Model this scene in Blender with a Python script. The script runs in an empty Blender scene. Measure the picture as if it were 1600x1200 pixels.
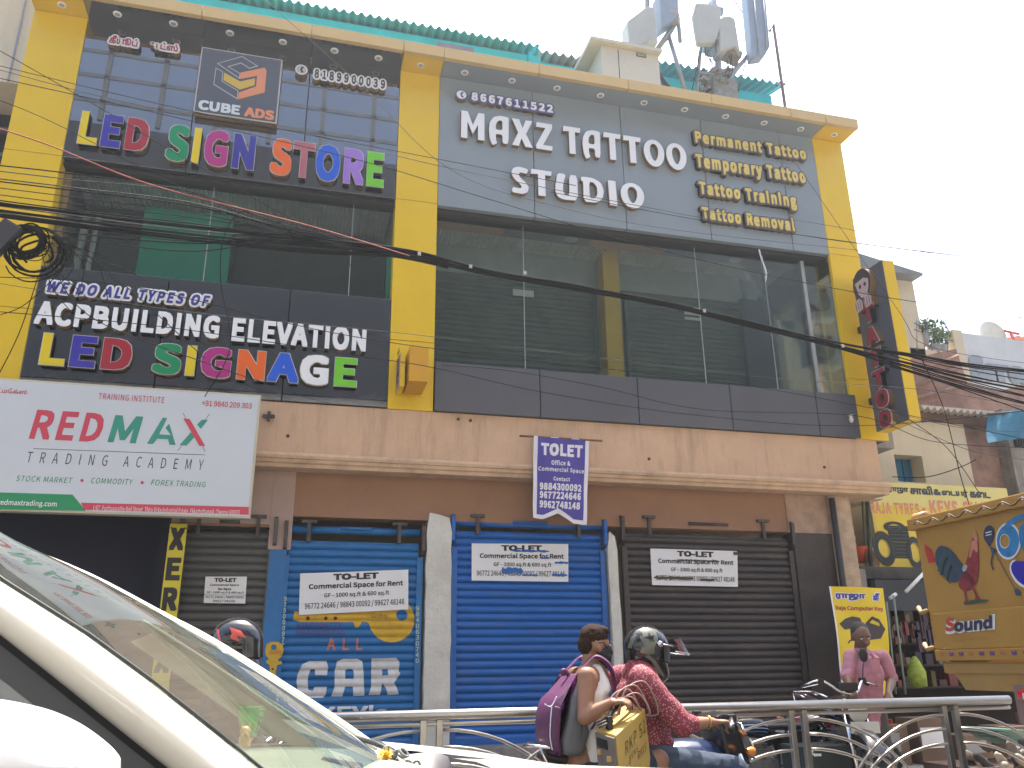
import bpy, bmesh, math, random
from mathutils import Vector, Matrix, Euler
R = math.radians
random.seed(7)
scene = bpy.context.scene
COL = scene.collection

# ---------------------------------------------------------------- camera, sky, sun, exposure
CAM_Z, FPX = 1.35, 1288.0
YAW, PITCH, ROLL = R(15.0), R(18.74), R(0.644)
_cy, _sy, _cp, _sp, _cr, _sr = math.cos(YAW), math.sin(YAW), math.cos(PITCH), math.sin(PITCH), math.cos(ROLL), math.sin(ROLL)
_F = Vector((_sy*_cp, _cy*_cp, _sp)); _R = Vector((_cy, -_sy, 0)); _D = -_R.cross(_F)
AX_R = _R*_cr + _D*_sr
AX_D = -_R*_sr + _D*_cr
AX_F = _F
cam_data = bpy.data.cameras.new('camera')
cam = bpy.data.objects.new('camera', cam_data)
COL.objects.link(cam)
rotm = Matrix((AX_R, -AX_D, -AX_F)).transposed()
cam.matrix_world = Matrix.Translation((0, 0, CAM_Z)) @ rotm.to_4x4()
cam_data.sensor_width = 36
cam_data.lens = FPX/1600*36
cam_data.clip_start = 0.05
cam_data.clip_end = 2000
scene.camera = cam

SUN_EL, SUN_AZ = R(69), R(22)      # azimuth from +y (behind the building) towards +x
world = bpy.data.worlds.new('World'); scene.world = world; world.use_nodes = True
wn = world.node_tree
bg = wn.nodes['Background']
sky = wn.nodes.new('ShaderNodeTexSky'); sky.sky_type = 'NISHITA'; sky.sun_disc = False
sky.sun_elevation = SUN_EL; sky.sun_rotation = SUN_AZ
sky.air_density = 1.0; sky.dust_density = 5.0; sky.ozone_density = 1.0; sky.altitude = 0
wn.links.new(sky.outputs[0], bg.inputs[0]); bg.inputs[1].default_value = 0.15
sun_data = bpy.data.lights.new('sun', 'SUN'); sun_data.energy = 4.0; sun_data.angle = R(0.6); sun_data.color = (1, .95, .86)
sun = bpy.data.objects.new('sun', sun_data); COL.objects.link(sun)
sd = Vector((math.sin(SUN_AZ)*math.cos(SUN_EL), math.cos(SUN_AZ)*math.cos(SUN_EL), math.sin(SUN_EL)))
sun.rotation_euler = sd.to_track_quat('Z', 'Y').to_euler()
vs = scene.view_settings
vs.view_transform = 'Standard'; vs.look = 'None'; vs.gamma = 1; vs.use_curve_mapping = False
vs.exposure = 1.68
scene.cycles.max_bounces = 8
scene.cycles.transparent_max_bounces = 16
scene.cycles.use_denoising = True

# ---------------------------------------------------------------- surveying helpers (image ray -> point on a real plane)
def ray(u, v):
    return AX_R*((u-800)/FPX) + AX_D*((v-600)/FPX) + AX_F
def W(u, v, y):
    d = ray(u, v); t = y/d.y
    return Vector((d.x*t, y, CAM_Z + d.z*t))
def WX(u, v, x):
    d = ray(u, v); t = x/d.x
    return Vector((x, d.y*t, CAM_Z + d.z*t))
def WZ(u, v, z):
    d = ray(u, v); t = (z-CAM_Z)/d.z
    return Vector((d.x*t, d.y*t, z))

# ---------------------------------------------------------------- materials
MATS = {}
def mat(name, rgb, rough=.6, metal=0, var=.12, scale=3, bump=0, bscale=40, dirt=0, dirt_rgb=(.06, .05, .04), streak=False, coat=0, spec=.5, stretch=(1,1,1), coat_ior=1.5, flatrough=False):
    if name in MATS: return MATS[name]
    m = bpy.data.materials.new(name); m.use_nodes = True
    n = m.node_tree.nodes; l = m.node_tree.links
    b = n['Principled BSDF']
    b.inputs['Roughness'].default_value = rough
    b.inputs['Metallic'].default_value = metal
    b.inputs['Coat Weight'].default_value = coat
    b.inputs['Coat Roughness'].default_value = .05 if not flatrough else .008
    b.inputs['Coat IOR'].default_value = coat_ior
    b.inputs['Specular IOR Level'].default_value = spec
    tc = n.new('ShaderNodeTexCoord')
    mp = n.new('ShaderNodeMapping'); l.new(tc.outputs['Object'], mp.inputs[0]); mp.inputs['Scale'].default_value = stretch
    oi = n.new('ShaderNodeObjectInfo'); vm = n.new('ShaderNodeVectorMath'); vm.operation = 'SCALE'; vm.inputs[0].default_value = (37, 19, 53); l.new(oi.outputs['Random'], vm.inputs['Scale']); l.new(vm.outputs[0], mp.inputs['Location'])
    base = None
    if var > 0:
        nz = n.new('ShaderNodeTexNoise'); nz.inputs['Scale'].default_value = scale; nz.inputs['Detail'].default_value = 6; nz.inputs['Roughness'].default_value = .65
        l.new(mp.outputs[0], nz.inputs['Vector'])
        cr = n.new('ShaderNodeValToRGB')
        cr.color_ramp.elements[0].position = .3; cr.color_ramp.elements[1].position = .7
        cr.color_ramp.elements[0].color = tuple(c*(1-var) for c in rgb) + (1,)
        cr.color_ramp.elements[1].color = tuple(min(1, c*(1+var)) for c in rgb) + (1,)
        l.new(nz.outputs['Fac'], cr.inputs[0]); base = cr.outputs[0]
        mr = n.new('ShaderNodeMapRange'); mr.inputs['To Min'].default_value = max(.02, rough-.08*min(1, var*5)); mr.inputs['To Max'].default_value = min(1, rough+.1*min(1, var*5))
        if not flatrough: l.new(nz.outputs['Fac'], mr.inputs['Value']); l.new(mr.outputs[0], b.inputs['Roughness'])
    else:
        b.inputs['Base Color'].default_value = tuple(rgb)+(1,)
    if dirt > 0:
        nd = n.new('ShaderNodeTexNoise'); nd.inputs['Scale'].default_value = 1.3 if not streak else 2.2; nd.inputs['Detail'].default_value = 9; nd.inputs['Roughness'].default_value = .72
        mp2 = n.new('ShaderNodeMapping'); l.new(tc.outputs['Object'], mp2.inputs[0])
        mp2.inputs['Scale'].default_value = (2.6, 2.6, .35) if streak else (1, 1, 1)
        l.new(vm.outputs[0], mp2.inputs['Location'])
        l.new(mp2.outputs[0], nd.inputs['Vector'])
        rr = n.new('ShaderNodeValToRGB'); rr.color_ramp.elements[0].position = .5; rr.color_ramp.elements[1].position = .72
        rr.color_ramp.elements[1].color = (dirt, dirt, dirt, 1)
        rr.color_ramp.elements[0].color = (0, 0, 0, 1)
        l.new(nd.outputs['Fac'], rr.inputs[0])
        mx = n.new('ShaderNodeMix'); mx.data_type = 'RGBA'
        l.new(rr.outputs[0], mx.inputs['Factor'])
        if base: l.new(base, mx.inputs['A'])
        else: mx.inputs['A'].default_value = tuple(rgb)+(1,)
        mx.inputs['B'].default_value = tuple(dirt_rgb)+(1,)
        base = mx.outputs['Result']
    if base: l.new(base, b.inputs['Base Color'])
    if bump > 0:
        nb = n.new('ShaderNodeTexNoise'); nb.inputs['Scale'].default_value = bscale; nb.inputs['Detail'].default_value = 5
        l.new(mp.outputs[0], nb.inputs['Vector'])
        bp = n.new('ShaderNodeBump'); bp.inputs['Strength'].default_value = 1; bp.inputs['Distance'].default_value = bump
        l.new(nb.outputs['Fac'], bp.inputs['Height']); l.new(bp.outputs[0], b.inputs['Normal'])
    MATS[name] = m
    return m

def glass(name, tint, refl=1.0, rough=0.0, dust_veil=0, wave=0.0, dust_veil_rgb=(.6, .64, .58)):
    """thin pane: tinted see-through plus mirror reflection by Fresnel"""
    if name in MATS: return MATS[name]
    m = bpy.data.materials.new(name); m.use_nodes = True
    n = m.node_tree.nodes; l = m.node_tree.links
    for x in list(n): n.remove(x)
    out = n.new('ShaderNodeOutputMaterial'); tr = n.new('ShaderNodeBsdfTransparent'); gl = n.new('ShaderNodeBsdfGlossy')
    tr.inputs[0].default_value = tuple(tint)+(1,); gl.inputs['Roughness'].default_value = rough
    gl.inputs['Color'].default_value = (.95, .97, .96, 1)
    fr = n.new('ShaderNodeFresnel'); fr.inputs[0].default_value = 1.55
    ml = n.new('ShaderNodeMath'); ml.operation = 'MULTIPLY'; ml.inputs[1].default_value = refl; ml.use_clamp = True
    mx = n.new('ShaderNodeMixShader')
    if wave:
        tc = n.new('ShaderNodeTexCoord'); nz = n.new('ShaderNodeTexNoise'); nz.inputs['Scale'].default_value = 1.4
        bp = n.new('ShaderNodeBump'); bp.inputs['Distance'].default_value = wave
        l.new(tc.outputs['Object'], nz.inputs['Vector']); l.new(nz.outputs['Fac'], bp.inputs['Height'])
        l.new(bp.outputs[0], gl.inputs['Normal'])
    l.new(fr.outputs[0], ml.inputs[0]); l.new(ml.outputs[0], mx.inputs[0])
    l.new(tr.outputs[0], mx.inputs[1]); l.new(gl.outputs[0], mx.inputs[2]); 
    if dust_veil:  # diffuse dust film, its colour also imitates veil and reflections on glass
        df = n.new('ShaderNodeBsdfDiffuse'); df.inputs[0].default_value = tuple(dust_veil_rgb)+(1,); m2 = n.new('ShaderNodeMixShader')
        tc2 = n.new('ShaderNodeTexCoord'); nd = n.new('ShaderNodeTexNoise'); nd.inputs['Scale'].default_value = 7; nd.inputs['Detail'].default_value = 7; l.new(tc2.outputs['Object'], nd.inputs['Vector'])
        mr = n.new('ShaderNodeMapRange'); mr.inputs['From Min'].default_value = .3; mr.inputs['From Max'].default_value = .75; mr.inputs['To Min'].default_value = dust_veil*.6; mr.inputs['To Max'].default_value = dust_veil*1.5
        l.new(nd.outputs['Fac'], mr.inputs['Value']); l.new(mr.outputs[0], m2.inputs[0]); l.new(mx.outputs[0], m2.inputs[1]); l.new(df.outputs[0], m2.inputs[2]); l.new(m2.outputs[0], out.inputs[0])
    else: l.new(mx.outputs[0], out.inputs[0])
    MATS[name] = m
    return m

def emissive(name, rgb, s):
    if name in MATS: return MATS[name]
    m = bpy.data.materials.new(name); m.use_nodes = True
    b = m.node_tree.nodes['Principled BSDF']
    b.inputs['Base Color'].default_value = tuple(rgb)+(1,)
    b.inputs['Emission Color'].default_value = tuple(rgb)+(1,); b.inputs['Emission Strength'].default_value = s
    MATS[name] = m
    return m

# ---------------------------------------------------------------- objects
def link(o, parent=None):
    COL.objects.link(o)
    if parent is not None:
        o.parent = parent
        o.matrix_parent_inverse = parent.matrix_world.inverted()
    return o
def tag(o, label=None, cat=None, group=None, kind=None):
    if label: o['label'] = label
    if cat: o['category'] = cat
    if group: o['group'] = group
    if kind: o['kind'] = kind
    return o
def thing(name, label, cat, loc=(0, 0, 0), group=None, rz=0):
    o = bpy.data.objects.new(name, None); o.empty_display_size = .1
    o.location = loc; o.rotation_euler = (0, 0, rz)
    COL.objects.link(o)
    o.matrix_world = Matrix.Translation(Vector(loc)) @ Matrix.Rotation(rz, 4, 'Z')
    return tag(o, label, cat, group)
def hang(o, parent, local=False):
    """parent an object whose mesh is in world coordinates (or local to the parent)"""
    o.parent = parent
    if not local: o.matrix_parent_inverse = parent.matrix_world.inverted()
    return o
def meshobj(name, me, m=None, parent=None, local=False):
    o = bpy.data.objects.new(name, me)
    COL.objects.link(o)
    if m is not None and not me.materials:
        for x in (m if isinstance(m, (list, tuple)) else [m]): me.materials.append(x)
    if parent is not None: hang(o, parent, local)
    return o

class MB:
    def __init__(s): s.v = []; s.f = []; s.mi = []; s.smooth = []
    def add(s, vs, fs, mi=0, smooth=False):
        k = len(s.v); s.v += [tuple(x) for x in vs]
        for f in fs: s.f.append([i+k for i in f]); s.mi.append(mi); s.smooth.append(smooth)
        return s
    def box(s, x0, x1, y0, y1, z0, z1, mi=0):
        return s.add([(x0,y0,z0),(x1,y0,z0),(x1,y1,z0),(x0,y1,z0),(x0,y0,z1),(x1,y0,z1),(x1,y1,z1),(x0,y1,z1)],
                     [(0,3,2,1),(4,5,6,7),(0,1,5,4),(1,2,6,5),(2,3,7,6),(3,0,4,7)], mi)
    def cbox(s, c, sx, sy, sz, rot=None, mi=0):
        M = rot if rot is not None else Matrix.Identity(3)
        c = Vector(c); pts = [c + M @ Vector((a*sx/2, b*sy/2, d*sz/2)) for d in (-1,1) for a, b in ((-1,-1),(1,-1),(1,1),(-1,1))]
        return s.add(pts, [(0,3,2,1),(4,5,6,7),(0,1,5,4),(1,2,6,5),(2,3,7,6),(3,0,4,7)], mi)
    def hexa(s, pts, mi=0):
        return s.add(pts, [(0,3,2,1),(4,5,6,7),(0,1,5,4),(1,2,6,5),(2,3,7,6),(3,0,4,7)], mi)
    def quad(s, a, b, c, d, mi=0): return s.add([a, b, c, d], [(0,1,2,3)], mi)
    def tube(s, pts, r, n=8, mi=0, cap=True, smooth=True):
        pts = [Vector(p) for p in pts]; rs = r if isinstance(r, (list, tuple)) else [r]*len(pts)
        if len(pts) < 2: return s
        d0 = (pts[1]-pts[0]).normalized()
        up = Vector((0,0,1)) if abs(d0.z) < .9 else Vector((1,0,0))
        side = d0.cross(up).normalized()
        V = []; 
        for i, p in enumerate(pts):
            d = (pts[min(i+1, len(pts)-1)] - pts[max(i-1, 0)])
            if d.length < 1e-9: d = d0
            d.normalize(); side = (side - d*side.dot(d))
            if side.length < 1e-6: side = d.orthogonal()
            side.normalize(); u = side.cross(d)
            for k in range(n):
                a = 2*math.pi*k/n
                V.append(p + side*(math.cos(a)*rs[i]) + u*(math.sin(a)*rs[i]))
        Fs = [(i*n+k, i*n+(k+1)%n, (i+1)*n+(k+1)%n, (i+1)*n+k) for i in range(len(pts)-1) for k in range(n)]
        if cap: Fs += [tuple(range(n))[::-1], tuple(range((len(pts)-1)*n, len(pts)*n))]
        return s.add(V, Fs, mi, smooth)
    def lathe(s, c, prof, n=24, axis='Z', mi=0, smooth=True, M=None):
        c = Vector(c); V = []
        for (r, h) in prof:
            for k in range(n):
                a = 2*math.pi*k/n; x, y = r*math.cos(a), r*math.sin(a)
                p = {'Z': Vector((x,y,h)), 'Y': Vector((x,h,y)), 'X': Vector((h,x,y))}[axis]
                if M is not None: p = M @ p
                V.append(c+p)
        Fs = [(i*n+k, i*n+(k+1)%n, (i+1)*n+(k+1)%n, (i+1)*n+k) for i in range(len(prof)-1) for k in range(n)]
        return s.add(V, Fs, mi, smooth)
    def grid(s, rows, mi=0, smooth=True):
        m = len(rows[0]); V = [p for r in rows for p in r]
        Fs = [(i*m+k, i*m+k+1, (i+1)*m+k+1, (i+1)*m+k) for i in range(len(rows)-1) for k in range(m-1)]
        return s.add(V, Fs, mi, smooth)
    def prism(s, poly, y0, y1, mi=0):
        """polygon in xz extruded along y"""
        n = len(poly); V = [(x, y0, z) for x, z in poly] + [(x, y1, z) for x, z in poly]
        return s.add(V, [tuple(range(n)), tuple(range(n, 2*n))[::-1]] + [(i, i+n, (i+1)%n+n, (i+1)%n) for i in range(n)], mi)
    def prismx(s, poly, x0, x1, mi=0):
        """polygon in yz extruded along x"""
        n = len(poly); V = [(x0, y, z) for y, z in poly] + [(x1, y, z) for y, z in poly]
        return s.add(V, [tuple(range(n))[::-1], tuple(range(n, 2*n))] + [(i, (i+1)%n, (i+1)%n+n, i+n) for i in range(n)], mi)
    def mesh(s, name):
        me = bpy.data.meshes.new(name); me.from_pydata(s.v, [], s.f); me.update()
        me.polygons.foreach_set('material_index', s.mi); me.polygons.foreach_set('use_smooth', s.smooth)
        bm = bmesh.new(); bm.from_mesh(me); bmesh.ops.recalc_face_normals(bm, faces=bm.faces); bm.to_mesh(me); bm.free()
        return me
    def build(s, name, m, parent=None, bevel=0, local=False):
        me = s.mesh(name)
        if bevel:
            bm = bmesh.new(); bm.from_mesh(me)
            bmesh.ops.remove_doubles(bm, verts=bm.verts, dist=1e-5)
            es = [e for e in bm.edges if len(e.link_faces) == 2 and e.calc_face_angle(0) > .6]
            bmesh.ops.bevel(bm, geom=es, offset=bevel, segments=2, affect='EDGES', profile=.6)
            bm.to_mesh(me); bm.free()
        return meshobj(name, me, m, parent, local)

def copy_tree(o, parent=None, group=None, label=None):
    c = o.copy(); COL.objects.link(c)
    if parent is not None: c.parent = parent
    if label: c['label'] = label
    for ch in list(o.children): copy_tree(ch, c)
    return c

# ---------------------------------------------------------------- lettering
SCR = bpy.data.scenes.new('scratch')
def eval_mesh(ob):
    """mesh of a temporary object, evaluated in a scratch scene so that the big scene is not touched"""
    SCR.collection.objects.link(ob)
    vl = SCR.view_layers[0]; vl.update(); dg = vl.depsgraph; dg.update()
    return bpy.data.meshes.new_from_object(ob.evaluated_get(dg))
_tc = {}
FONT = None
try:      # the sans-serif face that ships with Blender
    import os
    FONT = bpy.data.fonts.load(os.path.join(bpy.utils.system_resource('DATAFILES', path='fonts'), 'Noto Sans CJK Regular.woff2'))
except Exception:
    FONT = None
FK = 1
def cu_lat(txt): return FONT is not None and ord(max(txt)) < 256
def raw_text(txt, bold=0, spacing=1, res=3, word=1):
    """(verts, faces) of flat text in xy, size 1; bold sweeps the face outward by that much (third vertex value = layer)"""
    key = (txt, bold, spacing, res, word)
    if key in _tc: return _tc[key]
    cu = bpy.data.curves.new('t', 'FONT'); cu.body = txt
    if FONT and ord(max(txt)) < 256: cu.font = FONT
    cu.space_character = spacing; cu.space_word = word; cu.resolution_u = res; cu.fill_mode = 'BOTH'
    ob = bpy.data.objects.new('t', cu); me = eval_mesh(ob)
    global FK
    q = FK if cu_lat(txt) else 1
    V = [(v.co.x*q, v.co.y*q, 0) for v in me.vertices]; Fs = [list(p.vertices) for p in me.polygons]
    bpy.data.objects.remove(ob); bpy.data.curves.remove(cu); bpy.data.meshes.remove(me)
    if bold > 0:
        V0, F0 = V, Fs; V, Fs = [], []
        for k, (dx, dy) in enumerate(((0, 0), (1, 1), (-1, 1), (-1, -1), (1, -1), (1, 0), (-1, 0), (0, 1), (0, -1)) + (((.5, 1), (-.5, 1), (.5, -1), (-.5, -1), (1, .5), (1, -.5), (-1, .5), (-1, -.5), (.75, 1), (-.75, 1), (.75, -1), (-.75, -1), (.25, 1), (-.25, 1), (.25, -1), (-.25, -1), (1, .75), (1, -.75), (-1, .75), (-1, -.75), (1, .25), (1, -.25), (-1, .25), (-1, -.25)) if bold >= .048 else ())):
            n = len(V); V += [(x+dx*bold, y+dy*bold, k) for x, y, _ in V0]; Fs += [[i+n for i in p] for p in F0]
    _tc[key] = (V, Fs)
    return V, Fs
if FONT:
    _v = raw_text('H')[0]; FK = .7/max(.05, max(v[1] for v in _v)-min(v[1] for v in _v)); _tc.clear()
def islands(V, Fs):
    par = list(range(len(V)))
    def f(a):
        while par[a] != a: par[a] = par[par[a]]; a = par[a]
        return a
    for p in Fs:
        for i in p[1:]:
            a, b = f(p[0]), f(i)
            if a != b: par[a] = b
    g = {}
    for i in range(len(V)): g.setdefault(f(i), []).append(i)
    spans = sorted([[min(V[i][0] for i in s), max(V[i][0] for i in s), list(s)] for s in g.values()], key=lambda q: q[0])
    out = []
    for s in spans:
        if out and s[0] < out[-1][1] - .35*min(s[1]-s[0], out[-1][1]-out[-1][0]):
            out[-1][1] = max(out[-1][1], s[1]); out[-1][2] += s[2]
        else: out.append(s)
    res = []
    for s in out:
        idx = {v: k for k, v in enumerate(s[2])}
        res.append(([V[i] for i in s[2]], [[idx[i] for i in p] for p in Fs if p[0] in idx]))
    return res
EPS = .00018
def solid(V, Fs, to3, depth, name, mats, front_off=0):
    """extrude flat faces (in 2D) to a solid; to3(x, y, d) gives the point d behind the front"""
    bm = bmesh.new()
    if depth > 0:
        n = len(V)
        cnt = {}
        for p in Fs:
            for a, b in zip(p, p[1:]+p[:1]): cnt[(a, b)] = cnt.get((a, b), 0)+1
        V = [v if len(v) > 2 else (v[0], v[1], 0) for v in V]; fv = [bm.verts.new(to3(x, y, k*EPS)) for x, y, k in V]; bv = [bm.verts.new(to3(x, y, depth+k*EPS)) for x, y, k in V]
        for p in Fs:
            try:
                bm.faces.new([fv[i] for i in p])
                bm.faces.new([bv[i] for i in p][::-1])
            except ValueError: pass
        for (a, b) in cnt:
            if (b, a) not in cnt:
                try:
                    q = bm.faces.new([fv[a], bv[a], bv[b], fv[b]]); q.material_index = 1 if len(mats) > 1 else 0
                except ValueError: pass
    else:
        V = [v if len(v) > 2 else (v[0], v[1], 0) for v in V]; fv = [bm.verts.new(to3(x, y, k*EPS)) for x, y, k in V]
        for p in Fs:
            try: bm.faces.new([fv[i] for i in p])
            except ValueError: pass
    bmesh.ops.recalc_face_normals(bm, faces=bm.faces)
    me = bpy.data.meshes.new(name); bm.to_mesh(me); bm.free()
    for m in mats: me.materials.append(m)
    return me
def fit(V, box):
    xs = [v[0] for v in V]; ys = [v[1] for v in V]
    a0, a1, b0, b1 = min(xs), max(xs), min(ys), max(ys)
    x0, x1, z0, z1 = box
    sx = (x1-x0)/max(1e-6, a1-a0); sz = (z1-z0)/max(1e-6, b1-b0)
    return [(x0+(v[0]-a0)*sx, z0+(v[1]-b0)*sz)+tuple(v[2:]) for v in V]
def text_y(txt, box, y, mats, parent, name='lettering', depth=0, bold=.0, shear=0, split=False, spacing=1, colors=None, res=3, rot=0, word=1, warp=None, stacked=False):
    """lettering on a plane y = const facing -y; box = (x0, x1, z0, z1)"""
    if not isinstance(mats, (list, tuple)): mats = [mats]
    V, Fs = raw_text(txt, bold, spacing, res, word)
    if not V: return []
    if shear: V = [(v[0]+shear*v[1],)+tuple(v[1:]) for v in V]
    V = fit(V, box)
    if rot:
        cx, cz = (box[0]+box[1])/2, (box[2]+box[3])/2; c, s_ = math.cos(rot), math.sin(rot)
        V = [(cx+(v[0]-cx)*c-(v[1]-cz)*s_, cz+(v[0]-cx)*s_+(v[1]-cz)*c)+tuple(v[2:]) for v in V]
    to3 = warp if warp else (lambda x, z, d: (x, y+d, z))
    out = []
    groups = islands(V, Fs) if split and ord(max(txt)) < 256 else [(V, Fs)]
    for k, (v, f) in enumerate(groups):
        mm = list(mats)
        if colors: mm = [colors[k % len(colors)]] + mm[1:]
        out.append(meshobj(name, solid(v, f, to3, depth, name, mm), None, parent))
    return out
def box_px(bl, tr, y):
    a, b = W(bl[0], bl[1], y), W(tr[0], tr[1], y)
    return (a.x, b.x, a.z, b.z)
def poly_y(polys, y, mats, parent, name, depth=0, to3=None):
    """filled outline (outer + holes, even-odd) on plane y"""
    if not isinstance(mats, (list, tuple)): mats = [mats]
    cu = bpy.data.curves.new('p', 'CURVE'); cu.dimensions = '2D'; cu.fill_mode = 'BOTH'
    for pl in polys:
        sp = cu.splines.new('POLY'); sp.points.add(len(pl)-1)
        for i, (a, b) in enumerate(pl): sp.points[i].co = (a, b, 0, 1)
        sp.use_cyclic_u = True
    ob = bpy.data.objects.new('p', cu); me = eval_mesh(ob)
    V = [(v.co.x, v.co.y) for v in me.vertices]; Fs = [list(p.vertices) for p in me.polygons]
    bpy.data.objects.remove(ob); bpy.data.curves.remove(cu); bpy.data.meshes.remove(me)
    # weld
    idx = {}; nv = []; mp = []
    for x, z in V:
        k = (round(x, 5), round(z, 5))
        if k not in idx: idx[k] = len(nv); nv.append((x, z))
        mp.append(idx[k])
    Fs = [[mp[i] for i in p] for p in Fs]; Fs = [p for p in Fs if len(set(p)) == len(p)]
    return meshobj(name, solid(nv, Fs, to3 or (lambda x, z, d: (x, y+d, z)), depth, name, mats), None, parent)
def ell(cx, cz, rx, rz, n=28, a0=0, a1=360):
    return [(cx+rx*math.cos(R(a0+(a1-a0)*k/n)), cz+rz*math.sin(R(a0+(a1-a0)*k/n))) for k in range(n)]
def spline(pts, n=8):
    P = [Vector(p) for p in pts]
    if len(P) < 3: return [P[0].lerp(P[-1], i/n) for i in range(n+1)]
    out = []
    for i in range(len(P)-1):
        p0, p1, p2, p3 = P[max(0, i-1)], P[i], P[i+1], P[min(len(P)-1, i+2)]
        for k in range(n):
            t = k/n; t2 = t*t; t3 = t2*t
            out.append(.5*((2*p1)+(-p0+p2)*t+(2*p0-5*p1+4*p2-p3)*t2+(-p0+3*p1-3*p2+p3)*t3))
    out.append(P[-1]); return out
# ================================================================ MATERIALS
YEL = mat('yellow_cladding', (.74, .49, .006), .35, var=.04, scale=1.2, dirt=.12, dirt_rgb=(.35, .24, .03), bump=.0006, bscale=2)
YEL2 = mat('yellow_orange_box', (.62, .31, .015), .4, var=.04, dirt=.2, dirt_rgb=(.3, .16, .02))
BLACKACP = mat('black_glossy_cladding', (.010, .011, .018), .05, var=.06, scale=2, dirt=.12, dirt_rgb=(.05, .05, .06), bump=.006, bscale=1.7, coat=1.0, spec=.5, coat_ior=2.3, flatrough=True)
GREYACP = mat('slate_grey_cladding', (.24, .285, .32), .3, var=.05, scale=1.5, dirt=.22, dirt_rgb=(.29, .32, .34), bump=.0006, bscale=2)
SILLACP = mat('charcoal_cladding', (.085, .088, .105), .33, var=.08, scale=1.2, dirt=.3, dirt_rgb=(.13, .125, .12), bump=.0006, bscale=2)
DARKBACK = mat('dark_backing', (.02, .02, .022), .8)
PEACH = mat('peach_plaster', (.60, .40, .26), .85, var=.09, scale=2.2, bump=.003, bscale=30, dirt=.5, dirt_rgb=(.27, .18, .12), streak=True)
MOULD = mat('moulding_plaster', (.60, .42, .28), .85, var=.14, scale=5, bump=.004, bscale=40, dirt=.6, dirt_rgb=(.2, .15, .11))
WALLBR = mat('brown_wall_paint', (.30, .165, .095), .85, var=.1, scale=1.5, bump=.003, bscale=25, dirt=.35, dirt_rgb=(.21, .12, .085))
PINKW = mat('pinkish_wall_paint', (.42, .3, .25), .85, var=.1, scale=2, dirt=.5, dirt_rgb=(.25, .2, .17), bump=.003, bscale=25)
WHITEP = mat('worn_whitewash', (.60, .585, .53), .85, var=.1, scale=4, bump=.008, bscale=22, dirt=.5, dirt_rgb=(.36, .31, .25))
DARKW = mat('blackened_wall', (.055, .042, .038), .7, var=.35, scale=3, dirt=.5, dirt_rgb=(.13, .085, .065), bump=.004, bscale=20)
BLUE = mat('blue_shutter_paint', (.010, .135, .36), .5, var=.16, scale=6, dirt=.35, dirt_rgb=(.04, .11, .24), bump=.0015, bscale=60)
BLUE2 = mat('bright_blue_shutter_paint', (.004, .105, .39), .45, var=.2, scale=6, dirt=.6, dirt_rgb=(.075, .12, .22), stretch=(.35, 1, 5), bump=.0015, bscale=60)
GREYSH = mat('grey_shutter_paint', (.085, .083, .078), .55, var=.14, scale=6, dirt=.35, dirt_rgb=(.075, .065, .055), bump=.0015, bscale=60)
BROWNSH = mat('dark_brown_shutter_paint', (.042, .034, .033), .42, var=.25, scale=5, dirt=.7, dirt_rgb=(.10, .076, .062), stretch=(.35, 1, 5), bump=.0015, bscale=60)
INSH = mat('grey_green_shutter', (.15, .185, .175), .55, var=.15)
INWALL = mat('interior_grey_wall', (.36, .39, .38), .8, var=.1)
INCEIL = mat('interior_ceiling', (.30, .33, .33), .7, var=.1)
WOODC = mat('brown_ceiling_board', (.70, .40, .22), .5, var=.15, stretch=(1, 8, 1))
CORR = mat('corrugated_sheet_grey', (.78, .75, .70), .6, var=.16, scale=5)
ALU = mat('aluminium', (.62, .63, .63), .35, metal=.9, var=.05)
STEEL = mat('stainless_steel', (.46, .44, .41), .34, metal=1, var=.08, scale=12, dirt=.3, dirt_rgb=(.35, .27, .2))
IRON = mat('rusty_iron', (.07, .055, .05), .6, var=.3, scale=14, dirt=.5, dirt_rgb=(.17, .07, .035))
WHITE = mat('white_acrylic', (.80, .81, .83), .35, var=.02)
CREAMC = mat('cream_coping', (.60, .42, .17), .45, var=.04, dirt=.15, dirt_rgb=(.4, .32, .2))
GOLD = mat('bronze_letter_return', (.30, .17, .06), .38, metal=.55, var=.12, scale=10)
TEAL = mat('teal_paint', (.02, .48, .56), .6, var=.12, dirt=.35, dirt_rgb=(.06, .32, .32))
SPOTW = mat('spotlight_rim', (.85, .85, .83), .4, var=.02)
SPOTG = mat('spotlight_lens', (.38, .38, .38), .25, var=.05)
BLACK = mat('black_paint', (.012, .012, .014), .45, var=.2)
CREAMW = mat('cream_house_wall', (.60, .52, .38), .85, var=.07, scale=1.4, bump=.003, bscale=20, dirt=.4, dirt_rgb=(.42, .36, .27), streak=True)
CONC = mat('stained_concrete', (.27, .25, .23), .9, var=.3, scale=3, bump=.01, bscale=14, dirt=.7, dirt_rgb=(.1, .085, .075), streak=True)
RUIN = mat('weathered_red_brown_wall', (.30, .18, .14), .9, var=.35, scale=3.5, bump=.012, bscale=12, dirt=.6, dirt_rgb=(.28, .22, .17))
PLAINBLUE = mat('window_blue_paint', (.03, .17, .33), .5, var=.12)
ASPH = mat('asphalt', (.055, .053, .05), .9, var=.25, scale=6, bump=.004, bscale=120)
PAVE = mat('pavement_concrete', (.27, .25, .22), .9, var=.2, scale=4, bump=.004, bscale=60, dirt=.5, dirt_rgb=(.12, .1, .09))
RUBBER = mat('tyre_rubber', (.015, .015, .015), .75, var=.2)
PAPER = mat('poster_paper', (.72, .72, .73), .7, var=.03, scale=5)
INK = mat('black_ink', (.018, .018, .02), .6, var=0)
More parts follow.
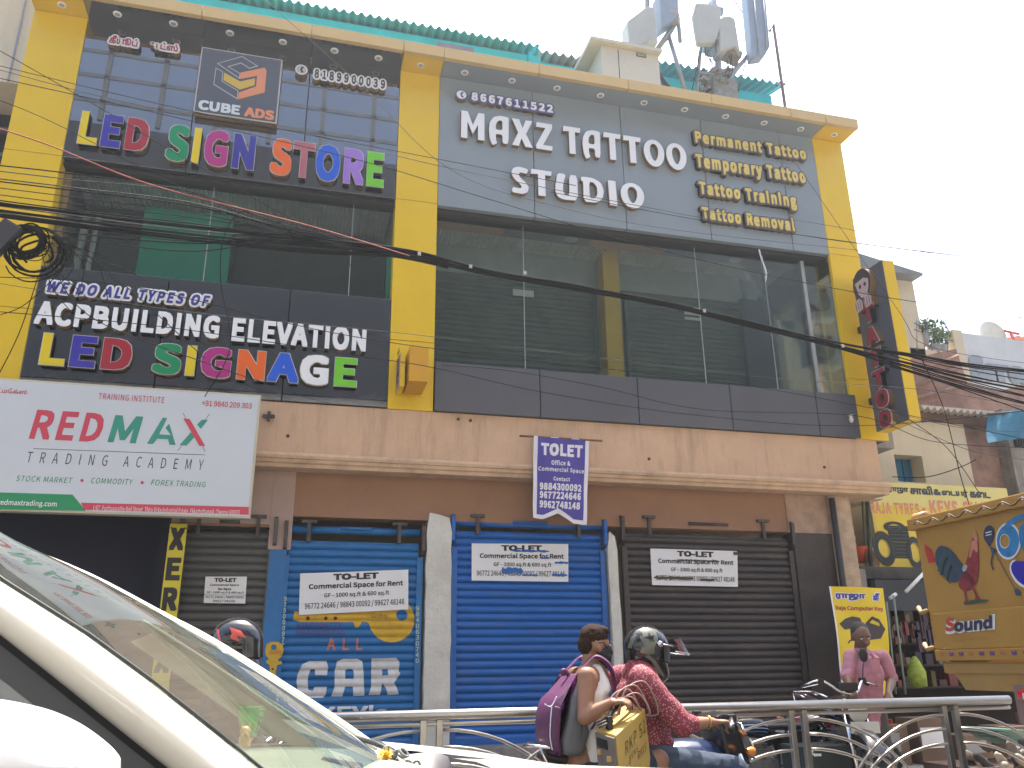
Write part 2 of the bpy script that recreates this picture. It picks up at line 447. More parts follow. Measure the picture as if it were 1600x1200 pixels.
C = dict(
 yellow=mat('letter_yellow', (.75, .56, .01), .2, var=0), blue=mat('letter_indigo', (.035, .028, .35), .2, var=0),
 red=mat('letter_crimson', (.36, .015, .035), .2, var=0), green=mat('letter_green', (.0, .26, .10), .2, var=0),
 magenta=mat('letter_magenta', (.42, .02, .21), .2, var=0), navy=mat('letter_navy', (.035, .03, .30), .2, var=0),
 orange=mat('letter_orange', (.78, .13, .015), .2, var=0), rose=mat('letter_dusty_rose', (.42, .12, .15), .2, var=0),
 royal=mat('letter_royal_blue', (.01, .10, .62), .2, var=0), violet=mat('letter_violet', (.33, .17, .62), .2, var=0),
 lime=mat('letter_lime', (.16, .56, .025), .2, var=0), white=WHITE)

# ================================================================ THE GROUND
g = MB(); g.quad((-60, -60, 0), (80, -60, 0), (80, 5.3, 0), (-60, 5.3, 0)); road = g.build('road', ASPH); tag(road, kind='structure')
g = MB(); g.box(-60, 80, 5.304, 9.84, -.3, .15); tag(g.build('pavement', PAVE), kind='structure')
g = MB(); g.quad((-400, -400, -.31), (400, -400, -.31), (400, 900, -.31), (-400, 900, -.31)); tag(g.build('ground', PAVE), kind='structure')

# ================================================================ THE COMMERCIAL BUILDING
YF = 10.0
XL, XA, XB, XC, XR = -3.78, -3.13, 1.05, 1.63, 8.45
XD = 7.90
bld = thing('commercial_building', 'two storey commercial building in yellow and dark cladding above peach plaster and four roller shutters', 'building', (2.3, 10.3, 0))
def P(b, name, m, **k): return b.build(name, m, bld, **k)
# core walls and slabs
b = MB(); b.box(XL, XR, 13.6, 13.8, 0, 9.5); b.box(XL, XL+.15, 10.32, 13.6, 3.6, 9.5); b.box(XR-.15, XR, 10.32, 13.6, 7.42, 9.5); b.box(XR-.15, XR, 12.3, 13.6, 3.6, 7.42); b.box(XR-.15, XR, 10.32, 12.3, 3.6, 4.42)
b.box(1.08, 1.6, 10.3, 12.2, 4.42, 9.3); P(b, 'wall', CREAMW)
b = MB(); b.box(XL, XR, 10.06, 13.8, 9.5, 9.585); P(b, 'roof', CONC)
b = MB(); b.box(XL, XR-.16, 10.2, 13.6, 4.05, 4.4); P(b, 'floor_slab', CONC)
# yellow columns
for (x0, x1) in ((XL, XA), (XB, XC), (XD, XR)):
    zs = [4.41, 5.35, 7.44, 9.585]
    col = MB(); col.box(x0+(.2 if x0 == XD else .02), x1-.02, 10.065, 10.3, 4.42, 9.58); c_ = P(col, 'column', DARKBACK)
    for a, z in zip(zs, zs[1:]):
        p = MB(); p.box(x0, x1, YF, 10.06 if x0 == XD else 10.25, a+.004, z-.004)
        p.build('cladding_panel', YEL, bld, bevel=.004)
# sign band panels
def panels(xs, z0, z1, m, y0=YF, y1=10.09, name='cladding_panel'):
    for a, c in zip(xs, xs[1:]):
        p = MB(); p.box(a+.006, c-.006, y0, y1, z0, z1); p.build(name, m, bld, bevel=.004)
    p = MB(); p.box(xs[0]+.01, xs[-1]-.01, y1+.002, y1+.1, z0+.01, z1-.01); P(p, 'panel_backing', DARKBACK)
panels([XA, W(300, 190, YF).x, W(476, 215, YF).x, XB], 7.435, 9.585, BLACKACP)
panels([XC, W(834, 250, YF).x, W(975, 280, YF).x, W(1108, 330, YF).x, W(1236, 360, YF).x, XD], 7.42, 9.585, GREYACP)
xm = [XA, W(263, 450, YF).x, W(453, 470, YF).x, XB]
panels(xm, 5.40, 5.915, BLACKACP)
xm = [XA, W(241, 600, YF).x, W(441, 610, YF).x, XB]
panels(xm, 4.425, 5.39, BLACKACP)
panels([XC+.01, W(843, 620, YF).x, W(996, 630, YF).x, W(1141, 640, YF).x, W(1276, 650, YF).x, 7.955], 4.42, 5.08, SILLACP, y0=9.965, y1=10.06)
# overhang: coping, soffit, spotlights
xs = [XL, W(315, 27, 9.6).x, W(487, 50, 9.6).x, W(631, 75, 9.6).x, W(694, 85, 9.6).x, W(842, 108, 9.6).x, W(981, 133, 9.6).x, W(1111, 153, 9.6).x, W(1235, 180, 9.6).x, W(1289, 185, 9.6).x, 8.50]
for a, c in zip(xs, xs[1:]):
    p = MB(); p.box(a+.006, c-.006, 9.585, 9.66, 9.59, 9.765); p.build('coping_panel', CREAMC, bld, bevel=.004)
p = MB(); p.box(XL, 8.49, 9.664, 10.3, 9.64, 9.765); P(p, 'coping', CREAMC)
for (a, c, m) in ((XL, XA, YEL), (XA, XB, BLACKACP), (XB, XC, YEL), (XC, XD, GREYACP), (XD, 8.49, YEL)):
    p = MB(); p.box(a+.003, c-.003, 9.664, 10.05, 9.59, 9.636); p.build('soffit', m, bld)
spots = [(95, 2), (182, 16), (270, 31), (359, 47), (442, 61), (523, 75), (592, 87), (658, 100)] + [(640+u*.45, v*.45) for u, v in ((193, 247), (357, 276), (513, 303), (664, 329), (815, 355), (955, 380), (1099, 402), (1231, 427), (1360, 446), (1475, 467))]
for u, v in spots:
    q = WZ(u, v, 9.588)
    s = MB(); s.lathe((q.x, 9.83, 9.59), [(.02, -.004), (.052, -.012), (.056, -.006), (.056, 0)], 20); o = P(s, 'spotlight', SPOTW)
    s = MB(); s.lathe((q.x, 9.83, 9.59), [(0, -.006), (.034, -.0085)], 16); l_ = s.build('lens', SPOTG); l_.parent = o; l_.matrix_parent_inverse = o.matrix_world.inverted()

# ---- left glazed bay
GY = 10.2
def pane(x0, x1, z0, z1, y, m): p = MB(); p.box(x0, x1, y, y+.01, z0, z1); P(p, 'window_pane', m)
GLS = glass('shop_glass', (.82, .87, .86), .8, wave=.002)
b = MB(); b.box(XA, XB, 10.0+.1, 10.3, 7.38, 7.43); b.box(XA, XB, 10.1, 10.3, 5.86, 5.91); P(b, 'window_reveal', DARKBACK)
gx = [XA, W(322, 400, GY).x, W(548, 400, GY).x, XB]
for a, c in zip(gx, gx[1:]): pane(a+.004, c-.004, 5.9, 7.39, GY, GLS)
for a in gx[1:-1]: p = MB(); p.box(a-.004, a+.004, GY-.004, GY+.012, 5.9, 7.39); P(p, 'glazing_joint', ALU)
b = MB(); b.box(XA, XB, 12.3, 12.4, 4.42, 9.3); P(b, 'interior_wall', INWALL)
b = MB(); b.box(XA, XB, 10.3, 12.3, 7.52, 7.6); P(b, 'interior_ceiling', INCEIL)
def corrugated(x0, x1, y0, y1, z, pitch, amp, along='x'):
    n = int((x1-x0)/pitch*6)
    top = [(x0+(x1-x0)*i/n, z+amp*math.sin(2*math.pi*i/6)) for i in range(n+1)]
    b = MB(); b.grid([[Vector((x, y0, zz)) for x, zz in top], [Vector((x, y1, zz)) for x, zz in top]], smooth=True)
    return b
P(corrugated(XA+.02, XB-.02, 10.35, 11.2, 7.46, .055, .012), 'ceiling_sheet', CORR)
GREENB = mat('green_board', (.01, .40, .27), .5, var=.1)
GREENB2 = mat('bright_green_board', (.03, .5, .33), .5, var=.1)
p = MB(); a = W(212, 425, 10.9); c = W(366, 338, 10.9); p.box(a.x, c.x, 10.9, 10.93, 5.6, c.z); P(p, 'green_partition', GREENB)
p = MB(); a = W(602, 466, 10.5); p.box(a.x, a.x+.1, 10.5, 10.53, 5.6, 7.0); P(p, 'green_partition', GREENB2)
p = MB(); a = W(372, 345, 11.2); c = W(600, 460, 11.2); p.box(a.x, c.x, 11.2, 11.25, 5.2, 7.2); P(p, 'inner_panel', mat('inner_dark_panel', (.05, .06, .055), .6, var=.2))
for u, r_ in ((126, .05), (145, .035)):
    a = W(u, 380, 10.6); p = MB(); p.tube([(a.x-.04, 10.6, 5.5), (a.x, 10.6, 6.3), (a.x+.02, 10.6, 7.0)], r_, 12); P(p, 'white_pipe', mat('white_pvc_pipe', (.5, .5, .5), .5, var=.1))
p = MB(); a = W(383, 323, 10.9); p.lathe((a.x, 10.75, 7.50), [(0, -.03), (.11, -.02), (.12, .01)], 20); P(p, 'ceiling_lamp', SPOTW)
p = MB(); p.box(XA+.0, XA+.08, 10.26, 10.5, 5.9, 7.38); P(p, 'window_reveal', WOODC)

# ---- right glazed bay
gx = [XC, W(819, 470, GY).x, W(1093, 480, GY).x, W(1203, 500, GY).x, W(1262, 480, GY).x]
for a, c in zip(gx, gx[1:]): pane(a+.004, c-.004, 5.06, 7.4, GY, GLS)
for a in gx[1:]: p = MB(); p.box(a-.004, a+.004, GY-.004, GY+.012, 5.06, 7.4); P(p, 'glazing_joint', ALU)
p = MB(); p.box(gx[-1]-.03, gx[-1]+.03, GY-.01, GY+.05, 5.06, 7.4); P(p, 'mullion', mat('grey_mullion', (.35, .37, .38), .5))
pane(gx[-1]+.03, XD+.19, 5.06, 7.4, GY, GLS)
p = MB(); p.box(gx[-1]+.02, gx[-1]+.03, GY+.05, 12.2, 5.06, 7.4); P(p, 'window_pane', GLS)
b = MB(); b.box(XC, XD, 10.1, 10.32, 7.36, 7.415); P(b, 'window_reveal', DARKBACK)
# interior: back wall with three shutters, sloping ceiling of boards and sheet
IY = 11.35
b = MB(); b.box(XC, 7.45, IY+.08, IY+.2, 4.42, 9.3); P(b, 'interior_wall', INWALL)
b = MB(); b.box(XC, 7.0, IY-.14, IY+.07, 7.02, 7.5); P(b, 'lintel', INWALL)
b = MB(); b.box(XC, XD, 10.33, 12.4, 7.62, 7.7); P(b, 'interior_ceiling', INCEIL)
cw = [(XC, 2.75, WOODC), (2.75, 4.1, INCEIL), (4.1, 5.35, WOODC), (5.35, 6.5, INCEIL), (6.5, 7.4, WOODC)]
for a, c, m in cw:
    p = MB(); p.box(a, c-.004, 10.33, 10.72, 7.46, 7.5); P(p, 'ceiling_board', m)
P(corrugated(XC+.02, 7.4, 10.73, 11.28, 7.49, .06, .013), 'ceiling_sheet', CORR)
for u, v in ((886, 384), (1141, 413)):
    a = WZ(u, v, 7.455); p = MB(); p.lathe((a.x, 10.55, 7.46), [(0, -.02), (.09, -.014), (.1, .0)], 20); P(p, 'ceiling_lamp', SPOTW)
def slat_profile(pitch, amp, n=6):
    # profile of one slat: bulging curve with a tight rolled lock at its lower edge
    pts = [(.010, 0), (0, pitch*.03)]
    for i in range(1, n): t = i/n; pts.append((-amp*math.sin(math.pi*t)**.8, pitch*(.06+.88*t)))
    pts.append((.010, pitch*.965)); pts.append((.010, pitch*.995))
    return pts
def in_shutter(x0, x1):
    t = MB(); z = 4.6; pitch = .085
    while z < 7.0:
        pr = slat_profile(pitch, .016, 4)
        t.grid([[Vector((x0, IY+y, z+h)), Vector((x1, IY+y, z+h))] for y, h in pr], smooth=True); z += pitch
    o = P(t, 'inner_shutter', INSH); o['kind'] = 'stuff'
in_shutter(XC+.05, 4.42); in_shutter(4.95, 7.3)
for a in (XC+.02, 4.4, 4.93, 7.28): p = MB(); p.box(a, a+.05, IY-.05, IY+.06, 4.5, 7.05); P(p, 'shutter_guide', INSH)
p = MB(); q = W(940, 590, 10.9); p.box(4.40, 4.66, 10.85, 11.1, 4.5, 7.5); P(p, 'inner_column', mat('inner_yellow_column', (.75, .47, .06), .5, var=.08))
p = MB(); p.box(6.86, 7.36, 11.0, 11.1, 4.6, 7.0); P(p, 'side_partition', mat('dark_partition', (.045, .055, .07), .5, var=.1))
# papers stuck on the glass and wall
p = MB(); a = W(820, 455, 11.2); p.box(a.x-.17, a.x+.17, 11.28, 11.285, a.z-.05, a.z+.06); P(p, 'paper_scrap', PAPER)
for dz in (.0, .09, .18):
    p = MB(); a = W(1087, 492, 11.2); p.box(a.x-.16, a.x+.14, 11.28, 11.285, a.z+dz-.06, a.z+dz-.01); P(p, 'paper_scrap', PAPER)
p = MB(); a = W(1231, 510, 10.95); p.box(a.x-.16, a.x+.14, 10.97, 10.98, a.z-.16, a.z+.12); P(p, 'notice', PAPER)
# air-conditioner outdoor units seen through the side pane
ac = MB()
LGRED = mat('red_emblem', (.55, .03, .06), .5, var=0)
for k, (u, v) in enumerate(((1293, 470), (1301, 545))):
    q = W(u-7, v, 10.75)
    t = thing('air_conditioner_unit', ['upper off white air conditioner outdoor unit behind the side window pane', 'lower off white air conditioner outdoor unit behind the side window pane'][k], 'air conditioner', (q.x, 10.8, q.z-.28), 'air conditioner units stacked beside the window')
    b = MB(); b.box(q.x-.34, q.x+.3, 10.75, 11.05, q.z-.27, q.z+.27); b.build('casing', mat('ac_casing', (.72, .75, .70), .5, var=.05), t, bevel=.015)
    b = MB(); b.lathe((q.x-.08, 10.74, q.z), [(.2, 0), (.2, -.012), (.19, -.012), (.19, 0)], 28, axis='Y')
    for rr in (.05, .09, .13, .17): b.lathe((q.x-.08, 10.737, q.z), [(rr-.004, 0), (rr, -.006), (rr+.004, 0)], 24, axis='Y')
    b.build('fan_grille', mat('ac_grille', (.28, .33, .32), .5), t)
    b = MB(); b.lathe((q.x+.06, 10.733, q.z+.2), [(.0, 0), (.035, -.003), (.035, 0)], 20, axis='Y'); b.build('emblem', LGRED, t)
    text_y('L', (q.x+.045, q.x+.075, q.z+.185, q.z+.215), 10.727, [WHITE], t, 'emblem_mark', bold=.03)

b = MB(); b.box(XD+.02, XR+.5, 10.5, 11.3, 4.45, 4.75); P(b, 'service_ledge', CONC)
# ---- fascia slab and moulding over the ground floor
b = MB(); b.box(-9.0, 8.24, 10.02, 12.5, 3.76, 4.415); P(b, 'fascia', PEACH, bevel=.01)
prof = [(10.03, 3.60), (9.99, 3.60), (9.985, 3.64), (9.955, 3.655), (9.95, 3.69), (9.925, 3.70), (9.915, 3.73), (9.925, 3.765), (10.03, 3.77)]
b = MB(); b.prismx(prof, -9.0, 8.30); P(b, 'moulding', MOULD)
b = MB(); b.box(-9.0, 8.285, 10.032, 12.5, 3.60, 3.758); P(b, 'slab_underside', MOULD)

q = W(420, 650, 9.99); b = MB(); b.box(q.x-.07, q.x+.07, 9.985, 10.019, q.z-.018, q.z+.018); b.box(q.x-.018, q.x+.018, 9.983, 10.0195, q.z-.06, q.z-.0185); b.box(q.x-.018, q.x+.018, 9.983, 10.0195, q.z+.0185, q.z+.06); P(b, 'wall_clamp', IRON)
for u, v in ((1014, 717), (450, 681), (716, 655), (735, 657), (1288, 730)):
    q = W(u, v, 10.02); b = MB(); b.lathe((q.x, 10.012, q.z), [(0, -.012), (.018, -.01), (.022, .008)], 10, axis='Y'); P(b, 'wall_plug', IRON)
q = W(1332, 655, 9.9); b = MB(); b.lathe((q.x, 9.93, q.z), [(0, -.05), (.02, -.04), (.035, 0), (.02, .05), (.04, .07)], 8); P(b, 'cloth_bit', mat('white_cloth_scrap', (.6, .6, .56), .6))  # white bit of cloth at the right end of the sill
# ---- ground floor wall
WY = 10.25
b = MB(); b.box(-.26, 6.74, WY, 10.5, 3.06, 3.6); b.box(-1.36, -.26, WY+.003, 10.5, 2.92, 3.6); P(b, 'lintel_wall', WALLBR)
b = MB(); b.box(-.262, .0, WY-.012, WY-.001, 2.66, 3.598); P(b, 'wall', PINKW)
b = MB(); b.box(-1.36, -.265, WY-.012, WY-.001, 2.95, 3.598); P(b, 'wall', PINKW)
b = MB(); b.box(-.235, -.045, WY-.02, 10.5, .4, 2.658); P(b, 'pilaster', BLUE)
def rough_pillar(x0, x1, y0, z0, z1, m, name='pillar'):
    rnd = random.Random(int(x0*100)); rows = []
    n = 14
    for i in range(n+1):
        z = z0+(z1-z0)*i/n; j = lambda: rnd.uniform(-.008, .008)
        tp = .03 if i == n else 0
        rows.append([Vector((x0+j(), 10.5, z)), Vector((x0+j()+tp, y0+j(), z+tp)), Vector(((x0+x1)/2+j(), y0+j()*.5-.003, z+j())), Vector((x1+j()-tp, y0+j(), z-tp)), Vector((x1+j(), 10.5, z))])
    b = MB(); b.grid(rows, smooth=False); b.add([r for r in rows[-1]], [(0, 1, 2, 3, 4)]); P(b, name, m)
rough_pillar(1.62, 1.93, WY-.06, .15, 3.12, WHITEP)
rough_pillar(4.01, 4.14, WY-.05, .15, 2.95, WHITEP)
b = MB(); b.box(6.80, 7.42, WY-.02, 10.5, .15, 3.05); P(b, 'wall', DARKW)
b = MB(); b.box(6.741, 7.42, WY-.012, 10.5, 3.052, 3.598); P(b, 'wall', mat('peeling_wall', (.36, .24, .17), .85, var=.3, scale=5, bump=.006, bscale=18, dirt=.7, dirt_rgb=(.45, .42, .33)))
b = MB(); b.box(7.425, 7.78, WY-.04, 10.9, .15, 3.598); P(b, 'side_pier', mat('beige_pier', (.45, .33, .23), .85, var=.25, scale=5, bump=.008, bscale=18, dirt=.5, dirt_rgb=(.25, .17, .12)))
b = MB(); b.tube([(7.44, WY-.09, .2), (7.45, WY-.09, 3.55)], .045, 10); P(b, 'downpipe', mat('black_downpipe', (.035, .032, .03), .5, var=.3))
b = MB(); b.box(-1.36, 7.45, 9.9, 10.5, .15, .45); P(b, 'plinth', CONC)
# dark shop opening on the left
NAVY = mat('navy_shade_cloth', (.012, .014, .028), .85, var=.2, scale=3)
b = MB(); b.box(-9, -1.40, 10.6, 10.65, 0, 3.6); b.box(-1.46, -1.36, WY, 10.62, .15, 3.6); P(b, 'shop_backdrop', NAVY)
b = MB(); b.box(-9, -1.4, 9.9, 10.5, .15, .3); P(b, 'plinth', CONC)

# ---- roller shutters
PITCH_S = .092
def shutter(x0, x1, z0, z1, m, mg=None, y=10.3):
    sh = MB(); sh.box(x0-.01, x1+.01, y+.02, y+.04, z0, z1)
    s = sh.build('roller_shutter', mg or m, bld)
    pr = slat_profile(PITCH_S, .024, 7)
    me = None; k = 0; z = z0
    while z < z1-PITCH_S*.5:
        if me is None:
            b = MB(); b.grid([[Vector((x0, yy, h)), Vector((x1, yy, h))] for yy, h in pr], smooth=True); me = b.mesh('slat'); me.materials.append(m)
        o = bpy.data.objects.new('slat', me); COL.objects.link(o); o.location = (random.uniform(-.001, .001), y+random.uniform(-.0015, .0015), z)
        o.parent = s; z += PITCH_S; k += 1
    def kid(b, n, mm): o = b.build(n, mm); o.parent = s; return o
    for xx in (x0-.055, x1-.015):
        b = MB(); b.box(xx, xx+.07, y-.05, y-.028, z0-.02, z1-.18); b.box(xx, xx+.012, y-.028, y+.02, z0-.02, z1-.18); b.box(xx+.058, xx+.07, y-.028, y+.02, z0-.02, z1-.18); kid(b, 'guide_rail', mg or m)
    b = MB(); b.box(x0, x1, y-.035, y+.015, z0-.02, z0+.05); kid(b, 'bottom_bar', m)
    # barrel, brackets and spring housing over the curtain
    b = MB(); b.tube([(x0-.02, y-.0, z1+.13), (x1+.02, y-.0, z1+.13)], .045, 12); kid(b, 'barrel', m if m in (BLUE, BLUE2) else IRON)
    for xx in (x0-.07, x1+.03):
        b = MB(); b.hexa([(xx, y-.1, z1-.1), (xx+.045, y-.1, z1-.1), (xx+.045, y+.02, z1-.16), (xx, y+.02, z1-.16), (xx, y-.12, z1+.2), (xx+.045, y-.12, z1+.2), (xx+.045, y+.02, z1+.26), (xx, y+.02, z1+.26)]); kid(b, 'end_bracket', m if m is not BLUE else IRON)
    L = x1-x0
    for f in (.14, .84):
        xx = x0+L*f; b = MB(); b.box(xx-.02, xx+.02, y-.09, y-.02, z1-.02, z1+.22); b.box(xx-.09, xx+.09, y-.1, y-.02, z1+.2, z1+.235); kid(b, 'hanger', IRON)
    b = MB(); b.tube([(x0+L*.38, y-.06, z1+.15), (x0+L*.62, y-.06, z1+.15)], .022, 8); kid(b, 'tension_rod', m)
    return s
S1 = shutter(-1.19, -.24, .47, 2.82, GREYSH)
S2 = shutter(-.02, 1.53, .47, 2.78, BLUE)
S3 = shutter(2.0, 3.93, .47, 2.92, BLUE2)
S4 = shutter(4.28, 6.73, .47, 2.98, BROWNSH)

def slat_y(z, z0=.47, y=10.3, amp=.024):
    t = ((z-z0) % PITCH_S)/PITCH_S
    t = min(1, max(0, (t-.06)/.88))
    return y - amp*(max(0, math.sin(math.pi*t))**.8) - .0035
def paint_on_slats(V, Fs, name, m, parent):
    """paint lying on the curved slats: cut the flat shape at fine height steps, then lay it on the slat profile"""
    bm = bmesh.new(); vs_ = [bm.verts.new((v[0], (v[2] if len(v) > 2 else 0)*EPS, v[1])) for v in V]
    for p in Fs:
        try: bm.faces.new([vs_[i] for i in p])
        except ValueError: pass
    z0 = min(v[1] for v in V); z1 = max(v[1] for v in V)
    k0 = int((z0-.47)/PITCH_S)-1; k1 = int((z1-.47)/PITCH_S)+2
    for k in range(k0, k1):
        for t in (.0, .06, .18, .32, .5, .68, .82, .94):
            zz = .47+(k+t)*PITCH_S
            if z0 < zz < z1:
                bmesh.ops.bisect_plane(bm, geom=bm.verts[:]+bm.edges[:]+bm.faces[:], plane_co=(0, 0, zz), plane_no=(0, 0, 1))
    for v in bm.verts: v.co.y = slat_y(v.co.z)-v.co.y
    me = bpy.data.meshes.new(name); bm.to_mesh(me); bm.free(); me.materials.append(m)
    o = meshobj(name, me); o.parent = parent; return o
def slat_text(txt, box, m, bold=.03, res=2, name='painted_lettering', spacing=1):
    V, Fs = raw_text(txt, bold, spacing, res); return paint_on_slats(fit(V, box), Fs, name, m, S2)
def slat_poly(polys, m, name):
    cu = bpy.data.curves.new('p', 'CURVE'); cu.dimensions = '2D'; cu.fill_mode = 'BOTH'
    for pl in polys:
        sp = cu.splines.new('POLY'); sp.points.add(len(pl)-1)
        for i, (a, b) in enumerate(pl): sp.points[i].co = (a, b, 0, 1)
        sp.use_cyclic_u = True
    ob = bpy.data.objects.new('p', cu); me = eval_mesh(ob)
    V = [(v.co.x, v.co.y) for v in me.vertices]; Fs = [list(p.vertices) for p in me.polygons]
    bpy.data.objects.remove(ob); bpy.data.curves.remove(cu)
    return paint_on_slats(V, Fs, name, m, S2)
def pz(u, v, y=10.28): q = W(u, v, y); return (q.x, q.z)
def wp(m_name, rgb): return mat(m_name, rgb, .6, var=.12, scale=9, dirt=.35, dirt_rgb=tuple(c*.55 for c in rgb))
PW, PY, PO, PM = wp('painted_white', (.62, .62, .62)), wp('painted_yellow', (.58, .36, .02)), wp('painted_orange', (.50, .16, .08)), wp('painted_purple', (.10, .04, .17))
def bpx(bl, tr): a, b = pz(*bl), pz(*tr); return (a[0], b[0], a[1], b[1])
slat_text('ALL', bpx((510, 1016), (567, 997)), PO, .02, spacing=1.3)
slat_text('9750009777', bpx((462, 982), (534, 973)), PM, .01)
slat_text('9840630740', bpx((462, 993), (539, 984)), PM, .01)
# CAR : heavy rounded letters drawn as outlines
def cpts(pts): return [pz(400+u*.3168, 780+v*.3168) for u, v in pts]
Cc = [(348, 798), (262, 798), (228, 815), (203, 870), (200, 900), (206, 945), (225, 970), (255, 980), (330, 980), (343, 965), (350, 925), (290, 925), (280, 945), (258, 940), (255, 905), (258, 870), (270, 840), (290, 838), (292, 868), (350, 868), (356, 830)]
slat_poly([cpts(Cc)], PW, 'painted_letter')
Aa = [(370, 973), (388, 925), (388, 850), (400, 800), (430, 787), (500, 787), (525, 800), (530, 850), (532, 900), (535, 968), (480, 970), (478, 925), (440, 925), (425, 973)]
slat_poly([cpts(Aa), cpts([(440, 885), (440, 845), (450, 838), (475, 838), (482, 850), (482, 885)])], PW, 'painted_letter')
Rr = [(570, 785), (690, 782), (708, 800), (704, 850), (712, 858), (700, 880), (680, 905), (695, 930), (705, 962), (650, 965), (640, 930), (622, 905), (620, 925), (612, 965), (555, 966), (568, 925), (568, 850)]
slat_poly([cpts(Rr), cpts([(622, 870), (622, 840), (650, 838), (652, 868)])], PW, 'painted_letter')
slat_text("KEY's", bpx((497, 1130), (606, 1101)), PW, .03)
# big key and small key
def kp(pts): return [pz(u, v) for u, v in pts]
k_out = [(460, 955), (458, 968), (470, 972), (552, 972), (555, 981), (561, 980), (565, 972), (573, 972)] + [(612+36*math.cos(R(a)), 968+36*math.sin(R(a))) for a in range(170, 40, -15)] + [(612+36*math.cos(R(a)), 968+36*math.sin(R(a))) for a in range(40, -60, -15)] + [(600, 940), (560, 955)]
slat_poly([kp(k_out), kp(ell(628, 961, 9, 9, 16))], PY, 'painted_key')
for u in (481, 509, 524): slat_poly([kp(ell(u, 966, 3, 3, 10))], mat('painted_maroon', (.13, .02, .02), .6, var=.1), 'painted_dot')
V, Fs = raw_text('Godrej', .0, 1, 2); V = [(v[0]+.25*v[1], v[1], v[2]) for v in V]
paint_on_slats(fit(V, bpx((580, 968), (606, 958))), Fs, 'painted_script', INK, S2)
for o in [c for c in S2.children if c.name.startswith(('painted_script', 'painted_dot'))]: o.location.y -= .002
# small key on blue pilaster
YP = WY-.024
def pp(pts, y=YP): return [(W(u, v, y).x, W(u, v, y).z) for u, v in pts]
def cp(pts): return pp([(400+u*.3168, 780+v*.3168) for u, v in pts])
o = poly_y([cp([(45, 740), (52, 715), (75, 703), (110, 703), (132, 720), (135, 750), (125, 778), (108, 790), (110, 800), (128, 802), (128, 812), (105, 818), (98, 850), (98, 905), (60, 905), (68, 850), (66, 818), (50, 808), (52, 795), (66, 790), (48, 770)]), cp(ell(88, 730, 14, 14, 14))], YP, PY, bld, 'painted_key')
text_y('Godrej', bpx((421, 1025), (441, 1014)), YP-.003, [mat('painted_red', (.35, .03, .02), .6, var=.1)], bld, 'painted_script', shear=.25)
for u, v in ((82, 838), (72, 862), (84, 890)): poly_y([cp(ell(u, v, 6, 6, 10))], YP-.003, MATS['painted_maroon'], bld, 'painted_dot')
PG = wp('painted_pale_green', (.42, .55, .45))
def stacked(txt, u0, v0, u1, v1, w, y, m, parent, name='painted_digit'):
    n = len(txt)
    for i, ch in enumerate(txt):
        t = (i+.5)/n; u = u0+(u1-u0)*t; v = v0+(v1-v0)*t; h = (v1-v0)/n*.8
        text_y(ch, box_px((u-w/2, v+h/2), (u+w/2, v-h/2), y), y, [m], parent, name, bold=.02)
stacked('9750009777', 446, 931, 441, 1022, 5, 10.3-.055, PG, bld)
stacked('9840630740', 652.5, 946, 652, 1037, 5.5, 10.3-.055, PG, bld)

# ================================================================ SIGNS ON THE FACADE
FR = 9.92
def sign(name, label, y=10.0, cat='sign', at=(0, 0), group=None): return thing(name, label, cat, (at[0], y, at[1]), group)
def sp(bl, tr, y=FR): return box_px(bl, tr, y)
t = sign('channel_letter_sign', 'large multicoloured raised capital letters along the foot of the upper black panel', at=(-1, 7.7))
rim = mat('letter_pale_rim', (.55, .52, .5), .4, var=0)
def letters(txt, bl, tr, cols, parent, bold=.048, y=FR, depth=.075, spacing=1.05, outline=True):
    bx_ = sp(bl, tr, y)
    o = text_y(txt, bx_, y, [None, GOLD], parent, 'letter', depth, bold, split=True, spacing=spacing, colors=cols)
    if outline:
        e = .008
        back = text_y(txt, (bx_[0]-e, bx_[1]+e, bx_[2]-e, bx_[3]+e), y+.003, [rim], None, 'rim', .004, bold+.012, split=True, spacing=spacing)
        for a, c in zip(back, o): a.parent = c
        for a in back[len(o):]: a.parent = parent; a.matrix_parent_inverse = parent.matrix_world.inverted()
    return o
letters('LED', (120, 223), (236, 188), [C['yellow'], C['blue'], C['red']], t)
letters('SIGN', (257, 249), (401, 212), [C['green'], C['yellow'], C['magenta'], C['navy']], t)
letters('STORE', (421, 271), (601, 239), [C['orange'], C['rose'], C['royal'], C['violet'], C['lime']], t)
t = sign('channel_letter_sign', 'large multicoloured raised capital letters on the lower black panel, the G white', at=(-1, 4.7))
letters('LED', (60, 569), (209, 531), [C['yellow'], C['blue'], C['red']], t)
letters('SIGNAGE', (236, 583), (559, 560), [C['green'], C['yellow'], C['magenta'], C['orange'], C['royal'], C['white'], C['lime']], t)
t = sign('channel_letter_sign', 'white raised capital letters in two words on the lower black panel', at=(-1, 5.0))
letters('ACPBUILDING', (52, 506), (345, 494), [WHITE], t, outline=False)
letters('ELEVATION', (361, 533), (573, 514), [WHITE], t, outline=False)
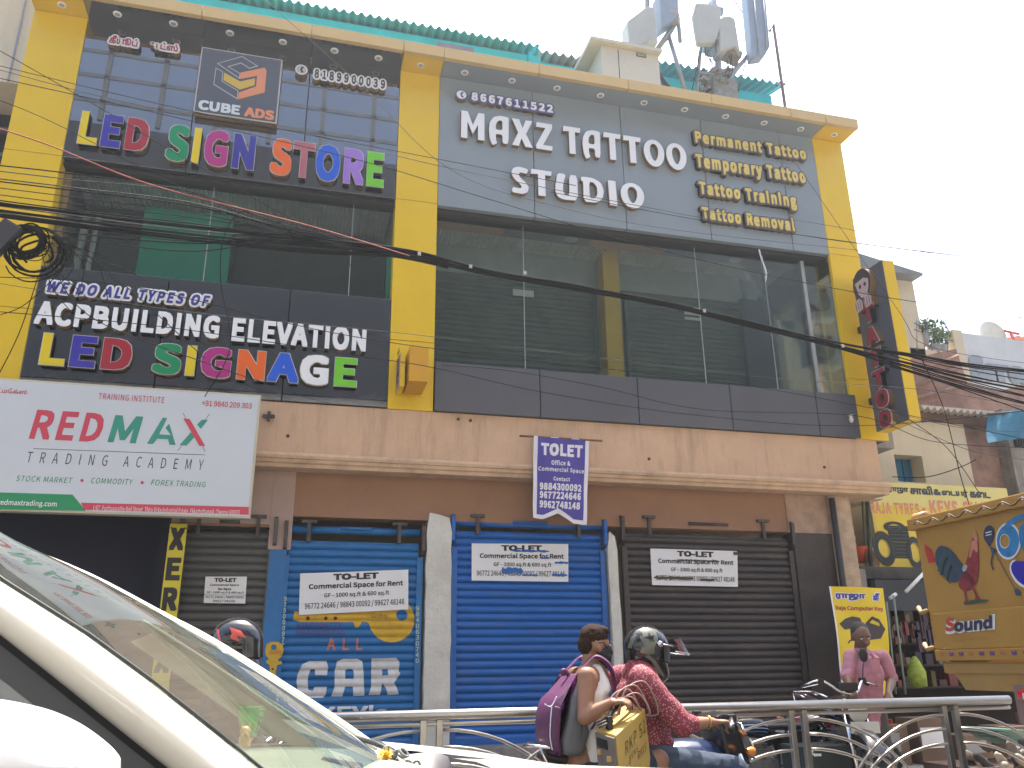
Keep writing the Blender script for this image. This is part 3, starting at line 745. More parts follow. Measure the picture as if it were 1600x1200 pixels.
def outlined(txt, bl, tr, face, back, side, parent, bold=.02, ob=.09, y=FR, e=.026, depth=.07, shear=0, spacing=1.15, backname='backing', word=1):
    b = sp(bl, tr, y)
    V, Fs = raw_text(txt, bold, spacing, 3 if ord(txt[0]) > 256 else 2, word)
    if shear: V = [(v[0]+shear*v[1],)+tuple(v[1:]) for v in V]
    V = fit(V, b); me = None; VV = []; FF = []; bm = bmesh.new(); K = 12
    for k in range(K):      # outline plate: the lettering swept round a small circle
        a = 2*math.pi*k/K; dx, dz, dy = e*math.cos(a), e*math.sin(a), .0003*k
        m_ = solid([(v[0]+dx, v[1]+dz)+tuple(v[2:]) for v in V], Fs, lambda x, z, d: (x, y+.008+dy+d, z), depth-.004, 'b', [back, side]); bm.from_mesh(m_); bpy.data.meshes.remove(m_)
    me = bpy.data.meshes.new(backname); bm.to_mesh(me); bm.free()
    for m_ in (back, side): me.materials.append(m_)
    meshobj(backname, me, None, parent)
    return text_y(txt, b, y, [face], parent, 'letter', .006, bold, shear=shear, split=True, spacing=spacing, word=word)
INDIGO = mat('indigo_print', (.04, .04, .26), .4, var=0)
t = sign('raised_text_sign', 'small indigo slanted capitals with white outline above the white letters', at=(-2, 5.7))
outlined('WE DO ALL TYPES OF', (73, 456), (329, 462), INDIGO, WHITE, GOLD, t, bold=.045, ob=.13, shear=.2)
t = sign('raised_text_sign', 'crimson Tamil words with white outline at the upper left of the black panel', at=(-2.5, 9.1))
MAROON = mat('maroon_print', (.36, .03, .06), .4, var=0)
outlined('\u0b95\u0bc0\u0baf\u0bc2\u0baa\u0bcd', (170, 66), (216, 61), MAROON, WHITE, GOLD, t, .02, .1, spacing=1)
outlined('\u0b86\u0b9f\u0bcd\u0bb8\u0bcd', (229, 77), (279, 70), MAROON, WHITE, GOLD, t, .02, .1, spacing=1)
t = sign('raised_text_sign', 'dark grey phone number with white outline beside the square logo board', at=(0.3, 8.9))
outlined('8189900039', (491, 121), (602, 125), mat('dark_grey_print', (.05, .05, .06), .4, var=0), WHITE, GOLD, t, .035, .12, spacing=1.25)
def phone_icon(u, v, r, y, parent, ring, face, hand):
    q = W(u, v, y)
    b = MB(); b.lathe((q.x, y, q.z), [(0, 0), (r, 0), (r, .075)], 26, axis='Y', smooth=False); b.build('icon_disc', GOLD, parent)
    poly_y([ell(q.x, q.z, r*.99, r*.99), ell(q.x, q.z, r*.82, r*.82)], y-.004, ring, parent, 'icon_ring')
    poly_y([ell(q.x, q.z, r*.98, r*.98)], y-.002, face, parent, 'icon_face')
    arc = [(q.x+r*.35*math.cos(R(a))+r*.18, q.z+r*.5*math.sin(R(a))) for a in range(130, 235, 12)]
    arc2 = [(q.x+r*.12*math.cos(R(a))+r*.25, q.z+r*.3*math.sin(R(a))) for a in range(230, 125, -12)]
    poly_y([[(q.x+r*.35, q.z+r*.52), (q.x+r*.05, q.z+r*.6)]+arc+[(q.x+r*.05, q.z-r*.6), (q.x+r*.4, q.z-r*.5), (q.x+r*.3, q.z-r*.28)]+arc2+[(q.x+r*.25, q.z+r*.25)]], y-.006, hand, parent, 'icon_handset')
phone_icon(471, 109, .085, FR, t, WHITE, mat('icon_grey', (.5, .5, .5), .4, var=0), INK)
# square logo board
q0, q1 = W(302, 175, 9.88), W(442, 95, 9.88)
LX0, LX1, LZ0, LZ1 = W(302, 175, 9.88).x+.0, W(437, 140, 9.88).x, W(302, 175, 9.88).z, W(316, 74, 9.88).z
t = sign('logo_board', 'square dark sign board with ribbon cube emblem and stencil words', at=((LX0+LX1)/2, LZ0))
b = MB(); b.box(LX0, LX1, 9.88, 9.985, LZ0, LZ1, 0); b.build('board_box', GOLD, t)
b = MB(); b.box(LX0-.002, LX1+.002, 9.872, 9.879, LZ0-.002, LZ1+.002); b.build('border', rim, t)
NAVB = mat('slate_print', (.075, .085, .11), .3, var=.03)
b = MB(); b.box(LX0+.015, LX1-.015, 9.866, 9.871, LZ0+.015, LZ1-.015); b.build('face', NAVB, t)
def lb(u, v):   # crop coordinates of the board, unrolled to the board's own square
    p = W(160+u*.3, 30+v*.3, 9.86); return (p.x, p.z)
def lpoly(pts, m, name, d=0): poly_y([[lb(*p) for p in pts]], 9.86-d, m, t, name)
LINE = mat('pale_grey_line', (.45, .47, .5), .4, var=0); SAL = mat('salmon_print', (.72, .26, .12), .4, var=0); MUS = mat('mustard_print', (.60, .40, .06), .4, var=0)
def ring(pts, w=4):
    c = [sum(p[0] for p in pts)/len(pts), sum(p[1] for p in pts)/len(pts)]
    return pts
top = [(595, 230), (728, 192), (812, 245), (765, 258), (722, 230), (660, 248), (718, 282), (716, 312)]
lpoly(top, LINE, 'emblem_line'); 
cx_, cz_ = 700, 250
def shrink(pts, k, d): 
    cx = sum(p[0] for p in pts)/len(pts); cy = sum(p[1] for p in pts)/len(pts)
    import itertools
    out = []
    n = len(pts)
    for i in range(n):
        a, b_, c = Vector(pts[i-1]), Vector(pts[i]), Vector(pts[(i+1) % n])
        e1 = (b_-a).normalized(); e2 = (c-b_).normalized(); nn = Vector((-e1.y-e2.y, e1.x+e2.x))
        nn = nn.normalized()*d/max(.35, math.sqrt(max(.05, (1+e1.dot(e2))/2)))
        out.append((b_.x+nn.x, b_.y+nn.y))
    return out
lpoly(shrink(top, 1, 4), NAVB, 'emblem_face', .002)
left = [(590, 252), (628, 272), (625, 322), (708, 372), (704, 418), (578, 340)]
lpoly(left, LINE, 'emblem_line'); lpoly(shrink(left, 1, 4), NAVB, 'emblem_face', .002)
lpoly([(720, 278), (845, 252), (855, 268), (845, 382), (706, 418), (710, 382), (800, 350), (806, 295), (716, 312)], SAL, 'emblem_face', .001)
lpoly([(634, 278), (718, 325), (795, 308), (793, 345), (716, 368), (630, 318)], MUS, 'emblem_face', .003)
def b2(bl, tr): a, c = lb(*bl), lb(*tr); return (a[0], c[0], a[1], c[1])
text_y('CUBE', b2((497, 468), (720, 450)), 9.858, [mat('pale_print', (.62, .68, .72), .4, var=0)], t, 'letter', bold=.05, split=True)
text_y('ADS', b2((737, 505), (897, 478)), 9.858, [SAL], t, 'letter', bold=.05, split=True)
for (u0, u1, v) in ((500, 716, 443), (742, 892, 487)):   # stencil cuts
    for k in range(4 if u0 == 500 else 3):
        pass
# tattoo studio sign: art nouveau capitals
t = sign('channel_letter_sign', 'large white raised art nouveau capitals in two rows on the slate grey panels', at=(4.2, 7.9))
def G(u, v): p = W(700+u*.25, 120+v*.25, FR); return p
ZT, ZB = (G(90, 210).z, G(82, 378).z); ZT2, ZB2 = G(395, 560).z, G(1003, 800).z
def glyph(ch, x0, x1, zb, zt, parent, m=WHITE):
    D = {
     'M': [[(0,0),(.0,1),(.28,1),(.5,.52),(.74,1),(1,1),(1,0),(.72,0),(.72,.55),(.5,.18),(.27,.62),(.27,0)]],
     'A': [[(.0,.45),(.05,.72),(.25,.95),(.6,1.03),(1,1.0),(1,.86),(.98,0),(.68,0),(.68,.32),(.34,.32),(.36,.1),(.42,-.02),(.18,-.12),(.05,.1)], [(.34,.48),(.36,.7),(.5,.84),(.68,.84),(.68,.48)]],
     'X': [[(0,1),(.36,1),(.52,.68),(.68,1),(1,1),(.68,.48),(1,0),(.64,0),(.46,.3),(.32,0),(0,0),(.3,.5)]],
     'Z': [[(.05,1),(1,1),(1,.84),(.42,.17),(1,.17),(.97,0),(0,0),(0,.14),(.58,.82),(.02,.82)]],
     'T': [[(.04,1.02),(1,1.02),(.96,.84),(.68,.84),(.68,0),(.34,0),(.34,.84),(0,.82)]],
     'S': [[(.98,.98),(.9,.78),(.5,.82),(.42,.72),(.5,.62),(.85,.42),(1,.25),(.9,.05),(.6,-.03),(.02,.0),(.08,.2),(.5,.18),(.6,.25),(.5,.35),(.15,.55),(0,.75),(.12,.96),(.45,1.04)]],
     'U': [[(.12,1),(.5,1),(.36,.6),(.34,.3),(.42,.17),(.62,.16),(.64,1),(1,1),(1,.0),(.35,-.03),(.1,.06),(0,.25),(.02,.55)]],
     'D': [[(.02,1),(.55,1),(.88,.85),(1,.55),(.92,.22),(.68,.02),(.08,0),(.1,.8),(.0,.84)], [(.36,.82),(.36,.17),(.56,.18),(.7,.35),(.7,.65),(.56,.82)]],
     'I': [[(.0,1),(.9,1),(1,0),(.08,0)]],
    }
    if ch == 'O':
        pl = [[(.5+.5*math.cos(R(a))*(1+.06*math.sin(R(a))), .5+.52*math.sin(R(a))) for a in range(0, 360, 10)], [(.5+.2*math.cos(R(a))*(1+.25*math.sin(R(a))), .53+.33*math.sin(R(a))) for a in range(0, 360, 12)]]
    else: pl = D[ch]
    if ch in 'ASUD':   # round the corners by Chaikin once
        def ch1(p):
            o = []
            for i in range(len(p)):
                a, b = p[i], p[(i+1) % len(p)]; o += [(a[0]*.82+b[0]*.18, a[1]*.82+b[1]*.18), (a[0]*.18+b[0]*.82, a[1]*.18+b[1]*.82)]
            return o
        pl = [ch1(p) for p in pl]
    return poly_y([[(x0+(x1-x0)*a, zb+(zt-zb)*b) for a, b in p] for p in pl], FR, [m, GOLD], parent, 'letter', .075)
rowA = [('M',82,228,290),('A',255,380,330),('X',400,528,350),('Z',550,652,370),('T',720,830,400),('A',840,952,420),('T',973,1083,450),('T',1098,1210,470),('O',1225,1352,480),('O',1365,1490,500)]
for ch, a, c, v in rowA: glyph(ch, G(a, v).x, G(c, v).x, ZB, ZT, t)
rowB = [('S',395,505,640),('T',518,650,650),('U',670,810,690),('D',833,975,710),('I',1003,1055,720),('O',1080,1225,740)]
for ch, a, c, v in rowB: glyph(ch, G(a, v).x, G(c, v).x, ZB2, ZT2, t)
t = sign('raised_text_sign', 'white phone number with indigo outline and round phone icon above the white capitals', at=(2.6, 8.9))
INDB = mat('indigo_backing', (.10, .10, .32), .4, var=0)
outlined('8667611522', (737, 156), (864, 164), WHITE, INDB, GOLD, t, .045, .12, spacing=1.15)
phone_icon(721, 148, .09, FR, t, INDB, WHITE, INDB)
for txt, bl, tr, lab in (('Permanent Tattoo', (1087, 222), (1258, 232), 'top line of yellow raised lettering at the right of the slate grey panels'),
        ('Temporary Tattoo', (1089, 266), (1257, 266), 'second line of yellow raised lettering at the right of the slate grey panels'),
        ('Tattoo Training', (1094, 308), (1243, 304), 'third line of yellow raised lettering, ending in ing'),
        ('Tattoo Removal', (1098, 342), (1240, 341), 'bottom line of yellow raised lettering, crossed by a pale wire')):
    t = sign('raised_text_sign', lab, at=(6.8, 8.4), group='yellow service lines on the grey panels')
    outlined(txt, bl, tr, mat('letter_soft_yellow', (.72, .55, .13), .35, var=0), mat('grey_brown_backing', (.12, .11, .11), .4, var=0), mat('brown_return', (.16, .11, .075), .5, var=.1), t, bold=.055, ob=.13, spacing=1.12)

# yellow box sign on the middle column
t = thing('box_sign', 'small yellow projecting box sign low on the middle yellow column', 'sign', (1.3, 10, 4.6))
def bxq(u, v, y): return W(600+u*.11669, 520+v*.11669, y)
zb_ = W(665, 594, 9.45).z
q = bxq(335, 640, 9.45); q2 = bxq(590, 640, 9.45); q3 = bxq(335, 170, 9.45)
b = MB(); b.box(q.x, q2.x, 9.45, 9.98, q.z, q3.z); b.build('box', YEL2, t, bevel=.004)
b = MB(); b.box(q.x-.09, q.x-.03, 9.62, 9.98, q.z-.02, q3.z-.02); b.build('side_light_box', YEL, t, bevel=.004)
b = MB(); b.box(q.x-.097, q.x-.0915, 9.64, 9.97, q.z, q3.z-.05); b.build('side_face', mat('pinkish_print', (.55, .38, .36), .5, var=.1), t)
for k in range(5):
    zz = q.z+.05+k*.1
    V, Fs = raw_text('SIGNS'[k], .02); me_ = solid(fit(V, (9.68, 9.93, zz, zz+.075)), Fs, lambda x, z, d: (q.x-.1, 9.61*2-x+.39, z), 0, 'side_lettering', [MAROON]); meshobj('side_lettering', me_, None, t)
b = MB(); b.box(q.x-.1, q2.x+.06, 9.985, 9.995, q.z-.02, q3.z-.03); b.build('base_plate', YEL, t)

# vertical projecting sign at the right column
t = thing('projecting_sign', 'tall vertical charcoal and yellow projecting sign with red raised letters on the right column', 'sign', (8.15, 9.5, 4.5))
TX = 8.153
zt0, zt1 = 4.49, 6.95
b = MB(); b.box(TX, TX+.19, 9.18, 9.86, zt0, zt1, 0); b.build('sign_box', YEL, t, bevel=.004)
b = MB(); b.box(TX-.012, TX-.001, 9.185, 9.86, zt0+.003, zt1-.003); b.build('face', SILLACP, t)
for z in (4.95, 6.1): b = MB(); b.box(TX+.05, TX+.12, 9.86, 10.0, z, z+.1); b.build('bracket', BLACK, t)
DKRED = mat('dark_red_acrylic', (.30, .012, .03), .3, var=0)
def onface(V, Fs, yc0, yc1, z0, z1, depth, name, mats, thick=None):
    V = fit(V, (0, 1, 0, 1)); to3 = lambda a, c, d: (TX-.012-depth+d, yc0+(yc1-yc0)*a, z0+(z1-z0)*c)
    return meshobj(name, solid(V, Fs, to3, thick or depth, name, mats), None, t)
ys = (9.66, 9.40)
for ch, vc in (('T', 6.22), ('A', 5.87), ('T', 5.52), ('T', 5.2), ('O', 4.9), ('O', 4.6)):
    V, Fs = raw_text(ch, .05)
    onface(V, Fs, ys[0], ys[1], vc-.13, vc+.13, .1, 'letter', [DKRED, GOLD])
    onface(V, Fs, ys[0]+.010, ys[1]-.010, vc-.14, vc+.14, .094, 'letter_rim', [rim], .004)
# masked reveller emblem: hatted skull shape with hands, kept generic
def fpoly(polys, m, d0, depth, name):
    return poly_y(polys, 0, m if isinstance(m, list) else [m], t, name, depth, to3=lambda a, c, d: (TX-.012-d0+d, a, c))
BONE = mat('bone_print', (.60, .42, .40), .5, var=0)
fpoly([ell(9.56, 6.72, .2, .24, 26)], [mat('plum_black_print', (.05, .03, .045), .4, var=0), GOLD], .1, .1, 'emblem_head')
fpoly([[(9.70, 6.78), (9.50, 6.80), (9.40, 6.74), (9.42, 6.62), (9.47, 6.52), (9.60, 6.50), (9.66, 6.60)], ell(9.60, 6.69, .03, .035, 10), ell(9.49, 6.69, .03, .035, 10)], BONE, .104, 0, 'emblem_face')
for yy in (9.50, 9.70):
    fpoly([[(yy-.10, 6.33), (yy-.11, 6.45), (yy-.05, 6.52), (yy+.05, 6.5), (yy+.07, 6.4), (yy+.03, 6.31)]], [BONE, GOLD], .11, .11, 'emblem_hand')
    for k in range(3): fpoly([[(yy-.07+k*.05, 6.34), (yy-.06+k*.05, 6.34), (yy-.055+k*.05, 6.48), (yy-.065+k*.05, 6.48)]], INK, .113, 0, 'emblem_line')
# ================================================================ POSTERS AND BOARDS
def poster(name, label, quad, y, lines, m=PAPER, rips=None, group=None, curl=0):
    """quad: four image points (tl, tr, br, bl) unrolled on plane y; lines: (text, u0, u1, v0, v1, bold) in 0..1 of the sheet"""
    tl, tr_, br, bl = [W(u, v, y) for u, v in quad]
    t = thing(name, label, 'poster', tuple((tl+br)/2), group)
    def at(a, c, d=0):   # c measured upward
        p = bl.lerp(br, a).lerp(tl.lerp(tr_, a), c); w = curl*math.sin(a*9+c*4)*.5
        return (p.x, y+w-d, p.z)
    n = 14
    rows = [[Vector(at(i/n, j/8)) for i in range(n+1)] for j in range(9)]
    b = MB(); b.grid(rows, smooth=True); 
    rows2 = [[p+Vector((0, .002, 0)) for p in r] for r in rows]; b.grid(rows2, smooth=True); b.build('sheet', m, t)
    for ln in lines:
        txt, u0, u1, v0, v1, bold = ln[:6]; im = ln[6] if len(ln) > 6 else INK
        V, Fs = raw_text(txt, bold, 1, 2); V = fit(V, (u0, u1, v0, v1))
        meshobj('printed_line', solid(V, Fs, lambda a, c, d: at(a, c, .004-d), 0, 'printed_line', [im]), None, t)
    for rp in (rips or []):
        rm, pts = rp
        poly_y([pts], 0, rm, t, 'torn_patch', 0, to3=lambda a, c, d: at(a, c, .006))
    return t
YS = 10.3-.037
TL = [('TO-LET', .30, .72, .80, .96, .06), ('Commercial Space for Rent', .08, .95, .57, .74, .035), ('GF - 1000 sq.ft & 600 sq.ft', .22, .82, .36, .50, .02), ('96772 24646 / 98843 00092 / 99627 48148', .05, .96, .10, .28, .01)]
poster('to_let_poster', 'clean white to let poster pasted over the painted yellow key on the left blue shutter', [(469, 896), (638, 890), (638, 952), (467, 961)], YS, TL, curl=.002)
def rip(seed, x0, x1, zc, h):
    r = random.Random(seed); n = 14
    return [(x0+(x1-x0)*i/n, zc+h*(.5+r.random()*.6)*(1 if 0 < i < n else .2)) for i in range(n+1)] + [(x0+(x1-x0)*i/n, zc-h*(.5+r.random()*.6)*(1 if 0 < i < n else .2)) for i in range(n, -1, -1)]
poster('to_let_poster', 'torn white to let poster on the right bright blue shutter', [(737, 849), (888, 850), (888, 909), (737, 907)], YS,
       TL, rips=[(BLUE2, rip(1, .42, .80, .80, .035)), (BLUE2, rip(2, .30, .52, .27, .10)), (BLUE2, rip(3, .52, .68, .16, .03)), (BLUE2, rip(4, .85, 1, .5, .035)), (BLUE2, rip(5, .82, .99, .17, .04)), (BLUE2, rip(6, .70, .80, .62, .03))], curl=.002)
poster('to_let_poster', 'torn white to let poster on the dark brown shutter', [(1016, 857), (1152, 861), (1153, 917), (1019, 914)], YS-.0,
       TL, rips=[(BROWNSH, rip(7, .28, .78, .70, .03)), (BROWNSH, rip(8, .02, .48, .20, .05)), (BROWNSH, rip(9, .55, .72, .17, .04)), (BROWNSH, rip(10, .95, 1, .93, .06))], curl=.002)
poster('to_let_poster', 'small white boxed to let notice on the narrow grey shutter', [(321, 900), (386, 900), (383, 944), (318, 943)], YS,
       [('TO-LET', .22, .75, .78, .93, .06), ('Commercial Space', .12, .82, .62, .72, .03), ('for Rent', .32, .64, .48, .58, .03), ('GF - 1000 sq.ft & 600 sq.ft', .06, .95, .35, .45, .02), ('96772 24646 / 98843 00092', .03, .96, .18, .29, .01), ('99627 48148', .22, .75, .06, .14, .01)],
       rips=[(INK, [(.0, .0), (1, .0), (1, .02), (0, .02)]), (INK, [(.0, .98), (1, .98), (1, 1), (0, 1)]), (INK, [(.0, .31), (1, .31), (1, .32), (0, .32)])])
# hanging banner
t = thing('to_let_banner', 'purple hanging to let banner with white border on a rusty rod at the peach fascia', 'banner', tuple(W(877, 750, 9.9)))
VIO = mat('banner_violet', (.065, .05, .30), .55, var=.08, scale=3)
BW = mat('banner_white', (.72, .70, .74), .6, var=.04)
def ban(a, c, d=0):
    tl, tr_, br, bl = [W(u, v, 9.86) for u, v in ((834, 681), (921, 687), (916, 812), (833, 806))]
    p = bl.lerp(br, a).lerp(tl.lerp(tr_, a), c)
    w = .02*math.sin(a*5+c*3)*(1-c)+.008*math.sin(a*17+c*11)
    return (p.x, 9.86+w-d, p.z)
def sheet_on(fn, pts_rows, m, name, par): b = MB(); b.grid(pts_rows, smooth=True); return b.build(name, m, par)
def lowedge(a): return -.07*max(0, (abs(a-.45)-.03))*2 + (.09 if abs(a-.45) < .06 else 0)
n = 24
rows = []
for j in range(17):
    r = []
    for i in range(n+1):
        a = i/n; z0 = -.02-.05*a+ .10*max(0, 1-abs(a-.47)/.28); c = z0+(1-z0)*j/16; r.append(Vector(ban(a, c)))
    rows.append(r)
sheet_on(None, rows, BW, 'border', t)
rows = []
for j in range(17):
    r = []
    for i in range(n+1):
        a = .07+.86*i/n; z0 = .03-.05*a+.11*max(0, 1-abs(a-.47)/.28); c = z0+(1-.01-z0)*j/16; r.append(Vector(ban(a, c, .003)))
    rows.append(r)
sheet_on(None, rows, VIO, 'printed_field', t)
for txt, u0, u1, v0, v1, bo in (('TOLET', .13, .88, .76, .92, .06), ('Office &', .32, .66, .645, .71, .03), ('Commercial Space', .09, .92, .55, .62, .03), ('Contact', .36, .66, .45, .50, .03), ('9884300092', .12, .88, .33, .42, .045), ('9677224646', .12, .87, .225, .315, .045), ('9962748148', .12, .86, .11, .20, .045)):
    V, Fs = raw_text(txt, bo, 1.05, 2); V = fit(V, (u0, u1, v0, v1))
    meshobj('printed_line', solid(V, Fs, lambda a, c, d: ban(a, c, .006-d), 0, 'printed_line', [BW]), None, t)
a, c = W(812, 681, 9.87), W(941, 689, 9.87); b = MB(); b.tube([a, c], .014, 8); b.build('rod', mat('rusty_rod', (.2, .07, .04), .7, var=.3, scale=20), t)

# billboard of the trading academy
BY = 9.5
t = thing('billboard', 'wide white trading academy billboard with green and red foot bands above the dark shop', 'billboard', tuple(W(200, 700, BY)))
bl, tr_ = W(392, 810, BY), W(408, 617, BY)
BX0, BX1, BZ0, BZ1 = -4.6, tr_.x, bl.z, tr_.z
b = MB(); b.box(BX0, BX1, BY+.01, BY+.14, BZ0, BZ1); b.build('light_box', mat('cream_metal_frame', (.55, .50, .38), .5, var=.06), t, bevel=.006)
b = MB(); b.box(BX0+.02, BX1-.025, BY+.0, BY+.008, BZ0+.02, BZ1-.025); b.build('face', mat('billboard_face', (.55, .585, .62), .4, var=.03, scale=1), t)
def k3(u, v): return (u*.275, 590+v*.275)
def bt(txt, bl, tr, m, bold=.0, shear=0, spacing=1, d=.003): return text_y(txt, box_px(k3(*bl), k3(*tr), BY), BY-d, [m], t, 'printed_line', bold=bold, shear=shear, spacing=spacing)
RR_ = mat('brand_red_print', (.56, .045, .085), .4, var=0); RG = mat('brand_green_print', (.025, .27, .19), .4, var=0); RD = mat('brand_grey_print', (.07, .075, .10), .4, var=0); RDG = mat('deep_green_print', (.0, .25, .09), .4, var=0)
bt('TRAINING INSTITUTE', (558, 122), (937, 111), RR_, .005, spacing=1.05)
bt('+91 9840 209 303', (1145, 160), (1432, 146), RR_, .015)
bt('RED', (163, 347), (598, 205), RR_, .034, .12, 1.08)
bt('M', (610, 366), (815, 222), RG, .03, .12)
bt('TRADING ACADEMY', (150, 483), (1160, 467), RD, .0, .1, 1.5)
bt('STOCK MARKET', (90, 588), (415, 569), RDG, .0, .15, 1.05); bt('COMMODITY', (517, 601), (757, 578), RDG, .0, .15, 1.05); bt('FOREX TRADING', (857, 612), (1172, 592), RDG, .0, .15, 1.05)
def bpoly(pts, m, name='printed_shape', d=.003): return poly_y([[(W(*k3(u, v), BY).x, W(*k3(u, v), BY).z) for u, v in pts]], BY-d, [m], t, name)
bpoly([(835, 375), (925, 228), (950, 230), (935, 262), (915, 300), (905, 322), (970, 327), (940, 285), (962, 262), (998, 383), (962, 382), (955, 350), (893, 347), (870, 377)], RG)
bpoly([(1042, 233), (1078, 236), (1166, 390), (1133, 388)], RR_, d=.006)
bpoly([(1020, 384), (1085, 310), (1108, 335), (1060, 386)], RG); bpoly([(1120, 266), (1147, 240), (1182, 240), (1140, 292)], RG)
for p in ([(1038, 200), (1041, 200), (1058, 234), (1055, 234)], [(1188, 206), (1191, 208), (1168, 240), (1165, 240)], [(1010, 414), (1032, 386), (1035, 386), (1013, 415)], [(1150, 390), (1153, 390), (1167, 420), (1164, 421)]): bpoly(p, RD)
bpoly([(190, 402), (1165, 438), (1165, 441), (190, 405)], RD)
for u, v in ((466, 585), (808, 597)): bpoly(ell(u, v, 9, 9, 14), RR_)
bpoly([(-400, 640), (413, 665), (488, 757), (-400, 742)], RDG)
bpoly([(460, 711), (1414, 735), (1412, 780), (480, 752)], RR_)
bt('www.redmaxtrading.com', (-115, 728), (327, 703), mat('print_white', (.7, .7, .7), .5, var=0), .02, d=.006)
bt('1/67, Parthasarathy Koil Street, Thiru Vi Ka Industrial Estate, Ekkattuthangal, Chennai 600032', (525, 765), (1365, 752), MATS['print_white'], .0, d=.006)
bt('\u0bb0\u0bc6\u0b9f\u0bcd\u0bae\u0bc7\u0b95\u0bcd\u0bb8\u0bcd', (-80, 88), (157, 68), RR_, .01)
for x in (-3.6, -1.2): b = MB(); b.box(x, x+.05, BY+.14, 10.0, BZ0+.5, BZ0+.55); b.build('bracket', IRON, t)

# yellow vertical copy-shop board
XY = 10.0
t = thing('vertical_shop_sign', 'narrow vertical yellow board with black capitals beside the dark shop opening', 'sign', tuple(W(268, 900, XY)))
q = [W(u, v, XY) for u, v in ((266, 818), (293, 818), (272, 1010), (236, 1010))]
b = MB(); x0, x1 = q[0].x, q[1].x; b.box(x0, x1, XY, XY+.02, W(250, 1090, XY).z, q[0].z); b.build('board', mat('lemon_board', (.62, .52, .02), .5, var=.05, dirt=.3, dirt_rgb=(.4, .33, .05)), t)
for ch, v in (('X', 842), ('E', 889), ('R', 936), ('O', 985), ('X', 1032)):
    z = W(270, v, XY).z; xc = (x0+x1)/2; text_y(ch, (xc-.075, xc+.075, z-.125, z+.125), XY-.003, [INK], t, 'letter', bold=.06)
for v in (825, 951):
    for xx in (x0+.02, x1-.02):
        z = W(270, v, XY).z; b = MB(); b.lathe((xx, XY-.004, z), [(0, -.004), (.01, -.003), (.012, 0)], 8, axis='Y'); b.build('screw', IRON, t)

# ================================================================ ROOFTOP
def sheet(x0, x1, y0, z0, y1, z1, pitch=.14, amp=.035):
    n = int((x1-x0)/pitch*8); b = MB()
    r0 = []; r1 = []
    for i in range(n+1):
        x = x0+(x1-x0)*i/n; w = amp*math.cos(2*math.pi*i/8); r0.append(Vector((x, y0, z0+w))); r1.append(Vector((x, y1, z1+w)))
    b.grid([r0, r1], smooth=True); b.grid([[p-Vector((0, 0, .008)) for p in r0], [p-Vector((0, 0, .008)) for p in r1]], smooth=True)
    return b
RY = 11.0
t = thing('rooftop_shed', 'long teal painted rooftop shed with wavy corrugated roof edge', 'shed', (0, 12, 9.6))
e = W(843, 70, RY-.15); 
b = MB(); b.box(-4, W(845, 90, RY).x, RY, 14, 9.6, e.z-.12); b.build('wall', TEAL, t)
sheet(-4, e.x, RY-.15, e.z-.02, 15, e.z+1.0).build('roof_sheet', TEAL, t)
b = MB(); a = W(740, 78, RY-.01); c = W(683, 60, RY-.01); b.box(c.x, a.x, RY-.03, RY-.005, a.z-.3, a.z+.02); b.build('shutter_window', mat('mauve_board', (.22, .2, .28), .7), t)
b = MB(); b.box(W(826, 70, RY-.02).x-.02, W(826, 70, RY-.02).x+.06, RY-.06, RY, 9.6, e.z-.1); b.build('post', TEAL, t)
t = thing('rooftop_shed', 'lower grey corrugated shed roof between the teal shed and the cabinet', 'shed', (5, 12.4, 9.6))
a = W(850, 78, 11.9); c = W(958, 98, 11.9)
b = MB(); b.box(a.x-.2, c.x+.3, 12.0, 14, 9.6, a.z-.2); b.build('wall', TEAL, t)
sheet(a.x-.3, c.x+.5, 11.8, a.z-.12, 15, a.z+.6, .16, .04).build('roof_sheet', mat('asbestos_sheet', (.36, .34, .30), .85, var=.2, dirt=.4, dirt_rgb=(.2, .17, .14)), t)
t = thing('rooftop_shed', 'small teal rooftop shed with wavy roof under the right antenna', 'shed', (8.5, 12.2, 9.6))
a = W(1025, 112, 11.9); c = W(1215, 138, 11.9)
b = MB(); b.box(a.x-.4, c.x-.1, 12.0, 14, 9.6, c.z-.12); b.build('wall', TEAL, t)
sheet(a.x-.5, c.x+.1, 11.75, c.z, 15, c.z+1.0, .16, .04).build('roof_sheet', TEAL, t)
# equipment cabinet
CY_ = 10.75
t = thing('equipment_cabinet', 'cream telecom equipment cabinet with slanting hood on the roof edge', 'cabinet', (5.2, 11, 9.6))
x0, x1 = W(941, 100, CY_).x, W(1030, 100, CY_).x; zt = W(948, 67, CY_).z
CAB = mat('cabinet_cream', (.50, .49, .42), .5, var=.05, dirt=.3, dirt_rgb=(.3, .28, .22))
b = MB(); b.box(x0, x1, CY_, CY_+.9, 9.9, zt-.06); b.build('casing', CAB, t, bevel=.01)
b = MB(); b.hexa([(x0-.22, CY_-.1, zt-.06), (x1+.03, CY_-.1, zt-.06), (x1+.03, CY_+1, zt-.02), (x0-.22, CY_+1, zt-.02), (x0-.22, CY_-.1, zt), (x1+.03, CY_-.1, zt), (x1+.03, CY_+1, zt+.05), (x0-.22, CY_+1, zt+.05)]); b.build('hood', CAB, t)
b = MB(); b.hexa([(x0-.22, CY_-.1, zt-.06), (x0-.2, CY_-.1, zt-.06), (x0-.2, CY_+.9, zt-.06), (x0-.22, CY_+.9, zt-.06), (x0-.22, CY_-.1, zt-.05), (x0-.2, CY_-.1, zt-.05), (x0-.2, CY_+.9, zt-.05), (x0-.22, CY_+.9, zt-.05)]); b.build('hood_lip', CAB, t)
b = MB(); b.box(x0+.30, x0+.312, CY_-.004, CY_, 9.95, zt-.1); b.build('door_seam', DARKBACK, t)
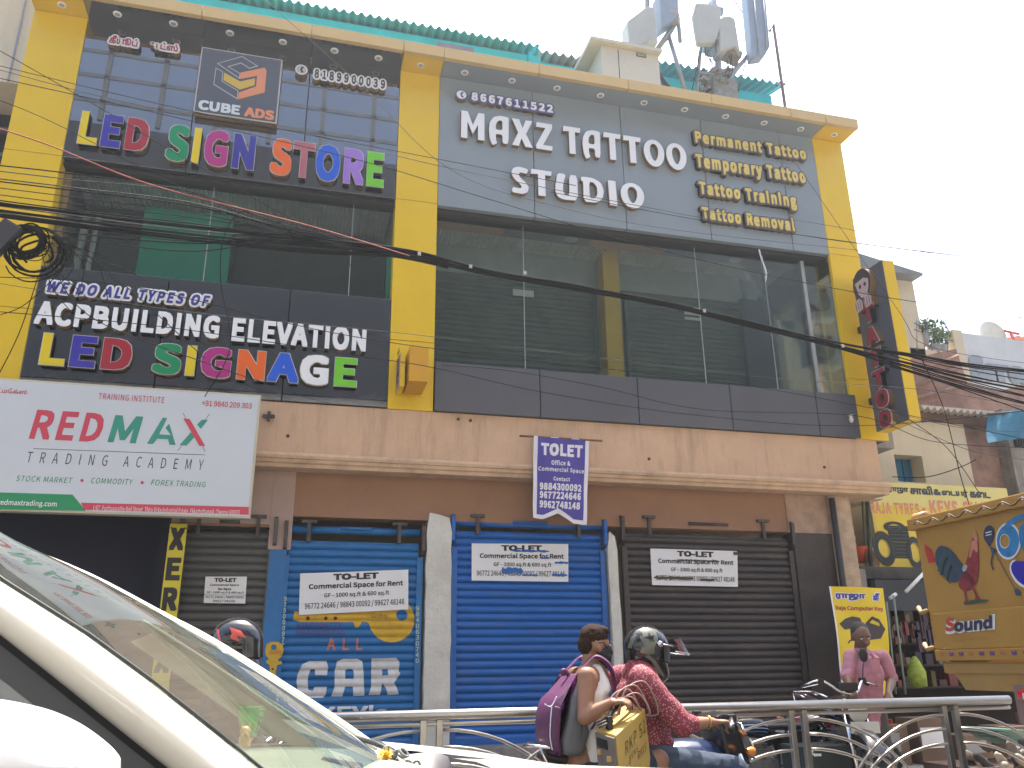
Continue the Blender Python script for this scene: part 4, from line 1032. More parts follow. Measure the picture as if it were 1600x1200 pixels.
b = MB(); a = W(1002, 86, CY_-.01); b.box(a.x-.09, a.x+.09, CY_-.012, CY_-.002, a.z-.04, a.z+.04); b.build('vent', mat('vent_dark', (.1, .1, .09), .6), t)
text_y('GUO', (a.x-.07, a.x+.07, a.z-.025, a.z+.025), CY_-.015, [CAB], t, 'plate_lettering', bold=.03)
b = MB(); b.box(x0, x0+.1, CY_, CY_+.9, 9.6, 9.9); b.box(x1-.1, x1, CY_, CY_+.9, 9.6, 9.9); b.build('plinth', CONC, t)
# antennas and mast
GPIPE = mat('galvanised_pipe', (.30, .32, .36), .5, metal=.4, var=.15, scale=8)
ANT = mat('antenna_radome', (.40, .41, .38), .55, var=.06); ANTB = mat('antenna_blue_grey', (.22, .28, .36), .5, var=.08)
AY = 11.3
def Q(u, v, y=AY): return W(880+u*.225, v*.225, y)
t = thing('telecom_mast', 'grey steel pipe mast with slanting arms carrying the rooftop antennas', 'mast', tuple(Q(1060, 650)))
def pipe(p, r, n='pipe', y=AY): b = MB(); b.tube([Q(u, v, y) for u, v in p], r, 10); b.build(n, GPIPE, t)
pipe([(1035, -160), (1050, 120), (1075, 420), (1082, 700)], .06, 'mast_pole')
pipe([(655, 340), (800, 130)], .05, 'arm'); pipe([(1075, 640), (1320, 330)], .055, 'arm'); pipe([(730, 240), (850, 640)], .042, 'strut'); pipe([(968, 30), (955, 350), (930, 650)], .028, 'strut')
pipe([(795, 100), (812, 290)], .04, 'pipe'); pipe([(585, -100), (583, 60)], .045, 'pipe')
b = MB()
rnd = random.Random(4)
for k in range(44):
    q = Q(rnd.uniform(945, 1165), rnd.uniform(470, 640), AY+rnd.uniform(-.15, .15)); b.cbox(q, rnd.uniform(.02, .16), rnd.uniform(.02, .10), rnd.uniform(.02, .08), Euler((rnd.uniform(-.4, .4), rnd.uniform(-.4, .4), rnd.uniform(0, 3))).to_matrix())
o = b.build('clamp_cluster', mat('weathered_metal', (.22, .22, .2), .6, metal=.3, var=.3, scale=12), t); o['kind'] = 'stuff'
b = MB()
for k in range(14):
    q = Q(rnd.uniform(985, 1085), rnd.uniform(20, 420), AY+rnd.uniform(-.12, .12)); b.cbox(q, rnd.uniform(.05, .16), rnd.uniform(.05, .16), rnd.uniform(.05, .2), Euler((rnd.uniform(-.4, .4), rnd.uniform(-.4, .4), rnd.uniform(0, 3))).to_matrix())
o = b.build('mounting_hardware', ANTB, t); o['kind'] = 'stuff'
b = MB(); b.box(Q(960, 0).x, Q(1120, 0).x, 11.2, 11.6, 9.7, Q(1000, 540).z); b.build('junction_box', mat('weathered_metal', (.22, .22, .2), .6, metal=.3, var=.3, scale=12), t, bevel=.01)
for k in range(9):
    p0 = Q(rnd.uniform(1000, 1090), rnd.uniform(60, 420)); p1 = Q(rnd.uniform(880, 1200), 640); mdl = p0.lerp(p1, .5)+Vector((rnd.uniform(-.3, .3), rnd.uniform(-.2, .1), -.2))
    b = MB(); b.tube(spline([p0, mdl, p1], 8), .010, 5); b.build('feeder_cable', BLACK, t)
for k in range(6):
    p0 = Q(640, 380+k*14); p1 = Q(700+k*38, 640); mdl = p0.lerp(p1, .4)+Vector((0, 0, -.25)); b = MB(); b.tube(spline([p0, mdl, p1], 8), .013, 5); b.build('feeder_cable', BLACK, t)
b = MB(); b.tube(spline([Q(1180, -10), Q(1280, 160), Q(1280, 350), Q(1215, 640)], 8), .012, 5); b.build('feeder_cable', BLACK, t)
b = MB(); b.tube(spline([Q(800, 150), Q(740, 250), Q(655, 380), Q(655, 560)], 8), .014, 5); b.build('feeder_cable', BLACK, t)
def radome(name, label, pts, d, m, nose=0):
    """face outline in the crop, extruded back with rounded edges; a grey underside"""
    t2 = thing(name, label, 'antenna', tuple(Q(*pts[0])), 'rooftop antennas')
    ps = [Q(u, v, AY-.25) for u, v in pts]
    b = MB(); b.prism([(p.x, p.z) for p in ps], AY-.25, AY-.25+d); b.build('radome', m, t2, bevel=.03)
    return t2
radome('antenna', 'cream box antenna standing just above the cabinet, left of the arms', [(445, 145), (585, 38), (635, 50), (660, 300), (600, 268), (535, 318), (458, 310)], .3, ANT)
t2 = radome('antenna', 'white drum shaped antenna cut off by the top of the photo', [(665, -60), (800, -60), (805, 110), (690, 190)], .34, ANTB)
b = MB(); q = Q(748, 135, AY-.1); b.lathe(q, [(0, -.1), (.13, -.09), (.155, 0), (.15, .12), (0, .13)], 20, M=Matrix.Rotation(.2, 3, 'X')); b.build('end_cap', mat('antenna_end_cap', (.34, .29, .26), .6), t2)
radome('antenna', 'flat pale antenna panel fixed at the left of the mast', [(905, 95), (922, 20), (1000, 22), (1095, 40), (1098, 180), (1050, 300), (940, 300)], .12, ANT)
t2 = radome('antenna', 'cream rounded antenna box at the right of the mast', [(1085, 140), (1110, 112), (1160, 108), (1195, 130), (1235, 380), (1200, 320), (1090, 355)], .3, ANT)
b = MB(); q = Q(1170, 390, AY-.05); b.cbox(q, .3, .25, .16, Matrix.Rotation(.3, 3, 'Y')); b.build('connector_tray', mat('connector_metal', (.2, .18, .16), .6, var=.4, scale=20), t2)
t2 = radome('antenna', 'long tilted blue grey panel antenna at the top right', [(1272, -60), (1405, -60), (1438, 320), (1400, 390), (1320, 400), (1308, 320)], .22, ANTB)
b = MB(); b.tube([Q(1325, -40, AY-.27), Q(1360, 380, AY-.27)], .012, 6); b.tube([Q(1390, -40, AY-.27), Q(1415, 350, AY-.27)], .012, 6); b.build('edge_rib', GPIPE, t2)
t = thing('pipe_frame', 'thin steel pipe frame standing at the right end of the roof', 'pipe frame', tuple(Q(1545, 745)))
b = MB(); b.tube([Q(1435, 215), Q(1460, 172), (Q(1545, 760).x, AY, 9.6)], .03, 8); b.tube([Q(1480, 600), Q(1515, 555)], .02, 8); b.build('pipe', mat('mauve_pipe', (.2, .16, .2), .6), t)

# ================================================================ NEIGHBOURS ON THE RIGHT
NY = 11.0
nb = thing('cream_house', 'cream plastered neighbour house with a blue window and planted roof terrace', 'house', (11, 12, 0))
def N(b, n, m, **k): return b.build(n, m, nb, **k)
zr = W(1450, 500, 12.3).z
wx0, wx1, wz0, wz1 = W(1397, 712, NY).x, W(1440, 712, NY).x, W(1397, 752, NY).z, W(1397, 710, NY).z
xr = W(1512, 700, NY).x
ztp = W(1440, 640, NY).z
b = MB(); b.box(8.7, wx0, NY, NY+.4, 3.0, ztp); b.box(wx1, xr, NY, NY+.4, 3.0, ztp); b.box(wx0, wx1, NY, NY+.4, wz1, ztp); b.box(wx0, wx1, NY, NY+.4, 3.0, wz0); b.box(8.7, xr, NY+2.9, NY+3, 3, ztp); b.box(8.7, xr, NY+.4, NY+3, ztp-.1, ztp); N(b, 'wall', CREAMW)
b = MB(); b.box(wx0, wx1, NY+.3, NY+.33, wz0, wz1); w_ = N(b, 'window', PLAINBLUE)
for f in (.0, .7, .93): b = MB(); b.box(wx0+(wx1-wx0)*f, wx0+(wx1-wx0)*f+.03, NY+.27, NY+.3, wz0, wz1); o = b.build('frame', PLAINBLUE); o.parent = w_
b = MB()
for k in range(7): b.box(wx0+.06+.05*k, wx0+.085+.05*k, NY+.24, NY+.27, wz0, wz0+.02+.05*random.random())
o = b.build('sill_clutter', PAPER); o.parent = w_; o['kind'] = 'stuff'
# upper terrace storey set back
TYy = 12.6
a, c, d = W(1400, 430, TYy), W(1462, 480, TYy), W(1418, 590, TYy)
b = MB(); b.box(9.4, W(1422, 420, TYy).x, TYy, TYy+2, 4, W(1415, 425, TYy).z); N(b, 'stair_tower', CREAMW)
b = MB(); p0, p1 = W(1390, 392, TYy-.2), W(1436, 430, TYy-.2); b.hexa([(p0.x-1, TYy-.3, p1.z-.05), (p1.x, TYy-.3, p1.z-.05), (p1.x, TYy+2, p1.z-.05), (p0.x-1, TYy+2, p1.z-.05), (p0.x-1, TYy-.3, p1.z+.3), (p1.x, TYy-.3, p1.z), (p1.x, TYy+2, p1.z), (p0.x-1, TYy+2, p1.z+.3)]); N(b, 'canopy', mat('grey_canopy', (.2, .22, .23), .7))
b = MB(); q0, q1 = W(1424, 520, TYy), W(1500, 560, TYy); b.box(q0.x-.1, q1.x, TYy, TYy+1.5, 4, W(1440, 545, TYy).z); N(b, 'terrace_parapet', CREAMW)
b = MB(); q = W(1492, 520, TYy); b.box(q.x-.1, q.x+.12, TYy-.05, TYy+.2, 6, W(1492, 517, TYy).z); N(b, 'terrace_pier', CREAMW)
rail = MB()
for v0, v1 in ((505, 522), (515, 534)): rail.tube([W(1428, v0, TYy), W(1492, v1, TYy)], .015, 6)
for u in (1432, 1444, 1456, 1468, 1480): rail.tube([W(u, 500+ (u-1430)*.25, TYy), W(u+1, 548, TYy)], .012, 6)
rail.tube([W(1447, 496, TYy), W(1450, 520, TYy)], .02, 6); rail.tube([W(1473, 500, TYy), W(1484, 520, TYy)], .014, 6)
N(rail, 'terrace_railing', GPIPE)
# potted plants on the terrace
LEAF = mat('leaf_green', (.10, .17, .05), .6, var=.35, scale=20)
def foliage(center, r, n, seed, size=.06, flat=1):
    rr = random.Random(seed); b = MB()
    for i in range(n):
        d = Vector((rr.gauss(0, 1), rr.gauss(0, 1), rr.gauss(0, 1)*flat)).normalized()*r*rr.random()**.4
        p = Vector(center)+d; e = Euler((rr.uniform(0, 6), rr.uniform(0, 6), rr.uniform(0, 6))).to_matrix(); s = size*rr.uniform(.6, 1.3)
        b.add([p, p+e@Vector((s*.35, s*.5, 0)), p+e@Vector((0, s*1.2, .1*s)), p+e@Vector((-s*.35, s*.5, 0))], [(0, 1, 2, 3)])
    return b
for k, (u, v, r_) in enumerate(((1455, 520, .3), (1438, 512, .18), (1466, 528, .2))):
    q = W(u, v, TYy+.1); t = thing('potted_plant', ['bushy green plant in the middle of the terrace railing', 'thin green plant at the left end of the terrace railing', 'small green plant near the terrace pier'][k], 'plant', tuple(q))
    foliage(q, r_, 170, k, .08).build('foliage', LEAF, t)['kind'] = 'stuff'
    b = MB(); b.lathe((q.x, q.y, q.z-r_-.22), [(0, 0), (.1, 0), (.14, .24), (.13, .24), (.12, .2)], 14); b.build('pot', mat('cement_pot', (.32, .3, .28), .9), t)
# red-brown ruin wall, awning tiles, stained house, blue tarpaulins
RYY = 11.6
t = thing('ruined_wall', 'weathered red brown gable wall behind the dark cables', 'wall', tuple(W(1450, 610, RYY)))
pts = [W(u, v, RYY) for u, v in ((1385, 575), (1425, 560), (1494, 545), (1512, 600), (1560, 612), (1600, 600), (1640, 620), (1640, 700), (1385, 665))]
b = MB(); b.prism([(p.x, p.z) for p in pts], RYY, RYY+.4); b.build('masonry', RUIN, t)
for (p0, p1) in (((1420, 625), (1508, 600)), ((1424, 608), (1500, 572)), ((1430, 582), (1496, 556))):
    a, c = W(*p0, RYY-.03), W(*p1, RYY-.03); b = MB(); b.tube([a, c], .035, 6); b.build('ledge', RUIN, t)
t = thing('tile_awning', 'row of pointed white edged tiles along the top of the cream wall', 'awning', tuple(W(1480, 645, NY-.1)))
for k in range(11):
    u = 1437+k*10.4; v = 638+k*.9
    a, c, d = W(u, v-2, NY-.15), W(u+9.8, v-2+.5, NY-.15), W(u+3.5, v+4, NY-.15); b = MB(); b.prism([(a.x, a.z+.02), (a.x, a.z), (d.x, d.z), (c.x, c.z), (c.x, c.z+.02)], NY-.2, NY+.25); b.build('tile', mat('pale_tile', (.5, .46, .42), .8, var=.15), t)
b = MB(); a, c = W(1437, 647, NY-.02), W(1560, 660, NY-.02); b.box(a.x-.5, c.x, NY-.05, NY+.2, a.z-.12, a.z+.1); b.build('batten', mat('old_timber', (.12, .07, .05), .9, var=.3), t)
t = thing('stained_house', 'narrow grey house with black water stains at the right edge', 'house', tuple(W(1580, 700, 10.9)))
a, c = W(1566, 650, 10.9), W(1600, 655, 10.9)
b = MB(); b.box(a.x+.02, a.x+4, 10.9, 14, 2.5, W(1590, 640, 10.9).z); b.build('wall', CONC, t)
b = MB(); b.box(xr+.005, a.x+.01, 11.15, 14, 2.5, W(1540, 660, 11.1).z); b.build('stained_pier', RUIN, t)
a, c = W(1584, 686, 10.88), W(1602, 700, 10.88)
b = MB(); b.box(a.x, c.x, 10.86, 10.89, c.z, a.z); w_ = b.build('window', DARKBACK, t)
for k in range(4): b = MB(); xx = a.x+.05*k+.02; b.box(xx, xx+.012, 10.84, 10.858, c.z, a.z); o = b.build('grille_bar', IRON); o.parent = w_
TARP = mat('blue_tarpaulin', (.01, .14, .24), .55, var=.15, scale=4, bump=.01, bscale=6)
t = thing('tarpaulin_awning', 'bright blue tarpaulin awning under the grey sign at the right edge', 'awning', tuple(W(1570, 660, 10.4)))
rows = []
for j in range(7):
    r = []
    for i in range(13):
        u = 1545+ i*8; v = 647-i*.9 + j*(7.5-.05*i); q = W(u, v, 10.5-.02*j); q.y += .05*math.sin(i*.9+j*.5); r.append(q)
    rows.append(r)
b = MB(); b.grid(rows); b.grid([[p+Vector((0, .01, 0)) for p in r] for r in rows]); b.build('sheet', TARP, t)
b = MB(); b.tube([W(1543, 648, 10.5), W(1650, 636, 10.5)], .02, 6); b.build('pole', IRON, t)
GY_ = 14.0
t = thing('rooftop_billboard', 'large faded grey billboard with raised Tamil letters behind the cables', 'billboard', tuple(W(1550, 570, GY_)))
pts = [W(u, v, GY_) for u, v in ((1489, 518), (1760, 555), (1770, 650), (1504, 612))]
b = MB(); b.prism([(p.x, p.z) for p in pts], GY_, GY_+.1); b.build('board', mat('faded_grey_board', (.52, .54, .55), .6, var=.06, dirt=.3, dirt_rgb=(.3, .33, .36)), t)
text_y('\u0b95\u0bc0\u0bb3\u0bb5\u0b95\u0bcd', box_px((1508, 592), (1640, 566), GY_-.05), GY_-.05, [mat('faded_letter', (.25, .29, .33), .6, var=.1), GPIPE], t, 'raised_lettering', depth=.05, bold=.06)
b = MB(); b.box(W(1530, 600, GY_).x, W(1534, 600, GY_).x, GY_+.1, GY_+.2, 2.5, 7.0); b.box(W(1640, 600, GY_).x, W(1644, 600, GY_).x, GY_+.1, GY_+.2, 2.5, 7.0); b.build('post', IRON, t)
t = thing('satellite_dish', 'satellite dish tilted behind the faded grey billboard', 'satellite dish', tuple(W(1545, 528, GY_+.4)))
q = W(1546, 527, GY_+.4); Mx = Matrix.Rotation(R(60), 3, 'Y') @ Matrix.Rotation(R(10), 3, 'X')
b = MB(); b.lathe(q, [(0, 0), (.12, .01), (.24, .045), (.36, .1), (.37, .11), (.36, .12)], 24, M=Mx); b.build('reflector', mat('dish_grey', (.42, .42, .4), .5), t)
b = MB(); b.tube([q+Mx@Vector((.3, 0, .08)), q+Mx@Vector((0, 0, .35))], .012, 6); b.tube([q, (q.x, q.y+.1, q.z-.8)], .03, 8); b.build('feed_arm', GPIPE, t)
t = thing('red_post', 'red T shaped post above the grey billboard', 'post', tuple(W(1586, 540, GY_+.3)))
b = MB(); b.tube([W(1589, 560, GY_+.3), W(1580, 520, GY_+.3)], .04, 6); b.tube([W(1565, 516, GY_+.3), W(1592, 522, GY_+.3)], .03, 6); b.build('post', mat('red_oxide', (.4, .06, .05), .6), t)
t = thing('roof_awning', 'small salmon corrugated roof corner at the far right edge', 'roof', tuple(W(1595, 525, GY_+.4)))
q = W(1588, 528, GY_+.4); sheet(q.x, q.x+2, GY_+.3, q.z, GY_+1.5, q.z+.3, .1, .02).build('roof_sheet', mat('salmon_sheet', (.5, .2, .13), .7), t)

# tyre and key shop
t = thing('tyre_shop_board', 'yellow tyre and key shop board with printed tyres and Tamil heading', 'sign', tuple(W(1460, 820, 10.6)))
KY = 10.6
YB = mat('pale_yellow_board', (.66, .58, .20), .5, var=.05, dirt=.3, dirt_rgb=(.6, .55, .35))
a, c = W(1355, 752, KY), W(1358, 892, KY); x1 = W(1573, 765, KY).x
b = MB(); b.box(a.x, x1, KY, KY+.04, c.z, a.z); b.build('board', YB, t)
b = MB(); b.box(a.x+.02, x1, KY-.004, KY-.001, c.z, a.z-.36); b.build('yellow_field', mat('bright_yellow_field', (.68, .50, .05), .5, var=.05, dirt=.3, dirt_rgb=(.62, .52, .2)), t)
DPRINT = mat('dark_slate_print', (.05, .055, .07), .5, var=0)
def c7(u, v): return (1250+u*.3834, 740+v*.3834)
text_y('\u0bb0\u0bbe\u0b9c\u0bbe', box_px(c7(362, 80), c7(440, 58), KY), KY-.005, [DPRINT], t, 'printed_line', bold=.05)
text_y('\u0b9a\u0bbe\u0bb5\u0bbf', box_px(c7(450, 84), c7(535, 52), KY), KY-.005, [DPRINT], t, 'printed_line', bold=.05)
text_y('&', box_px(c7(545, 88), c7(570, 64), KY), KY-.005, [DPRINT], t, 'printed_line', bold=.05)
text_y('\u0bc8\u0b9f\u0baf\u0bb0\u0bcd', box_px(c7(580, 95), c7(680, 66), KY), KY-.005, [DPRINT], t, 'printed_line', bold=.05)
text_y('\u0b95\u0bc8\u0b9f', box_px(c7(694, 98), c7(772, 76), KY), KY-.005, [DPRINT], t, 'printed_line', bold=.05)
SALP = mat('salmon_board_print', (.62, .24, .15), .5, var=0)
def serif(txt, bl, tr, y, m, par, bold=.04): 
    return text_y(txt, box_px(bl, tr, y), y, [m], par, 'printed_line', bold=bold, spacing=1.08)
serif('RAJA TYRES', c7(290, 162), c7(483, 122), KY-.006, SALP, t); serif('&', c7(497, 166), c7(520, 140), KY-.006, SALP, t); serif('KEYS SHOP', c7(535, 170), c7(790, 118), KY-.006, SALP, t)
def tyre_print(u, v, rx, rz, par, y, hole=.52, tilt=0):
    q = W(u, v, y); sx = rx; sz = rz
    def E(kx, kz, n=30): 
        return [(q.x+math.cos(R(tilt))*kx*sx*math.cos(2*math.pi*i/n)-math.sin(R(tilt))*kz*sz*math.sin(2*math.pi*i/n), q.z+math.sin(R(tilt))*kx*sx*math.cos(2*math.pi*i/n)+math.cos(R(tilt))*kz*sz*math.sin(2*math.pi*i/n)) for i in range(n)]
    tg = mat('tyre_print_dark', (.016, .02, .018), .6, var=.3, scale=30); tl = mat('tyre_print_light', (.11, .135, .13), .6, var=.2, scale=40)
    poly_y([E(1, 1), E(hole, hole)], y, [tg], par, 'printed_tyre'); [poly_y([E(q_+.012, q_+.012), E(q_, q_)], y-.002, [tl], par, 'printed_tread') for q_ in (.94, .87, .80, .73)]; poly_y([E(hole+.06, hole+.06), E(hole, hole)], y-.002, [tl], par, 'printed_tread')
b = MB(); q0, q1 = c7(374, 345), c7(436, 215); bb = box_px(q0, q1, KY); b.box(bb[0], bb[1], KY-.0105, KY-.0095, bb[2], bb[3]); b.build('printed_stack', mat('tyre_print_dark', (.016, .02, .018), .6, var=.3, scale=30), t)
for k in range(9):
    z = bb[2]+(bb[3]-bb[2])*(k+.5)/9; m_ = mat('tyre_print_light', (.11, .135, .13), .6, var=.2, scale=40) if k != 4 else mat('board_gap', (.3, .26, .08), .5)
    b = MB(); b.box(bb[0]+.01, bb[1]-.01, KY-.0115, KY-.0108, z-.003, z+.003); b.build('printed_tread', m_, t)
tyre_print(*c7(385, 218), .19, .085, t, KY-.013)
tyre_print(*c7(343, 305), .19, .26, t, KY-.017, hole=.5, tilt=8); tyre_print(*c7(470, 322), .14, .24, t, KY-.017, hole=.6)
b = MB(); b.tube([W(1353, 745, KY-.05), W(1363, 925, KY-.05)], .03, 8); b.tube([W(1345, 750, KY-.05), W(1356, 925, KY-.05)], .012, 6); b.build('frame_post', mat('green_black_post', (.03, .06, .04), .6), t)

sh = thing('tyre_key_shop', 'dark cluttered open shop front beneath the yellow tyre board', 'shop', (10, 11, 0))
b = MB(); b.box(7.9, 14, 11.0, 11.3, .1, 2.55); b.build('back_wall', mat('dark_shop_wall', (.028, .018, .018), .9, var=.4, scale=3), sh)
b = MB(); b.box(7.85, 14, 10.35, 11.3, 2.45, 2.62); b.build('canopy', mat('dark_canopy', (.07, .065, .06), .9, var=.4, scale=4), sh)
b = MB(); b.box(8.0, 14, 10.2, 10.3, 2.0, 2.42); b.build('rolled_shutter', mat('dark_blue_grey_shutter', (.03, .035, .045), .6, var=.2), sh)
for k, zz in enumerate((1.85, 1.55, 1.25, .95)):
    b = MB(); b.box(7.95, 12.5, 10.6, 10.95, zz, zz+.025); b.build('shelf', mat('dark_shelf', (.05, .03, .025), .8), sh)
rr = random.Random(11)
cols = [(.09, .03, .03), (.14, .1, .07), (.04, .05, .07), (.18, .16, .12), (.05, .03, .06), (.12, .09, .02), (.2, .05, .05)]
gm = [mat('goods_%s' % n, c, .6, var=.2) for n, c in zip(('maroon', 'tan', 'slate', 'cream', 'plum', 'ochre', 'red'), cols)]
b = MB()
for zz in (1.875, 1.575, 1.275, .975):
    x = 8.0
    while x < 12.4:
        w = rr.uniform(.06, .2); h = rr.uniform(.06, .22); b.box(x, x+w, 10.65, 10.85, zz, zz+h, rr.randrange(7)); x += w+rr.uniform(.01, .12)
o = b.build('shelf_goods', gm, sh); o['kind'] = 'stuff'
b = MB()
for k in range(46):
    x = rr.uniform(8.1, 9.9); z = rr.uniform(1.72, 1.95); b.box(x, x+rr.uniform(.02, .07), 10.3, 10.34, z-rr.uniform(.08, .3), z, rr.randrange(7))
o = b.build('hanging_goods', gm, sh); o['kind'] = 'stuff'
for (u0, v0, u1, v1) in ((1415, 925, 1444, 895), (1390, 935, 1400, 928)):
    b = MB(); b.tube([W(u0, v0, 10.1), W(u1, v1, 10.1)], .025, 6); b.build('tube_light', mat('white_tube', (.7, .7, .7), .4), sh)
b = MB(); q = W(1432, 1050, 9.9); b.lathe((q.x, 9.9, q.z-.2), [(0, 0), (.11, .02), (.12, .2), (.05, .36), (.02, .4)], 12); b.build('green_bag', mat('lime_bag', (.25, .32, .03), .6, var=.4, scale=15), sh)
for (u0, u1, v0) in ((1396, 1415, 930), (1385, 1400, 940)): b = MB(); b.tube([W(u0, v0, 9.8), W(u1, 1085, 9.8)], .014, 6); b.build('door_pole', mat('pale_green_pole', (.2, .26, .2), .6), sh)
# rubble wall and clutter in the gap
t = thing('broken_wall', 'low broken concrete wall in the gap beside the building', 'wall', tuple(W(1335, 880, 10.4)))
a, c = W(1312, 888, 10.3), W(1352, 888, 10.3); b = MB(); b.box(a.x, c.x, 10.3, 10.6, .15, a.z); b.build('pier', CONC, t, bevel=.02)
b = MB(); b.box(a.x-.3, c.x+.8, 11.6, 11.8, 2.0, 3.4); b.build('back_wall', CONC, t)
b = MB(); a = W(1330, 840, 11.55)
for i in range(5):
    for j in range(2): b.lathe((a.x-.2+.13*i, 11.58, a.z-.14+j*.13), [(.055, 0), (.055, -.02), (.04, -.02)], 10, axis='Y')
b.build('jali_blocks', CONC, t)
t = thing('plastic_tub', 'red plastic tub lying in the gap above the broken wall', 'tub', tuple(W(1341, 867, 10.6)))
b = MB(); b.lathe(W(1341, 867, 10.7), [(0, -.12), (.12, -.12), (.17, .1), (.18, .11)], 18); b.build('tub_body', mat('orange_red_plastic', (.5, .08, .03), .4), t)
t = thing('neighbour_block', 'white and blue painted block glimpsed through the gap', 'building', tuple(W(1330, 790, 12.5)))
a, c = W(1316, 783, 12.5), W(1350, 812, 12.5); b = MB(); b.box(a.x-1, c.x+.4, 12.5, 13, 3.4, 4.6); b.build('wall', mat('pale_wall', (.55, .54, .5), .8), t)
b = MB(); b.box(a.x-.2, c.x+.2, 12.45, 12.49, W(1330, 794, 12.5).z, W(1330, 780, 12.5).z); b.build('blue_band', PLAINBLUE, t)

# key-cutting banner
KY2 = 9.7
t = thing('key_shop_banner', 'yellow computer key banner hung on the dark wall behind the man', 'banner', tuple(W(1345, 980, KY2)))
def kb(a, c, d=0):
    tl, tr_, br, bl = [W(u, v, KY2) for u, v in ((1299, 916), (1381, 919), (1396, 1100), (1322, 1100))]
    p = bl.lerp(br, a).lerp(tl.lerp(tr_, a), c); return (p.x, KY2+.015*math.sin(a*6+c*8)-d, p.z)
rows = [[Vector(kb(i/16, j/20)) for i in range(17)] for j in range(21)]
b = MB(); b.grid(rows); b.build('sheet', mat('banner_yellow', (.70, .52, .01), .45, var=.04), t)
b = MB(); b.grid([[Vector(kb(-.03, j/20)), Vector(kb(.0, j/20))] for j in range(21)]); b.build('pale_hem', BW, t)
def kc(u, v):  # crop coordinates of the banner to sheet coordinates
    U, V_ = 1250+u*.3834, 740+v*.3834
    q = W(U, V_, KY2)
    tl, tr_, br, bl = [W(x, y, KY2) for x, y in ((1299, 916), (1381, 919), (1396, 1100), (1322, 1100))]
    c = (q.z-bl.z)/(tl.z-bl.z); x0 = bl.x+(tl.x-bl.x)*c; x1 = br.x+(tr_.x-br.x)*c
    return ((q.x-x0)/(x1-x0), c)
def kt(txt, bl, tr, m, bold=.04, d=.004):
    V, Fs = raw_text(txt, bold, 1, 2); a, c = kc(*bl), kc(*tr); V = fit(V, (a[0], c[0], a[1], c[1]))
    meshobj('printed_line', solid(V, Fs, lambda x, z, dd: kb(x, z, d-dd), 0, 'printed_line', [m]), None, t)
kt('\u0bb0\u0bbe\u0b9c\u0bbe', (146, 518), (264, 485), BW, .13); kt('\u0b95\u0bc0', (288, 520), (328, 480), BW, .13)
kt('\u0bb0\u0bbe\u0b9c\u0bbe', (150, 515), (262, 488), INDIGO, .05, .006); kt('\u0b95\u0bc0', (292, 516), (325, 483), INDIGO, .05, .006)
kt('Raja Computer Key', (148, 560), (335, 538), MAROON, .03)
def kpoly(pts, m, d=.004, hole=None):
    pl = [[kc(u, v) for u, v in pts]] + ([[kc(u, v) for u, v in hole]] if hole else [])
    poly_y(pl, 0, [m], t, 'printed_key', 0, to3=lambda a, c, dd: kb(a, c, d))
KP = mat('key_print', (.045, .035, .04), .5, var=.1)
kpoly([(158, 612), (185, 590), (215, 580), (245, 585), (252, 600), (235, 622), (210, 630), (180, 636)], KP)
kpoly([(268, 605), (290, 578), (318, 590), (344, 630), (328, 668), (285, 675), (270, 640)], KP, hole=[(282, 605), (292, 592), (318, 605), (322, 618)])
kpoly([(190, 690), (200, 676), (225, 675), (228, 680), (203, 682), (196, 692)], KP)
# upper left neighbour
t = thing('left_neighbour_building', 'cream building with dark recess beyond the left yellow column', 'building', (-6, 11, 0))
a = W(28, 130, 11.0)
b = MB(); b.box(-12, W(58, 60, 11).x+.1, 11.0, 14, W(20, 130, 11).z, 12.5); b.build('wall', CREAMW, t)
b = MB(); b.box(-12, XL-.02, 11.8, 14, 0, a.z); b.build('recess', DARKBACK, t)
b = MB(); x = W(26, 60, 10.99).x; b.box(x, x+.02, 10.98, 11.0, a.z, 12); b.build('drain_line', GPIPE, t)
for v in (205, 245, 285): b = MB(); z = W(10, v, 11.6).z; b.box(-8, XL-.1, 11.6, 11.7, z, z+.06); b.build('louvre', mat('blue_grey_louvre', (.1, .13, .15), .6), t)

# ================================================================ ACROSS THE STREET (seen in the reflections)
op = thing('opposite_building', 'tall office block across the street behind the viewer with ribbon glazing', 'building', (0, -9, 0))
OY = -9.0
b = MB(); b.box(-24, 50, OY-10, OY, 0, 10.5); b.build('lower_wall', mat('opposite_pale_wall', (.55, .52, .47), .8, var=.1), op)
b = MB(); b.box(-24, 50, OY-10, OY+.1, 10.52, 20.5); b.build('dark_glazing', mat('opposite_dark_glass', (.03, .035, .04), .15, var=.1), op)
b = MB()
for x in range(-24, 50, 2): b.box(x-.09, x+.09, OY+.1, OY+.25, 20.6, 25.5)
for z in (21.4, 22.5, 23.6, 24.7): b.box(-24, 50, OY+.19, OY+.25, z-.08, z+.08)
b.build('steel_grid', mat('opposite_grid', (.09, .1, .11), .6), op)
b = MB()
for z in (3.4, 7.0):
    for x in range(-23, 48, 3): b.box(x, x+1.6, OY+.0, OY+.04, z-1.6, z)
b.build('window', mat('opposite_window', (.05, .06, .07), .2), op)

